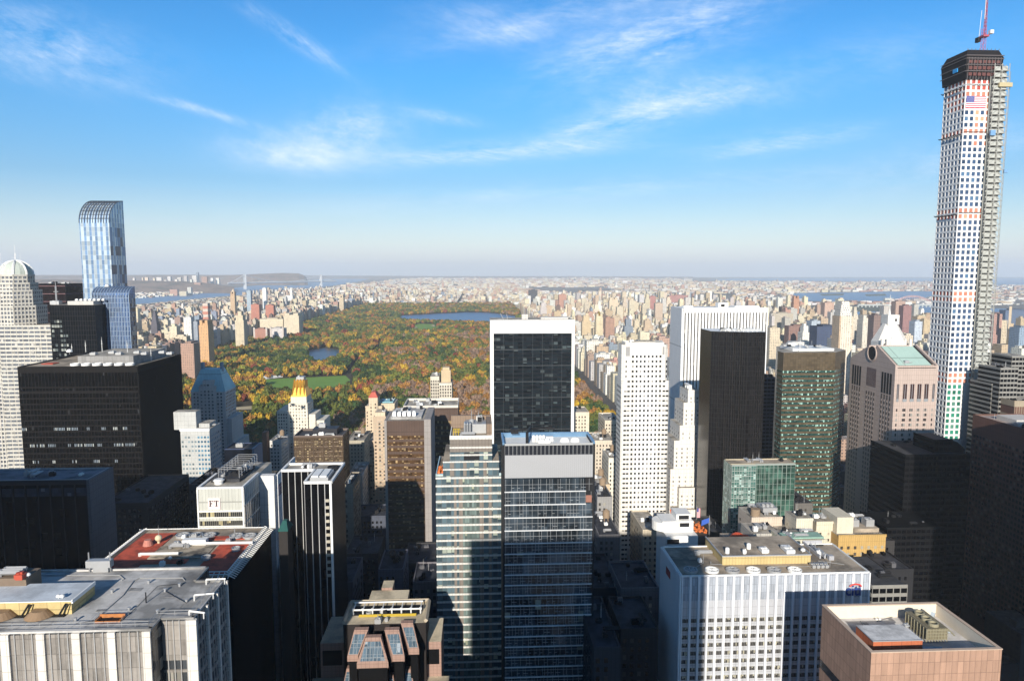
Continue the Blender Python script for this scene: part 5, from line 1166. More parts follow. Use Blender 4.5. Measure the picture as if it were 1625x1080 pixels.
mb=MB(); e=FE(X1,Y,Y+D); fbox(mb,e,0,e.L,0,.9,0,Z); w=FW(X0,Y,Y+D); fbox(mb,w,-.3,w.L,0,.9,0,Z); part('side_wall',mb,M_DARK,r)
bl_=plain('blue_rim',(.16,.28,.42),.3,.3); zr=zz(704); mb=MB(); mb.box(X0-.9,X1+.9,Y+D-.4,Y+D+.5,zr-1.5,zr+.6); mb.box(X0-.9,X0-.1,Y+.3,Y+D-.4,zr-1.5,zr+.6); mb.box(X1+.1,X1+.9,Y+.3,Y+D-.4,zr-1.5,zr+.6); part('roof_rim',mb,bl_,r)
mb=MB(); mb.box(X0,X1,Y,Y+.4,Z-.3,Z+.5); part('parapet',mb,M_METAL,r)
for k in range(4): p=(X0+12+k*1.35,Y+9.5); mb=MB(); mb.cyl(p[0],p[1],.62,Z-1,Z+1.1,12); mb.dome(p[0],p[1],.62,Z+1.1,.5,12,3); part('vent_pipe',mb,M_WHITE,r)
for k in range(2): fan(r,X0+24.5+k*4.2,Y+9,Z-1,1.9,M_WHITE,1.)
unit(r,X0+16,Y+7,Z-1,5,3,1.3,M_WHITE); mb=MB(); mb.box(X0+17,X0+20,Y+10,Y+12,Z-1,Z+.6); part('roof_hut',mb,M_WHITE,r)
mb=MB(); cx_=X0+9; mb.cyl(cx_,Y+4,.6,Z-1,Z+4.,10); mb.bar((cx_-5,Y+12,Z+2.8),(cx_+11,Y+15,Z+3.6),.5); mb.box(cx_-6,cx_-3,Y+12,Y+15,Z+1.6,Z+3.4); mb.bar((cx_,Y+4,Z+4),(cx_+2,Y+13,Z+4.2),.6); mb.box(cx_+8,cx_+12,Y+14,Y+15.5,Z+2.6,Z+3.6); part('cleaning_crane',mb,M_DARK,r,'black roof crane arm')
HERO+=[(797,945,688)]
# ---------------------------------------------------------------- 18 white framed black slab
Y=640; X0,X1,Z=dims(778,912,508,Y); zz=lambda y: at(845,y,Y).z; r=root_at('office_tower','tall black glass slab set in a thick white frame, in front of the park',X0,X1,Y,Y+38,'office tower')
body(r,X0,X1,Y,Y+38,Z,plain('travertine',(.80,.78,.74),.7,var=.06),M_GRAV,'frame')
f=FS(X0,X1,Y); ew=3.
mb=MB(); fbox(mb,f,ew,f.L-ew*.9,-.1,.12,0,zz(528.5)); gz_=part('glazing',mb,glass('solow_glass',(.007,.011,.014),.12,.0,(4.1,3.75),.24,(.03,.048,.053),.9),r)
mb=MB(); nn_=int(zz(528.5)/3.75); spans(mb,f,ew,f.L-ew*.9,zz(528.5)-nn_*3.75,3.75,nn_,1.15,.22); part('spandrel_cladding',mb,plain('solow_black',(.012,.013,.016),.25),gz_)
mb=MB(); piers(mb,f,ew,f.L-ew*.9,0,zz(528.5),8,.3,.4); part('mullion',mb,plain('solow_mull',(.045,.05,.055),.5,.0),gz_)
mb=MB()
for j in range(0,nn_,4): fbox(mb,f,ew,f.L-ew*.9,.1,.5,zz(528.5)-j*3.75-.25,zz(528.5)-j*3.75)
part('ledge',mb,plain('solow_ledge',(.10,.11,.115),.5),gz_)
mb=MB(); fbox(mb,f,0,ew,-.1,.55,0,Z); fbox(mb,f,f.L-ew*.9,f.L,-.1,.55,0,Z); fbox(mb,f,0,f.L,-.1,.53,zz(528.5),Z+.3); part('frame_edge',mb,plain('travertine',(.8,.78,.74)),r)
mb=MB(); p=at(799,507,650); mb.bar((p.x,650,Z),(p.x-3,650,Z+6),.5); mb.bar((p.x+4,650,Z),(p.x+3,650,Z+5),.5); mb.bar((p.x-5,650,Z+.5),(p.x+8,650,Z+1.5),.4); part('window_washing_rig',mb,M_METAL,r)
mb=MB(); mb.box(X0+30,X0+36,655,662,Z,Z+4.5); mb.box(X0+48,X0+74,655,668,Z,Z+1.6); part('penthouse',mb,wall('hh_stone',(.42,.4,.38)),r); mast(r,at(907,505,650).x,655,Z,6,.3)
HERO+=[(778,912,505)]
# ---------------------------------------------------------------- 19 white grid tower
Y=480; zz=lambda y: at(1022,y,Y).z; xx=lambda x,y=640: at(x,y,Y).x
r=thing('office_tower','white stone tower with regular grid of small square windows right of the park','office tower',(xx(1020),Y+18,0))
X0,X1=xx(987),xx(1059.5); U0,U1=xx(991,560),xx(1056,560); ZU=zz(547); ZL=zz(604); D=18; ch=4.
w19=wall('marble_white',(.76,.72,.65),joint=(2.95,3.49),var=.08,streak=.1)
def chp(a,b_,c_,d_,ch): return [(a+ch,c_),(b_-ch,c_),(b_,c_+ch),(b_,d_-ch),(b_-ch,d_),(a+ch,d_),(a,d_-ch),(a,c_+ch)]
mb=MB(); mb.prism(chp(X0-.5,X1+1.,Y,Y+D,1.2),0,ZL,0,1); mb.prism(chp(U0-1.5,U1+2,Y+.6,Y+D-1,2.),ZL,ZU,0,1)
part('wall',mb,[w19,M_GRAV],r)
f=FS(xx(983),xx(1060),Y); cells=[]; fh=3.49; zt=zz(567.5); px1=at(1001.6,640,Y).x; 
c0=at(1004.6,566,Y).x; pitch=(at(1048.5,566,Y).x-c0)/7*1.0
surround=MB()
for j in range(0,46):
    z=zt-j*fh
    if z<15: break
    up=z>ZL
    F0=Fa((0,Y+(.6 if up else 0)),(1,0),(0,-1),1)
    for c in range(8): cells.append((F0,c0+c*pitch-.72,c0+c*pitch+.72,.07,z,z+1.65,0))
    if not up:
        for q in (-1,8): cells.append((F0,c0+q*pitch-.9,c0+q*pitch+.9,.07,z+.1,z+1.4,0))
        if z<ZL-8:
          for q in (-2,9): cells.append((F0,c0+q*pitch-1.0+(.5 if q<0 else -.5),c0+q*pitch+1.0+(.5 if q<0 else -.5),.07,z+.1,z+1.4,0))
    elif j>0:
        for q,o in ((-1.65,0),(8.6,0)): cells.append((F0,c0+q*pitch-.4,c0+q*pitch+.4,.07,z,z+1.6,0))
    for c in (1,2,3,4,5,6): 
        fbox(surround,F0,c0+c*pitch-1.15,c0+c*pitch+1.15,-.1,.045,z-.45,z+2.1)
part('window_surround',surround,plain('pale_surround',(.82,.80,.77),.6,var=.05),r)
wf=FW(X0-.5,Y+1.2,Y+D-1.2)
for j in range(0,46):
    z=min(zt,ZL-6)-j*fh
    if z<15: break
    for c in range(4): cells.append((wf,1.4+c*3.6,2.9+c*3.6,.07,z,z+1.5,0))
panes(r,cells,[pane('ink_pane',(.03,.03,.032),.12,(.38,.36,.33))])
mb=MB(); F0=Fa((0,Y+.6),(1,0),(0,-1),1); fbox(mb,F0,U0+1.0,U0+4.,-.1,.1,zz(565),zz(550)); fbox(mb,F0,U1-2.,U1-.5,-.1,.1,zz(563),zz(550)); part('louvre',mb,plain('louvre_dark_grey',(.30,.29,.28)),r)
parapet(r,U0+1,U1-.5,Y+2,Y+D-3,ZU,1.5,.8,w19); mb=MB(); mb.box(U0+6,U1-6,Y+5,Y+14,ZU,ZU+2.); part('penthouse',mb,M_GRAV,r); clutter(r,U0+3,U1-3,Y+4,Y+15,ZU+.2,6,19)
zb=at(1022,855,Y).z; mb=MB(); mb.box(xx(996,900),xx(1064,900),Y-3,Y,0,zb-6); part('base_block',mb,w19,r)
F1=FS(xx(996,900),xx(1064,900),Y-3); cells=[(F1,1.5+c*3.,3.1+c*3.,.07,zb-14-j*3.5,zb-12-j*3.5,0) for j in range(14) for c in range(9)]
mb=MB(); 
for c in range(6): fbox(mb,F1,4+c*3,5.7+c*3,-.1,.07,zb-13,zb-7)
part('tall_window',mb,M_DARK,r)
for q in cells[:0]: pass
panes(r,cells,[MATS['ink_pane']])
HERO+=[(979,1061,547)]
# ---------------------------------------------------------------- 20 white vertical striped slab
Y=720; X0,X1,Z=dims(1084.5,1218,489,Y); r=root_at('office_tower','broad white slab with bold vertical stripes behind the black tower',X0,X1,Y,Y+42,'office tower')
body(r,X0,X1,Y,Y+42,Z,glass('gm_glass',(.10,.095,.09),.2,0,(2.,3.9),.2,(.3,.28,.25)),M_WHITE)
f=FS(X0,X1,Y); m=plain('gm_marble',(.84,.82,.79),.6,var=.05); mb=MB(); piers(mb,f,0,f.L,0,Z,26,1.95,1.3); fbox(mb,f,0,f.L,-.1,1.35,Z-4.5,Z+.5); part('pier',mb,m,r,'white vertical piers')
w=FW(X0,Y,Y+42); mb=MB(); fbox(mb,w,-1.3,w.L,-.1,1.5,0,Z); part('side_wall',mb,wall('gm_side',(.74,.73,.72),joint=(4.,60.),var=.08),r)
mb=MB(); a,b_=at(1138,480,Y+15),at(1153,480,Y+15); mb.box(a.x,b_.x,Y+10,Y+20,Z,a.z); part('penthouse',mb,m,r); mb=MB(); mb.box(a.x+2.5,a.x+6.5,Y+9.6,Y+10,Z+1,a.z-1.5); part('louvre',mb,M_DARK,r); mb=MB(); mb.box(X0+4,X0+14,Y+12,Y+20,Z,Z+2); mb.box(X0+60,X1-3,Y+14,Y+30,Z,Z+1.5); part('roof_house',mb,m,r)
HERO+=[(1072,1218,486)]
# ---------------------------------------------------------------- 22 white stepped tower
r,L0=punched('office_tower','white stone tower stepping down in many terraces between white grid and black towers',
 [(1092,1112,620,0,24),(1085,1112,640,-3,26),(1079,1110,676,-6,30),(1070,1112,700,-8,34),(1064,1112,745,-10,40),(1078,1112,775,-16,6),(1070,1112,810,-22,12),(1062,1090,828,-28,12)],560,wall('white_stone',(.74,.70,.64),joint=(2.4,3.4),var=.1),pane('soft_pane',(.16,.16,.16),.3,(.5,.48,.45)),4.2,3.5,1.1,1.6)
X0,X1,Z=L0[0]; mb=MB(); mb.box(X0+2,X1-6,565,578,Z,Z+4); part('penthouse',mb,M_WHITE,r); clutter(r,X0,X1-6,562,580,Z+.8,4,8,2.5)
r=thing('tower_crane','small orange red luffing crane and mesh on low white roofs','crane',(at(1072,820,470).x,470,0)); p=at(1070,835,470); q=at(1064,808,470); s2=at(1083,815,470); zb=p.z
mb=MB(); mb.bar((p.x,470,0),(p.x,470,zb),1.2); mb.bar(p,q,.7); mb.bar(q,s2,.5); mb.bar(q,at(1086,838,470),.5); mb.bar(p,at(1060,840,470),1.2); mb.bar((p.x,470,zb),s2,.5); part('jib',mb,plain('orange_paint',(.65,.12,.04),.5),r)
# ---------------------------------------------------------------- 21 black faceted tower
Y=500; zz=lambda y: at(1160,y,Y).z; xx=lambda x,y=640: at(x,y,Y).x; X0,X1=at(1109,640,Y+34).x,xx(1213); Z=zz(527)
r=root_at('office_tower','black faceted glass tower in front of the white striped slab',X0,X1,Y,Y+34,'office tower')
P=[]; x=X0; y=Y+9
for k in range(5):
    P.append((x,y)); x+=(X1-X0)*.125; P.append((x,y-3.4)); y-=1.7
P+=[(X1-(X1-X0)*.30,Y),(X1-.5,Y+.8),(X1,Y+3),(X1,Y+34),(X0,Y+34)]
bk=stripes('trump_glass',(.009,.008,.008),(.024,.022,.022),1.55,.16,.25,.0,(1.55,3.6),.8,0.); 
mb=MB(); mb.prism(P,0,Z,0,1); part('glazing',mb,[bk,M_WHITE],r)
mb=MB()
for p,q in zip(P[:12],P[1:12]):
    ff=FX(p,q); nfl=int(Z/3.6); spans(mb,ff,0,ff.L,Z-nfl*3.6,3.6,nfl,.16,.1); piers(mb,ff,0,ff.L,0,Z,max(1,int(ff.L/1.6)),.12,.2)
part('mullion',mb,plain('trump_mull',(.028,.025,.024),.45,.0),r); clutter(r,X0+6,X1-6,Y+8,Y+28,Z,10,44,5); rail(r,[(X0+6,Y+6),(X1-3,Y+2.5),(X1-3,Y+30)],Z,1.6,.3,M_WHITE)
HERO+=[(1107,1214,524)]
# ---------------------------------------------------------------- 23 green banded five sided tower
Y=540; zz=lambda y: at(1280,y,Y).z; xx=lambda x,y=600: at(x,y,Y).x; X0,Xm=xx(1242),xx(1324); Z=zz(559)
r=thing('office_tower','dark green granite tower with alternating glass bands, left of the gabled pink tower','office tower',((X0+Xm)/2,Y+20,0))
P=[(X0,Y),(Xm,Y),(Xm+17,Y+16),(Xm+17,Y+46),(X0+14,Y+46),(X0+.1,Y+11)]
gran=wall('green_granite',(.095,.072,.045),joint=(2.2,1.9),var=.25,panelvar=.22,rough=.35); 
mb=MB(); mb.prism(P,0,Z,0,1); part('wall',mb,[gran,M_GRAV],r); k=0; z=zz(588)
gb=glass('ibm_band',(.018,.05,.045),.1,.0,(1.25,3.65),.52,(.30,.50,.44),.9,.12,(.03,.04,.035))
while z-k*3.65>3:
    m_=MB()
    for (p,q) in ((P[0],P[1]),(P[1],P[2]),(P[5],P[0])): ff=FX(p,q); fbox(m_,ff,.02,ff.L-.02,-.2,.12,z-1.75-k*3.65,z-k*3.65)
    part('window_band',m_,gb,r); k+=1
mb=MB(); mb.box(X0+12,Xm+4,Y+10,Y+34,Z,Z+2); part('penthouse',mb,M_WHITE,r); clutter(r,X0+4,Xm,Y+6,Y+34,Z+3,10,23,6); mast(r,X0+16,Y+6,Z,9,.3,M_WHITE)
HERO+=[(1233,1345,556)]
# ---------------------------------------------------------------- 24 pink granite tower with broken gable
Y0=470; X0,X1,Z=dims(1421,1489,583,Y0); Y1_=529; r=root_at('office_tower','pink granite tower with broken gable and round notch and pale green roof panel',X0,X1,Y0,Y1_,'office tower')
pk=wall('pink_granite',(.46,.36,.31),joint=(1.6,3.6),var=.12,streak=.15); zp=at(1384,548,500).z; ym=(Y0+Y1_)/2
body(r,X0,X1,Y0,Y1_,Z,pk)
# gable roof, ridge across the view, with a round notch cut through the ridge
rn=5.2; yn=[ym+rn*math.sin(a) for a in [R(q) for q in range(-150,151,20)]]
cz=zp-5.6; arc=[(ym+rn*math.sin(R(q)),cz-rn*math.cos(R(q))) for q in range(-128,129,16)]
prof=[(Y0,Z)]+[(arc[0][0]-.2,zp-.2)]+arc+[(arc[-1][0]+.2,zp-.2)]+[(Y1_,Z)]
mb=MB(); n=len(prof)
for (a,b_) in zip(prof,prof[1:]): mb.quad((X0,a[0],a[1]),(X1,a[0],a[1]),(X1,b_[0],b_[1]),(X0,b_[0],b_[1]))
for x,fl in ((X0,1),(X1,0)):
    # left and right halves of the gable wall, each a fan from its eave
    h1=prof[:2+len(arc)//2+1]; h2=prof[2+len(arc)//2:]
    for a,b_ in zip(h1[1:],h1[2:]):
        mb.tri((x,Y0,Z),(x,a[0],a[1]),(x,b_[0],b_[1])) if not fl else mb.tri((x,Y0,Z),(x,b_[0],b_[1]),(x,a[0],a[1]))
    for a,b_ in zip(h2,h2[1:-1]):
        mb.tri((x,Y1_,Z),(x,a[0],a[1]),(x,b_[0],b_[1])) if not fl else mb.tri((x,Y1_,Z),(x,b_[0],b_[1]),(x,a[0],a[1]))
    c=prof[2+len(arc)//2]; mb.tri((x,Y0,Z),(x,c[0],c[1]),(x,Y1_,Z)) if not fl else mb.tri((x,Y0,Z),(x,Y1_,Z),(x,c[0],c[1]))
rf=part('roof',mb,pk,r,'granite gable with round notch')
mb=MB(); mb.cyl(0,0,1,0,1,3); mb=MB(); 
for k in range(15):
    a0,a1=R(-128+k*256/15),R(-128+(k+1)*256/15)
    P_=lambda q,rr,x: (x,ym+rr*math.sin(q),cz-rr*math.cos(q))
    mb.quad(P_(a0,rn,X0-.6),P_(a1,rn,X0-.6),P_(a1,rn+.9,X0-.6),P_(a0,rn+.9,X0-.6)); mb.quad(P_(a0,rn+.9,X0-.6),P_(a1,rn+.9,X0-.6),P_(a1,rn+.9,X0),P_(a0,rn+.9,X0)); mb.quad(P_(a1,rn,X0-.6),P_(a0,rn,X0-.6),P_(a0,rn,X0+4),P_(a1,rn,X0+4))
part('notch_rim',mb,pk,rf)
mb=MB(); mb.cyl(0,0,1,0,1,3); mb=MB(); kk=20; mb.v=[(X0-.1,ym+rn*math.sin(2*math.pi*i/kk),cz-rn*math.cos(2*math.pi*i/kk)) for i in range(kk)]; mb.f=[tuple(range(kk))]; mb.m=[0]; part('notch_shadow_screen',mb,M_DARK,rf,'dark opening behind the round notch')  # dark disc closes the notch in place of its deep shadow
# raised copings on the slope and the green panel between
tY=arc[0][0]-.8
def sl(y): return Z+(zp-Z)*(y-Y0)/(arc[0][0]-Y0)
mb=MB(); mb.quad((X0+3.5,Y0+2.2,sl(Y0+2.2)+.3),(X1-3.5,Y0+2.2,sl(Y0+2.2)+.3),(X1-3.5,tY,sl(tY)+.3),(X0+3.5,tY,sl(tY)+.3)); part('roof_panel',mb,wall('verdigris',(.38,.52,.46),var=.12,joint=(60.,60.),streak=.1),rf,'pale green copper roof panel')
mb=MB()
for xa_,xb_ in ((X0,X0+1.6),(X1-1.6,X1)):
    k=len(mb.v); mb.v+=[(xa_,Y0,Z),(xb_,Y0,Z),(xb_,Y0,Z+1.6),(xa_,Y0,Z+1.6),(xa_,tY,sl(tY)),(xb_,tY,sl(tY)),(xb_,tY,sl(tY)+1.6),(xa_,tY,sl(tY)+1.6)]
    mb.f+=[(k,k+1,k+2,k+3),(k+7,k+6,k+5,k+4),(k+3,k+2,k+6,k+7),(k+1,k+5,k+6,k+2),(k,k+3,k+7,k+4)]; mb.m+=[0]*5
mb.box(X0+1.6,X1-1.6,Y0,Y0+1.2,Z-.5,Z+1.2); part('coping',mb,pk,rf)
mb=MB()
for xa_ in (X0+1.8,X1-3.4):
    k=len(mb.v); mb.v+=[(xa_,Y0+3,sl(Y0+3)+.35),(xa_+1.5,Y0+3,sl(Y0+3)+.35),(xa_+1.5,tY,sl(tY)+.35),(xa_,tY,sl(tY)+.35)]; mb.f.append((k,k+1,k+2,k+3)); mb.m.append(0)
part('gutter',mb,M_DARK,rf)
f=FS(X0,X1,Y0); w=FW(X0,Y0,Y1_); zt=at(1455,609,Y0).z; zb_=at(1455,637,Y0).z; cells=[]
mb=MB()
for c in range(6):
    a=(c+.5)*f.L/6; wd_=1.45 if 0<c<5 else .8
    m_=MB(); fbox(m_,f,a-wd_,a+wd_,-.1,.08,zb_,zt); ow_=part('tall_window',m_,plain('maroon_shade',(.05,.022,.02),.3),r)
    m_=MB(); fbox(m_,f,a-.18,a+.18,.0,.2,zb_+.2,zt-.2); fbox(m_,f,a-wd_,a-wd_+.12,0,.3,zb_,zt); fbox(m_,f,a+wd_-.12,a+wd_,0,.3,zb_,zt); fbox(m_,f,a-wd_+.1,a+wd_-.1,0,.15,zb_,zb_+2); part('mullion',m_,wall('grey_steel',(.25,.26,.27)),ow_)
PV=pane('sony_pane',(.05,.045,.045),.45,(.35,.33,.30))
for j in range(0,36):
    z=at(1455,648,Y0).z-j*3.55
    for c in range(6):
        a=(c+.5)*f.L/6
        for q in ((-1.15,-.35),(-.3,.3),(.35,1.15)) if 0<c<5 else ((-.55,.45),): cells.append((f,a+q[0],a+q[1],.1,z-1.9,z,0))
    if z<6: break
cells.sort(key=lambda c:-c[5]); 
gr_=[] 
panes(r,cells,[PV])
mb=MB(); m2=MB()
for g0_,g1_ in ((3.,16.5),(23.,36.),(42.5,56.)):
    n=4
    for c in range(n+0):
        a=g0_+(g1_-g0_)*(c+.5)/n; fbox(m2,w,a-.75,a+.75,-.1,.08,3,at(1400,626,Y0+10).z if not 22<g0_<24 else Z-22)
        if not 22<g0_<24: fbox(mb,w,a-1.05,a+1.05,-.1,.1,Z-20,Z-5.)
        for j in range(46): fbox(mb,w,a-.75,a+.75,0,.16,Z-26-j*3.55,Z-24.6-j*3.55,1)
for c in range(9): fbox(mb,w,24+c*1.4,24.5+c*1.4,-.1,.1,Z-18.,Z-4.2,2)
part('window_strip',m2,plain('strip_brown',(.09,.07,.065),.3),r); part('window_bay',mb,[plain('bay_black',(.02,.018,.02),.3),pk,plain('maroon_shade',(.1,.045,.04))],r)
q=at(1432,580,Y0+4); mb=MB(); mb.bar((q.x,Y0+4,sl(Y0+4)+.3),(q.x+7,Y0+4,sl(Y0+4)+1.2),.4); mb.box(q.x+2,q.x+5,Y0+4,Y0+6,sl(Y0+5)+.3,sl(Y0+5)+2); part('window_washing_rig',mb,M_METAL,r)
HERO+=[(1345,1490,549)]
# ---------------------------------------------------------------- 25 tall slender grid tower under construction
Y0=606; X0=at(1517,384,Y0).x; X1=X0+28.6; Y1_=Y0+28.6; zz=lambda y: at(1540,y,Y0).z; Zt=zz(118)
r=root_at('skyscraper','tallest slender white grid tower under construction, orange floors and dark netted top','', 0,0,0) if False else root_at('skyscraper','tallest slender white grid tower under construction, with netted dark top',X0,X1,Y0,Y1_,'skyscraper')
fh=5.27; nf=int(Zt/fh); Zt=nf*fh
mb=MB(); mb.box(X0+.55,X1-.55,Y0+.55,Y1_-.55,0,Zt); part('core',mb,plain('core_dark',(.06,.07,.10),.5),r)
f=FS(X0,X1,Y0); w=FW(X0,Y0,Y1_); mb=MB(); conc=plain('white_concrete',(.80,.78,.75),.6,var=.06)
for ff,lo_,hi_ in ((f,0,0),(w,0,.61),(FE(X1,Y0,Y1_),.61,0)):
    for i in range(7):
        c=ff.L*i/6; fbox(mb,ff,max(lo_,c-.8),min(ff.L-hi_,c+.8),-.6,0,0,Zt)
    for i in range(nf+1): fbox(mb,ff,max(.01,lo_),ff.L-max(hi_,.01),-.6,-.01,max(0,i*fh-.85),i*fh+.85)
part('concrete_grid',mb,conc,r,'white concrete window grid')
pm=[pane('px_blue',(.05,.09,.17),.1,(.10,.20,.33),.1,.2),pane('px_orange',(.50,.19,.12),.1,(.7,.35,.22),.8,0,.35),pane('px_green',(.03,.22,.15),.25,(.12,.26,.22),.2,.1),pane('px_white',(.74,.73,.71),.0,rough=.7,var=.06),pane('px_red',(.42,.07,.05),.2,(.5,.2,.14),.8,0,.5)]
cells=[]
for ff,wside in ((f,0),(w,1)):
    for j in range(nf):
        zc=(j+.5)*fh; yp=proj(X0+2 if not wside else X0,Y0 if not wside else Y0+14,zc)[1]
        yo=proj(X0,Y0,zc)[1]
        for c in range(6):
            mi=0
            if yo<178 or (178<=yo<204 and c>=2 and not wside and rnd.random()<.65): mi=1 if not wside else 4
            if wside and yo<178 and (c<1 or rnd.random()<.12): mi=0
            for a,b_ in ((204,216),(327,347),(461,479),(590,608)):
                if a<=yo<b_: mi=1 if not wside else 4
            if yo<146 and not wside: mi=4
            if yo>=608 and not wside: mi=2 if c<3 else 3
            if 216<=yo<236 and not wside and c in (2,3,4) and rnd.random()<.5: mi=1
            if yo>=608 and wside: mi=0
            if not wside and c>=3 and mi==0 and rnd.random()<.04: mi=2
            cells.append((ff,c*4.767+.81,(c+1)*4.767-.81,-.38,j*fh+.86,(j+1)*fh-.86,mi))
panes(r,cells,pm,'window',100)
net=plain('debris_net',(.014,.013,.015),.9,var=.9)
zn0=zz(126); zn1=zz(92); 
o=1.2; mb=MB()
mb.prism([(X0-o,Y0-o),(X1+o,Y0-o),(X1+o,Y1_+o),(X0-o,Y1_+o)],Zt-1,Zt+17,0,None,[(X0-o-1.2,Y0-o-1.2),(X1+o+1.2,Y0-o-1.2),(X1+o+1.2,Y1_+o+1.2),(X0-o-1.2,Y1_+o+1.2)])
tw=o+1.2; mb.prism([(X0-tw,Y0-tw),(X1+tw,Y0-tw),(X1+tw,Y1_+tw),(X0-tw,Y1_+tw)],Zt+17,Zt+24,0,None,[(X0+.5,Y0+.5),(X1-.5,Y0+.5),(X1-.5,Y1_-.5),(X0+.5,Y1_-.5)])
nt_=part('debris_netting',mb,net,r,'dark netting around the unfinished top')
mb=MB(); fo=FS(X0,X1,Y0-o-.9)
for i,(za,zb_) in enumerate(((1.5,4.2),(6.8,9.6),(12.2,14.6))): 
    for c in range(7): fbox(mb,fo,c*4.1+.3,c*4.1+3.3,0,.3,Zt+za,Zt+zb_)
part('open_floor',mb,plain('dull_red',(.12,.045,.04),.9,var=.8),nt_)
mb=MB(); 
for i in range(12): x=X0+28.6*i/11; mb.bar((x,Y0-o,Zt-2),(x,Y0-tw-.3,Zt+17),.3)
for z_ in (Zt+5.4,Zt+10.7,Zt+16,Zt+18.5): mb.bar((X0-tw,Y0-tw-.4,z_),(X1+tw,Y0-tw-.4,z_),.6); mb.bar((X0-tw-.4,Y0-tw,z_),(X0-tw-.4,Y1_+tw,z_),.5)
for i in range(9): mb.bar((X0+i*3.5,Y0,Zt+23.5),(X0+i*3.5,Y0,Zt+25),.4)
part('scaffold',mb,plain('scaffold_grey',(.16,.14,.14),.6),nt_)
mb=MB(); fbox(mb,w,15,21,2.6,3.2,Zt+7.2,Zt+10.6); part('tarpaulin',mb,plain('blue_tarp',(.02,.32,.70),.5),r)
mb=MB(); 
for yy in (133,208,336):
    z_=zz(yy)
    for i in range(15): mb.bar((X0-1.5,Y0+i*2,z_-2.8-rnd.random()),(X0-1.5,Y0+i*2+2,z_-2.4+rnd.random()*.9),.6)
    for i in range(11): mb.bar((X0+i*2,Y0-1.2,z_-1.+rnd.random()*.5),(X0+i*2+2,Y0-1.2,z_-1.1+rnd.random()*.6),.35)
part('safety_netting',mb,M_DARK,r)
# flag
fz1=zz(152.5); fz0=zz(171.5); fx0=at(1533,160,Y0).x-X0; fx1=at(1564.5,160,Y0).x-X0; hF=fz1-fz0
m_=MB(); fbox(m_,f,fx0,fx1,.05,.35,fz0,fz1); fl=part('flag',m_,plain('flag_white',(.82,.80,.80),.7,var=.04),r,'large stars and stripes banner hung on the facade')
m_=MB(); 
for k in range(7): fbox(m_,f,fx0,fx1,.3,.42,fz0+hF*(2*k)/13,fz0+hF*(2*k+1)/13)
part('stripes',m_,plain('flag_red',(.60,.05,.10),.7,var=.1),fl)
m_=MB(); cw=(fx1-fx0)*.4; fbox(m_,f,fx0,fx0+cw,.4,.5,fz0+hF*6/13,fz1); part('canton',m_,plain('flag_blue',(.05,.06,.26),.7),fl)
m_=MB()
for rr in range(9):
    for cc in range(6 if rr%2==0 else 5):
        a=fx0+cw*((cc+.5)/6+(0 if rr%2==0 else 1/12)); z_=fz0+hF*6/13+hF*7/13*(rr+.5)/9.; s_=.12
        fbox(m_,f,a-s_,a+s_,.5,.56,z_-s_,z_+s_)
part('stars',m_,plain('flag_white',(.8,.8,.8)),fl)
# hoist tower at the front right corner
hx0=at(1560,384,601).x; hx1=at(1583,384,601).x; m1=MB(); m2=MB(); Hz=zz(103)
for x in (hx0,(hx0+hx1)/2,hx1):
    for y in (Y0-5.5,Y0-1.2): m1.bar((x,y,0),(x,y,Hz),.55)
k=0
while k*fh<Hz-3:
    z_=k*fh; m1.box(hx0,hx1,Y0-5.3,Y0-1.,z_,z_+.5)
    m1.bar((hx0,Y0-5.5,z_+.5),((hx0+hx1)/2,Y0-5.5,z_+fh),.22); m1.bar(((hx0+hx1)/2,Y0-5.5,z_+fh),(hx1,Y0-5.5,z_+.5),.22)
    m2.box(hx0+.8,(hx0+hx1)/2-.8,Y0-4.6,Y0-4.3,z_+.6,z_+fh-1.6); 
    if k%2: m2.box((hx0+hx1)/2+.6,hx1-1.4,Y0-4.6,Y0-4.3,z_+.6,z_+fh-2.2)
    else: m2.box((hx0+hx1)/2+1.2,hx1-.8,Y0-4.6,Y0-4.3,z_+.6,z_+fh-1.2)
    k+=1
m1.box(hx0+.2,hx1-.2,Y0-2.2,Y0-1.1,0,Hz-4)
ho=part('hoist_frame',m1,plain('hoist_grey',(.34,.34,.31),.6,var=.5),r,'grey construction hoist tower'); part('hoist_gate',m2,plain('hoist_gate_grey',(.40,.41,.38),.6,var=.6),ho)
mb=MB(); mx=hx1+2.; 
mb.bar((mx,Y0-3,0),(mx,Y0-3,Hz-6),.45); mb.bar((mx+1,Y0-3,0),(mx+1,Y0-3,Hz-6),.3)
for k in range(0,int(Hz-8),5): mb.bar((mx,Y0-3,k),(mx+1,Y0-3,k+3),.2)
part('hoist_mast',mb,plain('hoist_mast_grey',(.25,.25,.24),.5),ho)
mb=MB(); z_=zz(140); mb.box(hx1-9,hx1+2.8,Y0-6.5,Y0-4,z_,z_+3.5); part('hoist_platform',mb,plain('sand_paint',(.45,.38,.22),.6),ho)
mb=MB(); z_=zz(275); mb.box(mx-.4,mx+3,Y0-5,Y0-3.3,z_,z_+2.8); part('hoist_cab',mb,plain('cab_blue',(.15,.30,.50),.5),ho)
mb=MB(); z_=zz(217); mb.box(hx0-1.,hx0+3.4,Y0-7,Y0-5.6,z_,z_+4.5); part('hoist_cab',mb,plain('cab_blue',(.15,.3,.5)),ho)
HERO+=[(1470,1600,70)]
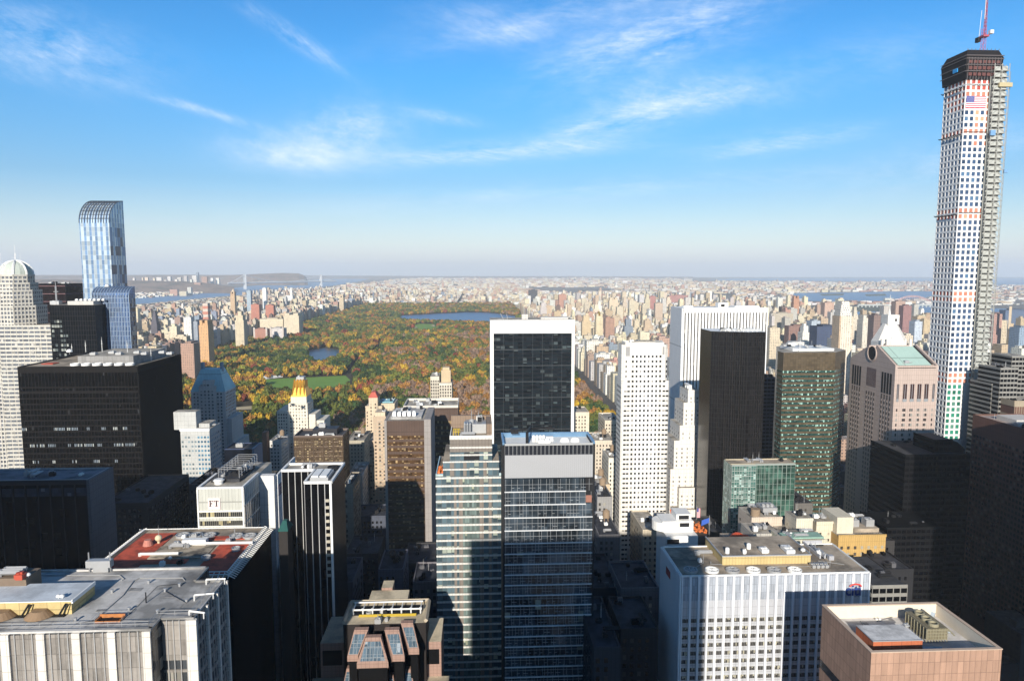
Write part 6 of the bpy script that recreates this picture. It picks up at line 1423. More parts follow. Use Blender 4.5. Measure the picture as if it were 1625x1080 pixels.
# tower crane on top
zc=Zt+23; p=at(1561,60,Y0+14); cr=thing('tower_crane','red and white lattice tower crane rising from the tallest tower','crane',(p.x,Y0+14,zc)); rp=plain('crane_red',(.36,.07,.10),.5); wp=plain('crane_white',(.75,.72,.75),.5)
def lattice_col(x,y,z0,z1,w0,w1,step):
    mb=MB(); z=z0
    for sx in (-1,1):
        for sy in (-1,1): mb.bar((x+sx*w0,y+sy*w0,z0),(x+sx*w1,y+sy*w1,z1),.3)
    k=0
    while z<z1-.01:
        zn=min(z1,z+step); a=w0+(w1-w0)*(z-z0)/(z1-z0); b_=w0+(w1-w0)*(zn-z0)/(z1-z0); s_=1 if k%2 else -1
        for sy in (-1,1): mb.bar((x-s_*a,y+sy*a,z),(x+s_*b_,y+sy*b_,zn),.22)
        for sx in (-1,1): mb.bar((x+sx*a,y-s_*a,z),(x+sx*b_,y+s_*b_,zn),.22)
        z=zn; k+=1
    return mb
part('mast',lattice_col(p.x,Y0+14,zc,zc+24,1.4,1.3,3.),plain('crane_violet',(.36,.14,.30),.5),cr)
mb=MB(); mb.box(p.x-2.4,p.x+3.,Y0+11,Y0+17,zc+16,zc+17.6); part('slewing_ring',mb,rp,cr); mb=MB(); mb.box(p.x+2.4,p.x+5.4,Y0+9,Y0+12,zc+18,zc+21); part('cab',mb,M_WHITE,cr); mb=MB(); mb.box(p.x-3.6,p.x-1,Y0+16,Y0+20,zc+13,zc+17); part('counterweight',mb,M_DARK,cr)
part('jib',lattice_col(p.x+1.5,Y0+15,zc+18,zc+58,.8,.5,3.2),rp,cr); mb=MB(); mb.bar((p.x-1.4,Y0+18,zc+18),(p.x-1,Y0+17,zc+40),.3); mb.bar((p.x+.7,Y0+15,zc+32),(p.x+.9,Y0+15,zc+62),.5); part('hoist_rope',mb,wp,cr)
# ---------------------------------------------------------------- 26 green glass block
Y=420; zz=lambda y: at(1210,y,Y).z; xx=lambda x,y=760: at(x,y,Y).x; X0,Xm,X1=xx(1160.5),xx(1199.5),xx(1262.5); Z=zz(737.5)
r=thing('office_block','small green glass block with flat tan roof in front of green banded tower','office block',((X0+X1)/2,Y+10,0))
P=[(X0,Y),(Xm,Y),(Xm+.5,Y+1.2),(X1,Y+1.2),(X1,Y+13),(X0,Y+13)]
ga=glass('green_a',(.07,.16,.135),.07,.3,(1.5,3.5),.38,(.50,.68,.62),.8,.14,(.40,.42,.40)); gb2=glass('green_b',(.05,.11,.085),.07,.3,(2.7,3.5),.03,(.3,.4,.36),.6,.2,(.25,.32,.28),big=.12)
mb=MB(); mb.prism(P,0,Z,0,1); part('glazing',mb,[gb2,M_TANROOF],r); f=FS(X0,Xm,Y); mb=MB(); fbox(mb,f,0,f.L,-.1,.12,0,Z-.6); w=FW(X0,Y,Y+13); fbox(mb,w,0,w.L,-.1,.12,0,Z-.6); part('front_glazing',mb,ga,r)
mb=MB(); piers(mb,f,0,f.L,0,Z,9,.16,.3); f2=FS(Xm,X1,Y+1.2); piers(mb,f2,0,f2.L,0,Z,9,.16,.3); piers(mb,w,0,w.L,0,Z,6,.2,.3); spans(mb,f,0,f.L,Z-int(Z/3.5)*3.5,3.5,int(Z/3.5),.5,.2); fbox(mb,f,0,f.L,-.1,.35,Z-.5,Z+.6); fbox(mb,f2,0,f2.L,-.1,.35,Z-.5,Z+.6); part('mullion',mb,plain('green_mull',(.34,.38,.35),.4,.2),r)
parapet(r,X0,X1,Y+1.6,Y+13,Z,.6,.4,wall('tan_edge',(.45,.38,.27))); clutter(r,X0+12,X0+26,Y+4,Y+11,Z,5,13,2.5); unit(r,X1-6,Y+8,Z,2,2,1.6,M_DARK)
HERO+=[(1150,1263,728)]
# ---------------------------------------------------------------- 27 silver white tower with bank sign
Y0=258; X0,X1,Z=dims(1082,1380,911.5,Y0); Z=at(1231,911.5,Y0).z; b0=gz(1049,868,Z); Y1_=b0.y; b1=gz(1313,862,Z)
r=root_at('office_tower','silver white piered tower with tan roof, six round fans and bank sign',X0,X1,Y0,Y1_,'office tower')
alu=wall('aluminium',(.50,.51,.54),joint=(2.9,3.38),var=.14,metal=.15,rough=.45,streak=.25); body(r,X0,X1,Y0,Y1_,Z,alu,M_TANROOF)
f=FS(X0,X1,Y0); w=FW(X0,Y0,Y1_); N_=22
mb=MB()
for i in range(N_+1):
    c=f.L*i/N_; fbox(mb,f,max(-.05,c-.42),min(f.L+.05,c+.42),-.1,.7,0,Z+.3)
nw=17
for i in range(nw+1):
    c=w.L*i/nw; fbox(mb,w,max(0,c-.4),min(w.L,c+.4),-.1,.7,0,Z+.3)
part('pier',mb,plain('bright_pier',(.80,.80,.82),.45,var=.1),r,'bright vertical piers')
mb=MB(); fbox(mb,f,0,f.L,-.1,.12,Z-9.8,Z-.3); fbox(mb,w,0,w.L,-.1,.12,Z-9.8,Z-.3); part('louvre_band',mb,wall('bluish_panel',(.36,.39,.44),joint=(.98,3.2),var=.3,panelvar=.12,streak=.5),r)
cells=[]
for j in range(0,40):
    z=at(1231,981,Y0).z+.8-j*3.38
    if z<5: break
    if z>Z-14 or True:
        for i in range(N_):
            a=f.L*i/N_
            cells.append((f,a+.55,a+f.L/N_-.55,.16,z-1.55,z,0))
panes(r,cells,[glass('citi_pane',(.035,.033,.03),.12,0,(.62,3.4),.50,(.40,.37,.27),.6,.1,(.30,.30,.30))])
mb=MB()
for j in range(0,38):
    z=at(1231,981,Y0).z+.8-j*3.38
    for i in range(nw): a=w.L*i/nw; fbox(mb,w,a+.55,a+w.L/nw-.5,-.1,.1,z-1.55,z)
part('side_window',mb,plain('side_pane',(.03,.035,.05),.2),r)
parapet(r,X0,X1,Y0,Y1_,Z,.5,.45,M_WHITE)
for k,px_ in enumerate((1097,1131,1164,1197,1230,1263)): p=gz(px_,905+(.0),Z+.6); fan(r,p.x,p.y+1,Z,2.75,[M_METAL,M_WHITE][k%2],.9)
q0=gz(1146,896,Z); q1=gz(1286,893,Z); q2=gz(1131,868,Z+3.5)
mb=MB(); zt_=at(1200,882,q0.y).z; mb.box(q0.x,q1.x,q0.y,q0.y+21,Z,zt_,0,1); ph=part('penthouse',mb,[wall('yellow_tile',(.55,.42,.19),joint=(1.3,9.),var=.2),M_TANROOF],r,'long low tan penthouse')
mb=MB(); mb.box(q0.x-.25,q1.x+.25,q0.y-.25,q0.y+.2,zt_,zt_+.5); mb.box(q0.x-.25,q0.x+.2,q0.y+.2,q0.y+21,zt_,zt_+.5); mb.box(q1.x-.2,q1.x+.25,q0.y+.2,q0.y+21,zt_,zt_+.5); part('edge_trim',mb,M_METAL,ph)
for px_,py_,w_,d_ in ((1212,875,3,3.5),(1250,874,3.6,6),(1181,878,1.4,1.2)): p=gz(px_,py_,zt_); unit(r,p.x,p.y,zt_,w_,d_,1.6,M_WHITE)
for px_,py_ in ((1154,877),(1188,870)): p=gz(px_,py_,zt_); mb=MB(); mb.cyl(p.x,p.y,.9,zt_,zt_+1.9,12); mb.dome(p.x,p.y,.9,zt_+1.9,.6,12,3); part('vent_pipe',mb,M_WHITE,r)
p=gz(1274,876,zt_); dish(r,p.x,p.y,zt_,1.,M_WHITE)
p=gz(1300,900,Z); 
for k in range(4): unit(r,gz(1289+k*7,899,Z).x,p.y+.5,Z,1.4,3,1.3,M_METAL)
p=gz(1310,873,Z); mb=MB(); mb.box(p.x-6,p.x-4.6,p.y-8,p.y+7,Z+.02,Z+.1); mb.box(p.x-4.6,p.x+2,p.y+5,p.y+7,Z+.02,Z+.1); part('roof_slot',mb,M_DARK,r); mb=MB(); mb.box(p.x-6.6,p.x-6,p.y-8,p.y+7.6,Z,Z+1.3); mb.box(p.x-4.6,p.x-4.,p.y-8,p.y+4,Z,Z+1.3); mb.box(p.x-6.6,p.x+2,p.y+7,p.y+7.6,Z,Z+1.6); mb.box(p.x-3.5,p.x-1.5,p.y-10,p.y-8,Z,Z+1.8); part('roof_curb',mb,wall('grey_curb',(.4,.4,.42)),r)
for x,y,h in ((1116,893,3),(1128,895,1.2),(1317,899,3),(1236,861,3),(1261,863,4.5),(1284,885,4)): p=gz(x,y,Z); mast(r,p.x,p.y,Z,h,.14)
clutter(r,X0+8,q0.x-4,q0.y,Y1_-4,Z,3,5,1.5); clutter(r,q1.x+3,X1-4,q0.y,Y1_-4,Z,4,51,1.6)
# lettering: lower case citi with a red arc
tc=bpy.data.curves.new('t','FONT'); tc.body='citi'; tc.size=1; tc.extrude=.03; tc.offset=.022; to=bpy.data.objects.new('t',tc); COL.objects.link(to); bpy.context.view_layer.update()
me=bpy.data.meshes.new_from_object(to.evaluated_get(bpy.context.evaluated_depsgraph_get())); bpy.data.objects.remove(to)
xs=[v.co.x for v in me.vertices]; ys=[v.co.y for v in me.vertices]; lx0=at(1340.5,935,Y0).x; lx1=at(1364.5,935,Y0).x; lz0=at(1350,943,Y0).z; lz1=at(1350,926.5,Y0).z
root_loc=r.location
for v in me.vertices:
    v.co=Vector((lx0+(v.co.x-min(xs))/(max(xs)-min(xs))*(lx1-lx0)-root_loc.x, Y0-.85+(-v.co.z)*3-root_loc.y, lz0+(v.co.y-min(ys))/(max(ys)-min(ys))*(lz1-lz0)))
me.materials.append(plain('sign_navy',(.03,.06,.22),.4)); o=bpy.data.objects.new('lettering',me); COL.objects.link(o); o.parent=r; o['label']='blue letters citi under a red arc'
mb=MB(); ax0=at(1347,930,Y0).x; ax1=at(1364.5,930,Y0).x; mid=(ax0+ax1)/2; rr=(ax1-ax0)/2; n=10; zA=at(1350,928.5,Y0).z
for k in range(n):
    t0,t1=math.pi*k/n,math.pi*(k+1)/n
    A=lambda t,q: (mid-math.cos(t)*(rr-q*.3),Y0-.95,zA+math.sin(t)*(rr*.42-q))
    mb.bar(((A(t0,0))[0],Y0-.95,A(t0,0)[2]),((A(t1,0))[0],Y0-.95,A(t1,0)[2]),.5)
part('sign_arc',mb,plain('sign_red',(.70,.08,.06),.4),r)
mb=MB(); fbox(mb,w,10,16,.75,.9,Z-7,Z-4); part('side_sign',mb,plain('dim_red',(.35,.06,.05)),r)
for (a,b_,c_,d_) in ((1128,895,1146,896),(1116,893,1100,903),(1298,890,1340,896),(1215,899,1290,899)):
    p=gz(a,b_,Z); q=gz(c_,d_,Z); mb=MB(); mb.bar((p.x,p.y,Z+.2),(q.x,q.y,Z+.2),.14); part('conduit',mb,M_METAL,r)
for px_,py_,w_,d_ in ((1100,885,4,3),(1330,893,3,4),(1115,875,3,2),(1345,902,4,2)):
    p=gz(px_,py_,Z); mb=MB(); mb.box(p.x-w_/2,p.x+w_/2,p.y-d_/2,p.y+d_/2,Z+.02,Z+.07); part('roof_patch',mb,roofm('patch_brown',(.26,.22,.17),.4,.3),r)
HERO+=[(1045,1382,862)]
# ---------------------------------------------------------------- 28 pink stone tower, bottom right
Y0=185; X0,X1,Z=dims(1383,1590,1032.5,Y0); Z=at(1486,1032.5,Y0).z; q=gz(1400,957.5,Z); Y1_=q.y
r=root_at('office_tower','salmon stone tower with open roof tray and orange penthouse, bottom right corner',X0,X1,Y0,Y1_,'office tower'); sal=wall('salmon_stone',(.39,.24,.17),joint=(1.75,3.6),var=.16,panelvar=.10,streak=.35)
zr=Z-4.2; mb=MB(); mb.box(X0,X1,Y0,Y1_,0,zr,0,1); mb.box(X0,X1,Y0,Y0+.8,zr,Z); mb.box(X0,X0+.8,Y0+.8,Y1_-.8,zr,Z); mb.box(X1-.8,X1,Y0+.8,Y1_-.8,zr,Z); mb.box(X0,X1,Y1_-.8,Y1_,zr,Z); part('wall',mb,[sal,roofm('white_deck',(.62,.60,.58),.3,.1)],r)
mb=MB(); mb.box(X0+.8,X0+.9,Y0+.8,Y1_-.8,zr,Z-.1); mb.box(X1-.9,X1-.8,Y0+.8,Y1_-.8,zr,Z-.1); mb.box(X0+.9,X1-.9,Y1_-.9,Y1_-.8,zr,Z-.1); mb.box(X0+.9,X1-.9,Y0+.8,Y0+.9,zr,Z-.1); part('parapet_lining',mb,plain('cream_lining',(.70,.62,.50),.7),r)
mb=MB(); 
for (a,b_,c_,d_) in ((X0-.15,X1+.15,Y0-.15,Y0+.95),(X0-.15,X0+.95,Y0+.95,Y1_-.95),(X1-.95,X1+.15,Y0+.95,Y1_-.95),(X0-.15,X1+.15,Y1_-.95,Y1_+.15)): mb.box(a,b_,c_,d_,Z,Z+.25)
part('coping',mb,wall('coping_tan',(.50,.38,.29)),r)
w=FW(X0,Y0,Y1_); mb=MB()
for k in range(6): fbox(mb,w,0.5+0*k,w.L-10 if k else w.L-9,-.1,.1,Z-21-k*7.2,Z-18.2-k*7.2)
part('window_band',mb,glass('salmon_dark',(.02,.02,.022),.1,0,(1.5,9),.12,(.25,.22,.2)),r)
c0=gz(1385,1027,zr); c1=gz(1463,1023,zr); zp_=zr+3.4; pf=gz(1386,1017,zp_); pr=gz(1463,1014,zp_)
mb=MB(); mb.box(pf.x,pr.x,pf.y,pf.y+9.5,zr,zp_,0,1); part('penthouse',mb,[wall('orange_red',(.46,.13,.055),var=.2,joint=(3,9)),roofm('white_deck2',(.62,.61,.60),.3,.2)],r,'orange penthouse with white roof')
mb=MB(); mb.box(pf.x-.15,pr.x+.15,pf.y-.15,pf.y+.1,zp_-.1,zp_+.15); mb.box(pf.x-.15,pf.x+.1,pf.y+.1,pf.y+9.5,zp_-.1,zp_+.15); part('edge_trim',mb,M_METAL,r)
p=gz(1438,993,zp_); unit(r,p.x,p.y,zp_,1.4,1.4,.6,M_METAL)
t0=gz(1471,1022,zr); mb=MB(); tx0,ty0=t0.x+.5,t0.y+1.; mb.box(tx0,tx0+6.5,ty0,ty0+11,zr+1,zr+4.5); tw_=part('cooling_tower',mb,wall('olive_metal',(.22,.19,.12),var=.6,joint=(.9,.9)),r)
mb=MB()
for k in range(3):
    mb.ring(tx0+3.2,ty0+2+k*3.4,1.1,1.5,zr+4.5,zr+5.4,16)
for k in range(8): mb.bar((tx0+k*.9,ty0-.15,zr+.2),(tx0+k*.9,ty0-.15,zr+4.4),.15); mb.bar((tx0-.15,ty0+k*1.5,zr+.2),(tx0-.15,ty0+k*1.5,zr+4.4),.15)
for k in range(4): mb.bar((tx0+6.5,ty0+k*2.5,zr+4.3),(tx0+9.5,ty0+k*2.5+1,zr+1.5),.25); mb.bar((tx0,ty0-.15,zr+1+k),(tx0+6.5,ty0-.15,zr+1+k),.12)
part('fan_ring',mb,plain('olive_pipe',(.30,.27,.18),.6),tw_); mb=MB()
for k in range(3): mb.cyl(tx0+3.2,ty0+2+k*3.4,1.1,zr+4.5,zr+4.7,14)
part('fan_well',mb,M_DARK,tw_)
mb=MB(); mb.bar((tx0+5.5,ty0+8,zr),(tx0+8,ty0+9,zr+5),1.1); mb.bar((tx0+7,ty0+4,zr+.8),(tx0+10.5,ty0+4.5,zr+.8),.6); mb.bar((pr.x+.5,pf.y+.6,zr+.6),(tx0+2,pf.y+.3,zr+.6),.6); part('duct',mb,plain('pale_duct',(.5,.55,.57),.4,.3),r)
for px_,py_ in ((1391,984),(1396,984)): p=gz(px_,py_,zr); dish(r,p.x,p.y,zr,.42)
for px_,py_ in ((1373,975),(1428,975),(1458,972),(1480,990)): p=gz(px_,py_,zr); mast(r,p.x,p.y,zr,2.6,.14,M_DARK); unit(r,p.x+.8,p.y-.6,zr,1,1,.5,M_DARK)
p=gz(1488,998,zr); mb=MB(); mb.cyl(p.x,p.y,1.1,zr,zr+1.6,14); part('vent_pipe',mb,M_DARK,r)
for px_,py_,w_,d_ in ((1400,975,3,2),(1450,980,2,3),(1505,985,3,2),(1375,990,1.5,2.5)):
    p=gz(px_,py_,zr); mb=MB(); mb.box(p.x-w_/2,p.x+w_/2,p.y-d_/2,p.y+d_/2,zr+.02,zr+.07); part('roof_patch',mb,roofm('patch_grey',(.30,.29,.28),.4,.3),r)
for (a,b_,c_,d_) in ((1391,986,1428,975),(1428,975,1480,990),(1365,985,1380,1010)):
    p=gz(a,b_,zr); q=gz(c_,d_,zr); mb=MB(); mb.bar((p.x,p.y,zr+.14),(q.x,q.y,zr+.14),.09); part('conduit',mb,M_DARK,r)
HERO+=[(1302,1592,955)]
# ---------------------------------------------------------------- dark buildings on the right
X=at(1544,659,470).x; zt_=at(1544,659,470).z
r=thing('office_tower','dark brown stone tower with rows of shadowed windows at the right edge','office tower',(X+30,430,0)); brn=wall('brown_stone',(.15,.075,.055),joint=(1.6,3.6),var=.2)
mb=MB(); mb.box(X,X+70,390,470,0,zt_,0,1); part('wall',mb,[brn,roofm('rose_roof',(.45,.36,.32),.5,.2)],r)
w=FW(X,390,470); cells=[]
for j in range(0,34):
    z=zt_-13-j*3.75
    for c in range(26):
        a=2.+c*3.; cells.append((w,a,a+1.75,.1,z-1.9,z,0))
panes(r,cells,[pane('brown_pane',(.035,.03,.03),.13,(.22,.16,.12))]); s_=FS(X,X+70,390)
mb=MB()
for j in range(34): fbox(mb,s_,1,69,-.1,.1,zt_-14.9-j*3.75,zt_-13-j*3.75)
part('window_band',mb,glass('brown_refl',(.03,.027,.026),.1,0,(1.5,3.75),.2,(.2,.16,.13)),r)
parapet(r,X,X+70,390,470,zt_,1.,.6,brn); mb=MB(); mb.box(X+8,X+26,440,458,zt_,zt_+3); part('penthouse',mb,wall('pale_box',(.55,.52,.48)),r); clutter(r,X+2,X+22,400,467,zt_,20,66,4); ducts(r,X+5,425,zt_,16,M_WHITE,2)
HERO+=[(1544,1625,655)]
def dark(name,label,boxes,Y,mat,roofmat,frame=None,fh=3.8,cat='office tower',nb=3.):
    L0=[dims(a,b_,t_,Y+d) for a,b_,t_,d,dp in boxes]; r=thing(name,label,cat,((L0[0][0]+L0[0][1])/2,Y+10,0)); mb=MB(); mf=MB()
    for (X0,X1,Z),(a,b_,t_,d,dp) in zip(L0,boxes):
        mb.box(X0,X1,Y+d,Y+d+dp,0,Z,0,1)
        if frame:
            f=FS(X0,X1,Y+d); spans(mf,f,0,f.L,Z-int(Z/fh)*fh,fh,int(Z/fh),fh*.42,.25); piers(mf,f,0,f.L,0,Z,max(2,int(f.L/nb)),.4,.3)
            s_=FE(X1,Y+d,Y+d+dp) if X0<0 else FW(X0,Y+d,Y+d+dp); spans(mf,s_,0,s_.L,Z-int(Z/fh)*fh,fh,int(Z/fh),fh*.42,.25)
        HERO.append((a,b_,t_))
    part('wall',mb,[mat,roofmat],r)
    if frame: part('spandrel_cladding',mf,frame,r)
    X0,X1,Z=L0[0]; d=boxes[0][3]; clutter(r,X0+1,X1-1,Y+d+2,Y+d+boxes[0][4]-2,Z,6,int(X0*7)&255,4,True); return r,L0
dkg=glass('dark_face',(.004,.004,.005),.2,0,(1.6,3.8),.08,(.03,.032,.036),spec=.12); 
r,L0=dark('office_tower','near black glass tower with curved roof hump in front of the slender grid tower',[(1437,1540,722,0,40),(1483,1512,699,6,22)],430,dkg,M_BLACKROOF,plain('charcoal',(.006,.006,.007),.7))  # black walls and charcoal frame put its shade into the colour
X0,X1,Z=L0[1]; mb=MB()
for k in range(8):
    a0,a1=math.pi/2*k/8,math.pi/2*(k+1)/8; mb.quad((X1+9*math.sin(a0)*0+ (k)*1.1,436,Z-.1-6*(1-math.cos(a0))),(X1+(k+1)*1.1,436,Z-.1-6*(1-math.cos(a1))),(X1+(k+1)*1.1,458,Z-.1-6*(1-math.cos(a1))),(X1+k*1.1,458,Z-.1-6*(1-math.cos(a0))))
    mb.quad((X1+k*1.1,436,Z-15),(X1+(k+1)*1.1,436,Z-15),(X1+(k+1)*1.1,436,Z-.1-6*(1-math.cos(a1))),(X1+k*1.1,436,Z-.1-6*(1-math.cos(a0))))
part('roof_hump',mb,plain('charcoal',(.006,.006,.007)),r)
r,L0=dark('office_tower','dark stepped tower with pale window bands between slender tower and right edge',[(1588,1616,585,0,26),(1574,1600,610,8,26),(1606,1640,566,30,30)],560,dkg,M_GRAV,wall('grey_band',(.24,.23,.21)),4.)
dark('office_block','brown classical block with columned top at the right edge',[(1610,1680,640,0,30)],545,wall('brown_stone',(.15,.075,.055)),M_GRAV,wall('tan_cols',(.34,.28,.2)),12.,'office block',2.)
dark('office_tower','black glass tower in shadow between gabled pink tower and bottom right corner',[(1408,1500,838,0,30)],400,dkg,M_SHADE,plain('charcoal',(.006,.006,.007)))  # near-black walls and roof paint the shadow into the tower
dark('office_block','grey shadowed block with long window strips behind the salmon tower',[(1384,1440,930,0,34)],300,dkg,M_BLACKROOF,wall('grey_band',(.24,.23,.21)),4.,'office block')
dark('office_tower','dark blue office slab seen past the black faceted tower',[(1212,1236,600,0,30)],640,dkg,M_BLACKROOF,plain('navy_frame',(.025,.035,.06)),3.6)
# ---------------------------------------------------------------- roofs between silver tower and green banded tower
ochre=wall('ochre_brick',(.50,.32,.11),var=.2,joint=(1.2,3.4)); PO=pane('ochre_pane',(.07,.06,.05),.5,(.45,.40,.30))
r,L0=punched('hotel_block','ochre brick block with arched top windows right of the silver tower roof',[(1331,1406,850,0,32)],352,ochre,PO,3.6,3.6,1.4,1.7,'hotel')
X0,X1,Z=L0[0]; mb=MB(); mb.box(X0+1,X0+10,356,372,Z,Z+9); part('stair_house',mb,wall('cream_block',(.62,.56,.44)),r)
for k in range(2): unit(r,X0+13+k*8.5,362,Z+1,4.5,5,5,M_METAL)
mb=MB(); mb.box(X0+11,X1-1,357,376,Z,Z+2.2); part('roof_deck',mb,M_TANROOF,r); rail(r,[(X0+10,353),(X1-.5,353),(X1-.5,378)],Z,1.4,.14,M_DARK); clutter(r,X0+11,X1-1,366,378,Z+2.2,8,5,3)
rows_=[('apartment_house','cream stair tower and parapets left of the ochre block',[(1296,1322,829,0,14),(1310,1345,842,6,22)],360,(.66,.58,.44)),
('apartment_house','low cream building with teal copper roof strip behind the silver tower',[(1244,1312,858,0,16)],335,(.55,.52,.40)),
('apartment_house','pinkish cream penthouse block with round water tank and cooling units',[(1193,1241,822,0,20)],372,(.60,.50,.40)),
('apartment_house','cream rooftop block with white hut between two roof clusters',[(1264,1290,824,0,14),(1240,1296,845,3,24)],358,(.66,.60,.48)),
('apartment_house','small grey gabled roofs beside the red covered roof terrace',[(1196,1240,848,0,18)],350,(.42,.40,.36))]
for nm,lb,bx_,Y,c in rows_:
    r,L0=punched(nm,lb,bx_,Y,wall('w_'+str(int(c[0]*100))+str(int(c[2]*100)),c,joint=(1.2,3.3)),PO,4.,3.5,1.1,1.5,'apartment house',None,1,40)
    X0,X1,Z=L0[0]; clutter(r,X0,X1,Y+1,Y+bx_[0][4]-1,Z+.8,8,int(X0),2.6)
    if 'teal' in lb: mb=MB(); mb.box(X0+1,X1-1,Y+1,Y+8,Z+.8,Z+1.6); part('roof',mb,wall('verdigris2',(.26,.42,.34),var=.3),r)
    if 'water tank' in lb: mb=MB(); mb.cyl(X0+4,Y+5,2.6,Z,Z+4,16); part('water_tank',mb,M_TANK,r); mb=MB(); mb.box(X0+8,X1-1,Y+4,Y+14,Z+2,Z+4.5); part('cooling_unit',mb,M_METAL,r); [fan(r,X0+9.5+k*2.4,Y+7,Z+4.5,1.1) for k in range(3)]
# red covered terrace
p=at(1180,852,352); r=thing('terrace_block','low roof terrace under a rounded orange red cover beside green glass block','building',(p.x,360,0)); mb=MB(); mb.box(p.x-8,p.x+5,350,366,0,p.z-3); part('wall',mb,M_TANROOF,r); mb=MB(); mb.dome(p.x-2,355,4.6,p.z-3,4.5,10,4); mb.dome(p.x+1.5,354,3.6,p.z-3,3.6,9,4); part('terrace_cover',mb,plain('cover_red',(.65,.09,.03),.7,var=.3),r,'rounded orange red cover'); mb=MB(); mb.box(p.x+5,p.x+12,354,362,0,p.z-1.5); part('side_block',mb,M_DARK,r)
# white terraced building left of the silver tower roof
Y=345; xx=lambda x: at(x,840,Y).x; zz=lambda y: at(1085,y,Y).z
r=thing('apartment_house','bright white rounded penthouse building with orange planted terrace behind silver tower','apartment house',(xx(1085),Y+12,0))
mb=MB(); mb.box(xx(1058),xx(1108),Y,Y+20,0,zz(850)); mb.box(xx(1056),xx(1106),Y+6,Y+18,zz(850),zz(833)); mb.box(xx(1080),xx(1104),Y+8,Y+18,zz(833),zz(824)); mb.cyl(xx(1062),Y+12,6,zz(850),zz(836),18); part('wall',mb,M_WHITE,r)
for bb in ((xx(1084),xx(1099),Y+5.6,Y+6,zz(842),zz(836)),(xx(1059),xx(1078),Y-.3,Y,zz(862),zz(855)),(xx(1084),xx(1100),Y+7.6,Y+8,zz(832),zz(826))): mb=MB(); mb.box(*bb[:4],min(bb[4:]),max(bb[4:])); part('window',mb,M_DARK,r)
mb=MB()
for k in range(60): 
    x=xx(1108)+rnd.random()*7-.5; y=Y+4+rnd.random()*12; mb.dome(x,y,.5+rnd.random()*.6,zz(850)+rnd.random()*3.2-(x-xx(1108))*.3,.9,6,2)
part('terrace_plants',mb,plain('orange_shrub',(.5,.13,.03),.8),r); mb=MB(); mb.box(xx(1106),xx(1126),Y+2,Y+18,0,zz(853)); mb.box(xx(1108),xx(1122),Y+12,Y+18,zz(846),zz(843)); part('terrace',mb,wall('dark_wood',(.10,.07,.05)),r); rail(r,[(xx(1110),Y+2),(xx(1127),Y+2)],zz(853),1.3,.12,M_DARK)
HERO+=[(1045,1128,823)]
# flags on poles
def flagpole(px_,yt,yb,Y,label,us):
    p=at(px_,yt,Y); q=at(px_,yb,Y); t=thing('flagpole',label,'flag',(p.x,Y,q.z-8)); mb=MB(); mb.bar((p.x,Y,q.z-8),(p.x,Y,p.z+1),.22); part('pole',mb,M_METAL,t)
    if us:
        for nm,z0,z1,x0,x1,m in (('cloth',5.2,0.,.1,1.9,M_WHITE),): mb=MB(); mb.box(p.x+.1,p.x+1.9,Y-.05,Y+.05,p.z-5.4,p.z); fl=part('cloth',mb,M_WHITE,t,'drooping striped flag'); m_=MB(); [m_.box(p.x+.1+k*.28,p.x+.24+k*.28,Y-.1,Y+.1,p.z-5.4,p.z-2.2 if k<3 else p.z) for k in range(7)]; part('stripes',m_,MATS['flag_red'],fl); m_=MB(); m_.box(p.x+.1,p.x+1.,Y-.12,Y+.12,p.z-2.1,p.z); part('canton',m_,MATS['flag_blue'],fl)
    else: mb=MB(); mb.quad((p.x,Y,p.z-3),(p.x,Y,p.z-.4),(p.x-4,Y+.6,p.z-2.),(p.x-4.2,Y+.6,p.z-5)); mb.quad((p.x-4.2,Y+.7,p.z-5),(p.x-4,Y+.7,p.z-2.),(p.x,Y+.1,p.z-.4),(p.x,Y+.1,p.z-3)); part('cloth',mb,plain('cloth_blue',(.03,.10,.45),.7),t,'plain blue flag')
flagpole(1106,806,836,372,'striped flag on a pole before the black faceted tower',True)
flagpole(1126,820,850,360,'blue flag on a pole before the black faceted tower',False)
# ---------------------------------------------------------------- pink granite building with sloped glass bays, bottom centre
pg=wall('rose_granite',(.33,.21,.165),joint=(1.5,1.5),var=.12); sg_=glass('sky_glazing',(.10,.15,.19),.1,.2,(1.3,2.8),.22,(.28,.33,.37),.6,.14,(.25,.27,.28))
Yg=205; zz=lambda y,Y: at(600,y,Y).z; zr=at(610,935,262).z
r=thing('office_block','rose granite building with sloped glass bays stepping up to tan roof, bottom centre','office block',(at(605,960,240).x,240,0))
RX0=at(540,968,240).x; RX1=at(668,962,240).x; ZR=128.
a0=gz(566,990,ZR); a1=gz(655,985,ZR); bk=gz(560,957,ZR); bk1=gz(664,948,ZR); 
Yf=a0.y; Yb=bk.y
mb=MB(); mb.box(a0.x-5,a1.x+5,Yf,Yb,0,ZR,2,1); part('wall',mb,[pg,roofm('tan_membrane',(.62,.53,.38),.35,.1),wall('shade_toned_granite',(.012,.008,.007))],r)  # front wall in near-black granite, shade put into the colour
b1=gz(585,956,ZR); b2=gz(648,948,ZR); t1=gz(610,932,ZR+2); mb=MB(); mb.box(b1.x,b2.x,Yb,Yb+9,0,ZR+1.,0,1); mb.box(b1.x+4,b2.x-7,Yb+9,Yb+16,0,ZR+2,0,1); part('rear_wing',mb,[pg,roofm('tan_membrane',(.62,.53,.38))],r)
mb=MB()
for (p_,q_) in (((a0.x-5,Yf+.5),(a0.x-5,Yb)),((a1.x+5,Yf+.5),(a1.x+5,Yb)),((a0.x-5,Yb),(a1.x+5,Yb))): mb.bar((*p_,ZR+.6),(*q_,ZR+.6),1.2)
part('parapet',mb,wall('tan_parapet',(.45,.38,.28)),r)
mb=MB(); mb.box(a0.x-3,a1.x+3,Yb-10,Yb-2.5,ZR+.02,ZR+.12); part('roof_well',mb,M_DARK,r)
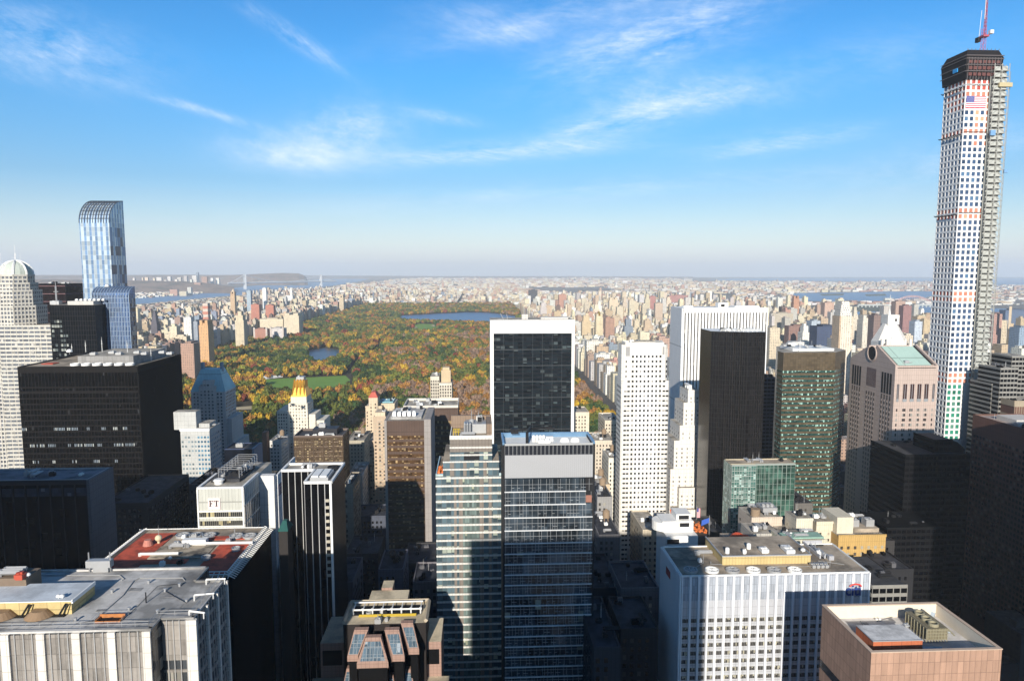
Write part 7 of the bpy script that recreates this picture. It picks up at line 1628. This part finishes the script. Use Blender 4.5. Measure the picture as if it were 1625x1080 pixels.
mb=MB(); mb.bar((a0.x-3,Yb-9.6,ZR+2),(a1.x+3,Yb-9.6,ZR+2),.5); mb.bar((a0.x-3,Yb-3.5,ZR+2),(a1.x+3,Yb-3.5,ZR+2),.5)
for k in range(8): x=a0.x-2.5+k*(a1.x-a0.x+5)/7; mb.bar((x,Yb-9.6,ZR+1.8),(x,Yb-3.5,ZR+1.8),.35); mb.bar((x,Yb-9.6,ZR),(x,Yb-9.6,ZR+2),.4); mb.cyl(x,Yb-9.6,.5,ZR+1.9,ZR+2.6,8)
part('pipe_rack',mb,M_WHITE,r)
for k in range(3): mb=MB(); mb.bar((a0.x,Yb-11.2+k*.0-k*.7,ZR+.8),(a1.x+1,Yb-11.2-k*.7,ZR+.8),.25); part('pipe',mb,MATS['yellow_paint'],r)
p=gz(600,988,ZR); mast(r,p.x,p.y,ZR,3,.25); unit(r,p.x,p.y,ZR,2.4,2,1.8,M_METAL); unit(r,p.x+3,p.y+1,ZR,1.2,1.2,1.4,M_METAL); clutter(r,a0.x,a1.x,Yf+2,Yf+12,ZR,4,9,1.5)
def bay(xl0,xr0,y0,xl1,xr1,y1,z1,drop,label=None):
    """sloped glass bay widening downhill: top edge pixels y0 at height z1, lower edge pixels y1 'drop' metres lower"""
    A=gz(xl0,y0,z1); B_=gz(xr0,y0,z1); C=gz(xl1,y1,z1-drop); Dd=gz(xr1,y1,z1-drop)
    yb_=A.y; yf=min(C.y,yb_-drop*.8); zf=z1-drop; xa,xb,xc,xd=A.x,B_.x,C.x,Dd.x
    def at_(s,t,dz=0.): # s across, t down the slope
        l=xa+(xc-xa)*t; r_=xb+(xd-xb)*t; return (l+(r_-l)*s, yb_+(yf-yb_)*t, z1+(zf-z1)*t+dz)
    mb=MB(); k=len(mb.v)
    # body: flat top lip, slope, low front wall
    for s_ in (0,1):
        p=[at_(s_,0),(at_(s_,0)[0],yb_+2.2,z1),(at_(s_,0)[0],yb_+2.2,zf-9),(at_(s_,1)[0],yf,zf-1.9),at_(s_,1)]
        n=len(mb.v); mb.v+=p; mb.f.append(tuple(range(n,n+5)) if s_ else tuple(range(n+4,n-1,-1))); mb.m.append(0)
    mb.quad(at_(0,0),at_(1,0),(xb,yb_+2.2,z1),(xa,yb_+2.2,z1)); mb.quad(at_(0,1),at_(1,1),at_(1,0),at_(0,0)); mb.quad((xc,yf,zf-1.9),(xd,yf,zf-1.9),(xd,yf,zf),(xc,yf,zf))
    by_=part('bay',mb,pg,r,label); w_=(xd-xc)
    m2=MB(); m2.box(xc+.5,xd-.5,yf+.6,yb_+2.,zf-30,zf-1.85); part('recess_shade_block',m2,M_SHADE,by_)  # solid black block painted for the shade under the fascia
    mg=MB(); e0=.09; mg.quad(at_(e0,.93,.06),at_(1-e0,.93,.06),at_(1-e0,.17,.06),at_(e0,.17,.06)); part('sloped_glazing',mg,sg_,by_)
    mm=MB(); n=max(2,round(w_/1.9))
    for k in range(1,n): s_=e0+(1-2*e0)*k/n; mm.bar(at_(s_,.93,.1),at_(s_,.17,.1),.13)
    for t in (.42,.68): mm.bar(at_(e0,t,.1),at_(1-e0,t,.1),.11)
    part('glazing_bar',mm,plain('bar_grey',(.22,.25,.28),.4),by_)
ZB=ZR+1.5
bay(562,584,999,551,568,1041,ZB,6.8); bay(610,633,999,623,642,1041,ZB,6.8); bay(636,655,988,649,665,1030,ZB,6.8); bay(580,604,1011,566,616,1052,ZB-1,6.6,'central bay with wide sloped front')
# lower terraces and bays
ZL_=ZB-16
bay(550,566,1060,543,558,1094,ZL_,5.); bay(572,600,1070,572,600,1098,ZL_-.5,4); bay(608,624,1071,612,628,1098,ZL_-.5,4); bay(632,652,1062,640,658,1094,ZL_,5.)
mb=MB(); g=gz(590,1050,ZL_+2); mb.box(g.x-5,g.x+5,g.y-3,g.y+6,0,ZL_+4.5); mt=part('machine_terrace',mb,M_DARK,r); mb=MB()
for k in range(6):
    for j in range(3): mb.bar((g.x-4+k*1.5,g.y-2+j*2.5,ZL_+4.5),(g.x-3.4+k*1.5,g.y-1+j*2.5,ZL_+6+rnd.random()*1.5),.35)
mb.box(g.x-4,g.x+4,g.y-2.5,g.y+2,ZL_+4.5,ZL_+5.2); part('machinery',mb,M_METAL,mt)
# side wings with flat roofs, mostly in shade
for (xa_,xb_,ya,yb_,z_,lb) in ((508,545,978,1020,118,'left'),(670,700,980,1018,118,'right')):
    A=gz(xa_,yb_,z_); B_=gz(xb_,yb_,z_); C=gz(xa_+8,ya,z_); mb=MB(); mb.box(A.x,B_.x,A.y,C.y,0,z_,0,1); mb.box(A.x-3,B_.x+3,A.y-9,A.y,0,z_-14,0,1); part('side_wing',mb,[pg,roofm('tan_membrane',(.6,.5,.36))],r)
    mb=MB(); f=FS(A.x,B_.x,A.y); fbox(mb,f,.8,f.L-.8,-.1,.1,z_-9,z_-3); f=FS(A.x-3,B_.x+3,A.y-9); fbox(mb,f,.8,f.L-.8,-.1,.1,z_-26,z_-18); part('window_band',mb,M_SHADE,r)
HERO+=[(505,700,935)]
# ---------------------------------------------------------------- the slab under the viewpoint and unseen towers added to cast the shade ahead
r=root_at('office_tower','limestone slab tower directly beneath the viewpoint',-58,38,-30,-3,'office tower'); mb=MB(); mb.box(-58,38,-30,-5,0,257.2); mb.box(-42,24,-34,-30.01,0,250); part('wall',mb,lime,r); mb=MB(); mb.box(-58,38,-30.2,-29.6,257.2,258); part('parapet',mb,lime,r)
for nm,x0,x1,y0,y1,z in (('broad slab south of the viewpoint on the left',-330,-255,-160,-90,205),('slab tower behind the left roofs',-245,-180,-130,-60,185),('tall slab behind the viewpoint on the left',-175,-110,-140,-70,176),('tower behind the viewpoint on the right',255,330,-60,0,228),('block behind the viewpoint far right',360,440,40,110,190),('side tower at the right shoulder of the view',232,268,70,130,205),('tall tower just outside the view on the right',at(1625,1080,298).x+4,350,255,298,214),('tall tower just outside the view on the left',-300,-186,200,250,208)):
    if proj((x0+x1)/2,max(y1,1),0)[0]>0 or True:
        r=root_at('office_tower',nm,x0,x1,y0,y1,'office tower'); mb=MB(); mb.box(x0,x1,y0,y1,0,z); part('wall',mb,wall('dull_stone',(.25,.24,.22)),r)
        mb=MB(); f=FS(x0,x1,y1); [mb.box(x0+2+k*6,x0+5+k*6,y1,y1+.4,0,z-4) for k in range(int((x1-x0)/6))]; part('window_strip',mb,M_DARK,r)
# ---------------------------------------------------------------- lower midtown buildings filling the streets
fill=[ # px left, right, top y, Y, depth, colour (dark ones hold street shade), label
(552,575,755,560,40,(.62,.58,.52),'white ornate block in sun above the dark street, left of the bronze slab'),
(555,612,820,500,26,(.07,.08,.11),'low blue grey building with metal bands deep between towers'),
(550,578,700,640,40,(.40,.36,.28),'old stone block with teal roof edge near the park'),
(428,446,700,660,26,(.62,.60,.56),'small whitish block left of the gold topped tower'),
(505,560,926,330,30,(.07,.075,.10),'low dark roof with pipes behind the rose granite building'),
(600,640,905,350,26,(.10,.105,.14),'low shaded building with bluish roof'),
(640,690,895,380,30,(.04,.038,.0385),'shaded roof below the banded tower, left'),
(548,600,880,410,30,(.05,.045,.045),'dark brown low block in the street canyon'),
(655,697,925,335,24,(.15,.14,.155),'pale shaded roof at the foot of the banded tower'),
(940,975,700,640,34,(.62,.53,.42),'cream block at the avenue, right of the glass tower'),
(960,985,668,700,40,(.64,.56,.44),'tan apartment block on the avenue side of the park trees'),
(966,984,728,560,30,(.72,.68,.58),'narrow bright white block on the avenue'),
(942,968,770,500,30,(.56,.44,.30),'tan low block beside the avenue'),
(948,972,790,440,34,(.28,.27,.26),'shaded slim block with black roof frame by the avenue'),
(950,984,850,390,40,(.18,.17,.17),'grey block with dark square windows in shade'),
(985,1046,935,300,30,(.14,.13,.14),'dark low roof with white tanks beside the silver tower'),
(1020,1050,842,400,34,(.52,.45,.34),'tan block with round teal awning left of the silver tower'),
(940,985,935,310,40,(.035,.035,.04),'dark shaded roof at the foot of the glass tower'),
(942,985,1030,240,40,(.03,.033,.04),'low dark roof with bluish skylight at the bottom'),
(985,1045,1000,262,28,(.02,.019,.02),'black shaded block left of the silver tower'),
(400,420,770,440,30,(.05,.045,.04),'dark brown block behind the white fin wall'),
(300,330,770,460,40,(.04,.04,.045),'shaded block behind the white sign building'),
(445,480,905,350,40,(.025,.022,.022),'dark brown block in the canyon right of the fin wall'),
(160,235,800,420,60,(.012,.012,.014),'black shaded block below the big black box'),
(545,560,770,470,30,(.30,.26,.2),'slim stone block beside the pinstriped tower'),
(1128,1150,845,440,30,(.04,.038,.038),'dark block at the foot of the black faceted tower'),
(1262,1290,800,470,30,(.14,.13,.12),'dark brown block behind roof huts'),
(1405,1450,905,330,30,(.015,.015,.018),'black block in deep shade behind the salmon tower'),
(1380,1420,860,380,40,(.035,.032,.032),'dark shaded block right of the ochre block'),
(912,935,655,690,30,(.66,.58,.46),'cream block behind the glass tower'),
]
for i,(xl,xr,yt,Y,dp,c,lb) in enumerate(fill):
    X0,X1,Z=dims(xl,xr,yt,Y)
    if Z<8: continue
    r=root_at('city_building',lb,X0,X1,Y,Y+dp); wm=wall('fill_%d'%i,c,joint=(1.6,3.5)); body(r,X0,X1,Y,Y+dp,Z,wm,M_GRAV if c[0]>.3 else roofm('shade_roof',(.035,.038,.05),.6,.2))  # dark roof colour holds the street shade on the darker blocks
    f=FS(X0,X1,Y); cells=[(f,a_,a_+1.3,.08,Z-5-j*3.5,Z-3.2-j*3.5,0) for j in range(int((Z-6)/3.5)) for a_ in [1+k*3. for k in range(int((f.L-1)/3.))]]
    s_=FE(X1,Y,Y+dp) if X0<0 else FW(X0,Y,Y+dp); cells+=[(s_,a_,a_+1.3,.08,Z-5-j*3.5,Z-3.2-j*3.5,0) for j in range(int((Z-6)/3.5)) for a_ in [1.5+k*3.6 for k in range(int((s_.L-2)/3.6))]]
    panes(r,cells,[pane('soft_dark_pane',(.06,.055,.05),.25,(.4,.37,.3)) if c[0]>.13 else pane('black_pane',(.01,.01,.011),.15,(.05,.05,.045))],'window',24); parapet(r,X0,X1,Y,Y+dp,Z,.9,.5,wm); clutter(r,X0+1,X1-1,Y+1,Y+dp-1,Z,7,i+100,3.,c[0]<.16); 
    if rnd.random()<.4 and c[0]>.16: tank(r,X0+(X1-X0)*.7,Y+dp*.6,Z)
    HERO.append((xl,xr,yt))
bl=[]; r_=random.Random(8)
for i in range(420):
    x=r_.uniform(-1500,1500); y=-r_.uniform(330,1450); w_=r_.uniform(28,60); h=min(r_.choice([50,70,95,130,170,210]),(-y-60)*.36); g_=r_.uniform(.10,.3); bl.append((x,x+w_,y-w_,y,0,h,(g_,g_*.93,g_*.85)))
o=bpy.data.objects.new('city_mass',boxes_mesh('city_south',bl)); COL.objects.link(o); o['label']='mass of downtown city buildings behind the viewpoint'; o['kind']='stuff'
# low blocks between, seen only in deep shade (individual small buildings on the street grid)
k=0; FP=[]
for o in list(COL.objects):
    if o.type=='MESH' and o.parent and o.name.split('.')[0] in ('wall','glazing','frame','core','wing','lower_block'):
        bb=[o.matrix_parent_inverse@Vector(c) for c in o.bound_box]; L_=o.parent.location
        FP.append((min(c.x for c in bb)+L_.x-2,max(c.x for c in bb)+L_.x+2,min(c.y for c in bb)+L_.y-2,max(c.y for c in bb)+L_.y+2))
hid=lambda x0,x1,y0,y1: any(x1>a and x0<b and y1>c_ and y0<d for a,b,c_,d in FP)
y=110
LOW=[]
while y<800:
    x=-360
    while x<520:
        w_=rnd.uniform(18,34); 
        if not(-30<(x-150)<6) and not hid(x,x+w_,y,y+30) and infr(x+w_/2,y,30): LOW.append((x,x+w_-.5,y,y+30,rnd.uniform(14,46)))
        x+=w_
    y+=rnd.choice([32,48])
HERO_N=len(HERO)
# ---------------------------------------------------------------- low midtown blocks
lowcols=[(.07,.06,.055),(.10,.095,.09),(.05,.045,.045),(.12,.10,.08)]  # low block colours darkened to hold the street shade
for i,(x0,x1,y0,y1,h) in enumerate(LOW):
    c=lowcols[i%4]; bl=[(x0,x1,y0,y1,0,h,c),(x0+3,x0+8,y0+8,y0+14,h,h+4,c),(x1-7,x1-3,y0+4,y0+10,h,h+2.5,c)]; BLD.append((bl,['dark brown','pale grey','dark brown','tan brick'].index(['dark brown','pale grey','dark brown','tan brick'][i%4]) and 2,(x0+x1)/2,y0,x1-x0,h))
# ---------------------------------------------------------------- landmarks of the middle distance
for (label,X0,X1,Y0,Y1_,Z,c,kind,cat) in LANDM:
    w_=X1-X0; d_=Y1_-Y0; cxx=(X0+X1)/2; bl=[]; base=(cxx,(Y0+Y1_)/2,0); dk=tuple(q*.72 for q in c)
    rt=thing(cat.replace(' ','_') if 'building' in cat else cat.replace(' ','_'),label,cat,base); ex=[]
    if kind=='crown': bl=[(X0,X1,Y0,Y1_,0,Z*.9,c)]; ex=[(X0+w_*.06,X0+w_*.36,Y0+2,Y1_-2,Z*.9,Z,c),(X1-w_*.36,X1-w_*.06,Y0+2,Y1_-2,Z*.9,Z,c),(X0+w_*.36,X1-w_*.36,Y0+4,Y1_-4,Z*.9,Z*.94,c)]
    elif kind=='base': bl=[(X0,X1,Y0,Y1_,0,Z*.78,c),(X0+w_*.12,X1-w_*.12,Y0+3,Y1_-3,Z*.78,Z*.9,c)]; ex=[(X0+w_*.3,X1-w_*.3,Y0+6,Y1_-6,Z*.9,Z,c)]
    elif kind=='taper':
        for k in range(6): i_=w_*.07*k; bl.append((X0+i_,X1-i_,Y0+i_,Y1_-i_,Z*(0 if k==0 else .55+.075*k),Z*(.55+.075*(k+1)),c))
    elif kind=='stripes':
        for k in range(14): bl.append((X0+(k%2)*.6,X1-(k%2)*.6,Y0+(k%2)*.6,Y1_,Z*k/14,Z*(k+1)/14,c if k%2==0 else (.6,.5,.42)))
    elif kind=='tallcap': bl=[(X0,X1,Y0,Y1_,0,Z*.86,c),(X0+2,X1-2,Y0-1.5,Y0+2,0,Z*.86,(.72,.62,.5))]; ex=[(X0+w_*.1*k/2,X1-w_*.1*k/2,Y0+1+k,Y1_-1-k,Z*(.86+.035*(k-1)),Z*(.86+.035*k),(.72,.66,.58)) for k in range(1,5)]
    elif kind=='spire': bl=[(X0,X1,Y0,Y1_,0,Z*.6,c)]; ex=[(X1-w_*.36,X1-w_*.06,Y0,Y0+w_*.3,Z*.6,Z,c)]
    else: bl=[(X0,X1,Y0,Y1_,0,Z,c)]; ex=[(X0+w_*.3,X1-w_*.25,Y0+4,Y1_-4,Z,Z+4,dk)]
    if kind=='low': ex.append((X0,X0+w_*.12,Y0-1,Y0+6,0,Z+5,(.6,.52,.46))); ex.append((X1-w_*.12,X1,Y0-1,Y0+6,0,Z+5,(.6,.52,.46)))
    o=bpy.data.objects.new('wall',boxes_mesh('wall',bl,base)); COL.objects.link(o); o.parent=rt
    if ex: o=bpy.data.objects.new('crown_block' if kind in('crown','tallcap') else 'penthouse',boxes_mesh('top',ex,base)); COL.objects.link(o); o.parent=rt
    if kind=='crown' and 'golden' in label: mb=MB(); mb.cyl(cxx,(Y0+Y1_)/2,w_*.34,Z*.95,Z+10,4,.2); part('roof',mb,gold,rt)
    if 'pyramid top near' in label: mb=MB(); mb.cyl(cxx,(Y0+Y1_)/2,w_*.4,Z,Z+16,8,.2); part('roof',mb,beige,rt)
    if 'slim shaft' in label: mb=MB(); mb.bar((cxx+2,Y0,Z*.9),(cxx+2,Y0,Z+42),5); part('shaft',mb,beige,rt)
    HERO.append((proj(X0,Y0,Z)[0],proj(X1,Y0,Z)[0],proj(cxx,Y0,Z)[1]))
# white pyramid topped tower with mast
Y=1150; xx=lambda x: at(x,540,Y+22).x; zz=lambda y: at(1408,y,Y+22).z; whs=wall('white_pyr',(.74,.70,.64),joint=(3,4))
rt=thing('pyramid_tower','white stone tower with octagonal pyramid shoulders and thin mast above the gabled tower','tower',(xx(1408),Y+20,0))
cx_=xx(1411); mb=MB(); P0=octa(cx_,Y+22,xx(1436)-cx_); P1=octa(cx_,Y+22,xx(1421)-cx_); mb.prism(P0,0,zz(541)); mb.prism(P0,zz(541),zz(513),0,None,P1); mb.box(xx(1402),xx(1420),Y+12,Y+32,zz(513)-1,zz(499)); 
for a in (1388,1396,1404,1414,1424,1432): mb.box(xx(a)-1.6,xx(a)+1.6,Y-1.5,Y+2,0,zz(536)+3*(a in (1404,1414)))
part('wall',mb,whs,rt); mb=MB(); mb.cyl(cx_-2,Y+22,2.2,zz(499),zz(490),8,1.); mb.cyl(cx_-2,Y+22,.9,zz(490),zz(468),6,.3); part('mast',mb,whs,rt)
mb=MB()
for a in (1392,1400,1409,1419,1428): mb.box(xx(a)-1.3,xx(a)+1.3,Y-.6,Y-.2,zz(552),zz(543)); 
mb.box(xx(1413),xx(1416),Y+11.6,Y+12,zz(509),zz(505)); part('window',mb,M_DARK,rt)
HERO.append((1384,1436,500))
# ---------------------------------------------------------------- bridges
def bridge():
    t1=at(388.8,452,10300); t2=at(509.2,450,11900); zt1=at(388.8,435.5,10300).z; zt2=at(509.2,435.8,11900).z
    t=thing('suspension_bridge','pale grey suspension bridge with two tall towers across the far river','bridge',(t1.x,t1.y,0)); gm_=plain('bridge_grey',(.62,.63,.64),.6)
    zd=at(450,447.6,11000).z
    d=(Vector((t2.x,t2.y,0))-Vector((t1.x,t1.y,0))); u_=d.normalized(); n=Vector((-u_.y,u_.x,0))
    for (p,zt) in ((t1,zt1),(t2,zt2)):
        mb=MB(); c=Vector((p.x,p.y,0))
        for s_ in (-1,1): mb.bar(c+n*14*s_,c+n*13*s_+Vector((0,0,zt)),18)
        for z_ in (zt-6,zd-6,(zt+zd)/2+6): mb.bar(c-n*13+Vector((0,0,z_)),c+n*13+Vector((0,0,z_)),12)
        part('tower',mb,gm_,t)
    a=Vector((t1.x,t1.y,zd))-u_*330; b_=Vector((t2.x,t2.y,zd))+u_*420; mb=MB(); mb.bar(a,b_,16); part('deck',mb,gm_,t)
    mb=MB(); 
    def cable(p,q,zp_,zq,sag):
        pr=None
        for i in range(25):
            s_=i/24; c=p.lerp(q,s_); z_=zp_+(zq-zp_)*s_-sag*4*s_*(1-s_); v_=Vector((c.x,c.y,z_))
            if pr is not None: mb.bar(pr,v_,7)
            if i%2==0 and z_>zd: mb.bar(v_,Vector((c.x,c.y,zd)),2.)
            pr=v_
    p1=Vector((t1.x,t1.y,0)); p2=Vector((t2.x,t2.y,0)); cable(p1,p2,zt1,zt2,(zt1-zd)*.9); cable(p1-u_*330,p1,zd,zt1,8); cable(p2,p2+u_*400,zt2,zd,8); part('cable',mb,gm_,t)
bridge()
def arch_bridge():
    Y=5600; a=at(1418,478,Y); b_=at(1478,480,Y); t=thing('arch_bridge','pinkish steel arch bridge over the far channel on the right','bridge',(a.x,Y,0)); m_=plain('arch_pink',(.50,.33,.32),.6); mb=MB(); pr=None
    n=22
    for i in range(n+1):
        s_=i/n; x=a.x+(b_.x-a.x)*s_; z_=at(1448,479,Y).z+(at(1448,469,Y).z-at(1448,479,Y).z)*4*s_*(1-s_); v_=Vector((x,Y,z_)); v2=Vector((x,Y,z_-9))
        if pr: mb.bar(pr[0],v_,4); mb.bar(pr[1],v2,4); mb.bar(pr[0],v2,2.5)
        mb.bar(v2,Vector((x,Y,at(1448,481,Y).z)),2.); pr=(v_,v2)
    part('arch',mb,m_,t); mb=MB(); mb.bar((a.x-420,Y,a.z-14),(b_.x+260,Y,a.z-14),7); part('deck',mb,plain('deck_grey',(.5,.47,.45)),t); mb=MB()
    for i in range(26): x=a.x-410+i*38; mb.bar((x,Y,0),(x,Y,a.z-14),7)
    part('pier',mb,plain('deck_grey',(.5,.47,.45)),t); mb=MB()
    for x in (a.x-12,b_.x+12): mb.box(x-14,x+14,Y-8,Y+8,0,a.z+18)
    part('tower',mb,plain('arch_tower',(.55,.47,.42)),t)
arch_bridge()
Y=4900; a=at(1362,484,Y); b_=at(1500,486,Y); t=thing('viaduct','long low pale viaduct in front of the arch bridge','bridge',(a.x,Y,0)); mb=MB(); mb.bar((a.x,Y,a.z),(b_.x,Y,a.z),9); part('deck',mb,plain('viaduct_grey',(.50,.52,.50)),t); mb=MB()
for i in range(24): x=a.x+(b_.x-a.x)*i/23; mb.bar((x,Y,0),(x,Y,a.z),7)
part('pier',mb,plain('viaduct_grey',(.5,.52,.5)),t)
# ---------------------------------------------------------------- individual city buildings (largest in view) and the rest as one mass
def hidden(px_,py_,pad=0):
    for (a,b_,t_) in HERO:
        if a-pad<px_<b_+pad and py_>t_: return True
    return False
cand=[]; rest=[]
for q in BLD:
    bl,ci,cx_,y0,w_,h=q; p=proj(cx_,y0,h); pb=proj(cx_,y0,max(0,h*.5)); s_=(w_*1106/y0)*(h*1106/y0)
    vis=0<p[0]<1625 and p[1]<1075 and not hidden(p[0],p[1]+1) 
    (cand if vis else rest).append((s_,q,p))
# drop those a nearer one covers: simple depth sweep
cand.sort(key=lambda c:c[1][3]); cols_=np.full(1700,9999.); keep=[]
for s_,q,p in cand:
    hw=q[4]*553/q[3]; a=max(0,int(p[0]-hw)); b_=min(1699,int(p[0]+hw)+1)
    if p[1]<np.mean(cols_[a:b_])-2: keep.append((s_,q,p))
    else: rest.append((s_,q,p))
    cols_[a:b_]=np.minimum(cols_[a:b_],p[1])
keep.sort(key=lambda c:-c[0]); NIND=215; ind=keep[:NIND]; rest+=keep[NIND:]
def region(p,q):
    if q[3]<800: return 'in the shaded streets between the near towers'
    if q[2]<-700: return 'west of the park'
    if q[2]<310 and q[3]<5300: return 'facing the park from the right'
    if p[0]<1120: return 'right of the park'
    return 'beyond the far right towers'
cnt={}
for s_,q,p in ind:
    hc='low' if q[5]<26 else ('mid-rise' if q[5]<62 else 'high-rise'); cnt.setdefault((PAL[q[1]][0],hc,region(p,q)),[]).append((p[0],q,hc,p))
grpn={}
for (cn,hc,rg),L_ in cnt.items():
    L_.sort(key=lambda t:t[0])
    for i,(_,q,_h,p) in enumerate(L_):
        wh_=ordw(i)+' from left of ' if len(L_)>1 else 'the only one of '
        bl=q[0]; base=((bl[0][0]+bl[0][1])/2,(bl[0][2]+bl[0][3])/2,0)
        if q[3]<2600:
            rt=thing('apartment_block','%s%s %s blocks %s'%(wh_,cn,hc,rg),'apartment block',base,'city blocks '+rg)
            for nm,bb in (('wall',[b_ for b_ in bl if b_[5]-b_[4]>8]),('penthouse',[b_ for b_ in bl if b_[5]-b_[4]<=8])):
                if bb: o=bpy.data.objects.new(nm,boxes_mesh(nm,bb,base)); COL.objects.link(o); o.parent=rt
        else:
            o=bpy.data.objects.new('apartment_block',boxes_mesh('block',bl,base)); COL.objects.link(o); o.location=base
            o['label']='%s%s %s blocks %s'%(wh_,cn,hc,rg); o['category']='apartment block'; o['group']='city blocks '+rg
allb=[b_ for s_,q,p in rest for b_ in q[0]]
o=bpy.data.objects.new('city_mass',boxes_mesh('city_mass',allb)); COL.objects.link(o); o['label']='dense mass of distant city buildings reaching to the horizon'; o['kind']='stuff'
# ---------------------------------------------------------------- trees: the 300 that show largest as things, the woods beyond as one mass
vis=[t for t in TREES if 0<t[5][0]<1625 and not hidden(t[5][0],t[5][1],2)]
vis.sort(key=lambda t:t[1]); near=vis[:290]; ns=set(id(t) for t in near)
# avenue trees beside the tan blocks on the right
av=[]
for (x,y,k) in ((958,742,2),(952,722,3),(962,706,6),(946,700,1),(950,735,2),(955,760,2),(938,668,2),(930,645,1),(944,660,3)):
    g=gz(x,y+6,0); av.append((g.x,g.y,9.5,17,k,proj(g.x,g.y,12)))
near=near[:282]+av
cn={}
for t in near: cn.setdefault(t[4] ,[]).append(t)
MEAN=None
for k,L_ in cn.items():
    L_.sort(key=lambda t:t[5][0])
    for i,(X,Y,r_,h_,ci,pp) in enumerate(L_):
        side='by the avenue' if (X,Y,r_,h_,ci,pp) in av else 'at the near edge of the park'
        e_=bpy.data.objects.new('park_tree',None); COL.objects.link(e_); e_.location=(X,Y,.3); e_['category']='tree'; e_['group']='park trees'
        e_['label']='%s tree, %s of its colour from left, park front rows'%(TC[ci][0],ordw(i)); e_.rotation_euler=(0,0,rnd.random()*6.28)
        c_=bpy.data.objects.new('crown',CM[ci][i%2]); COL.objects.link(c_); c_.parent=e_; c_.scale=(r_*1.05,r_*1.05,h_)
        b_=bpy.data.objects.new('trunk',TRUNK); COL.objects.link(b_); b_.parent=e_; b_.scale=(h_,h_,h_)
pts=[t for t in TREES if id(t) not in ns]
me=bpy.data.meshes.new('woods_points'); me.from_pydata([(t[0],t[1],.3) for t in pts],[],[])
def attr(nm,ty,vals): a=me.attributes.new(nm,ty,'POINT'); a.data.foreach_set('value' if ty!='FLOAT_VECTOR' else 'vector',vals)
attr('idx','INT',[t[4]*2+(i%2) for i,t in enumerate(pts)]); attr('rot','FLOAT',[rnd.random()*6.28 for t in pts]); attr('scl','FLOAT_VECTOR',[q for t in pts for q in (t[2]*1.08,t[2]*1.08,t[3])])
wo=bpy.data.objects.new('woods',me); COL.objects.link(wo); wo['label']='autumn woods of the park, colours from green to gold and rust'; wo['kind']='stuff'
tc_=bpy.data.collections.new('crown_sources')
for k in range(len(TC)):
    for j in range(2):
        o=bpy.data.objects.new('crown_source_%02d'%(k*2+j),CM[k][j]); tc_.objects.link(o)
ng=bpy.data.node_groups.new('woods','GeometryNodeTree'); ng.interface.new_socket('Geometry',in_out='INPUT',socket_type='NodeSocketGeometry'); ng.interface.new_socket('Geometry',in_out='OUTPUT',socket_type='NodeSocketGeometry')
gi=ng.nodes.new('NodeGroupInput'); go=ng.nodes.new('NodeGroupOutput'); ip=ng.nodes.new('GeometryNodeInstanceOnPoints'); ci_=ng.nodes.new('GeometryNodeCollectionInfo'); ci_.inputs[0].default_value=tc_; ci_.inputs['Separate Children'].default_value=True; ci_.inputs['Reset Children'].default_value=True
def na(nm,ty): n_=ng.nodes.new('GeometryNodeInputNamedAttribute'); n_.data_type=ty; n_.inputs[0].default_value=nm; return n_.outputs[0]
cb_=ng.nodes.new('ShaderNodeCombineXYZ'); ng.links.new(na('rot','FLOAT'),cb_.inputs[2]); er=ng.nodes.new('FunctionNodeEulerToRotation'); ng.links.new(cb_.outputs[0],er.inputs[0])
ng.links.new(gi.outputs[0],ip.inputs['Points']); ng.links.new(ci_.outputs[0],ip.inputs['Instance']); ip.inputs['Pick Instance'].default_value=True
ng.links.new(na('idx','INT'),ip.inputs['Instance Index']); ng.links.new(er.outputs[0],ip.inputs['Rotation']); ng.links.new(na('scl','FLOAT_VECTOR'),ip.inputs['Scale']); ng.links.new(ip.outputs[0],go.inputs[0])
md=wo.modifiers.new('woods','NODES'); md.node_group=ng
print('trees',len(TREES),'near',len(near),'buildings',len(BLD),'ind',len(ind),'objs',len(COL.objects))
# ---------------------------------------------------------------- air
m=bpy.data.materials.new('haze_air'); m.use_nodes=True; nt=m.node_tree; nt.nodes.clear(); b=NB(nt)
pv=b.n('ShaderNodeVolumePrincipled',{'Color':(.86,.93,1,1),'Density':5.0e-5,'Anisotropy':0.}); ou=b.n('ShaderNodeOutputMaterial'); nt.links.new(pv.outputs[0],ou.inputs['Volume'])
mb=MB(); mb.box(-43000,43000,-1800,30500,-1.5,540); o=solo('haze',mb,m,'thin pale blue air between the viewer and the horizon',kind='stuff')
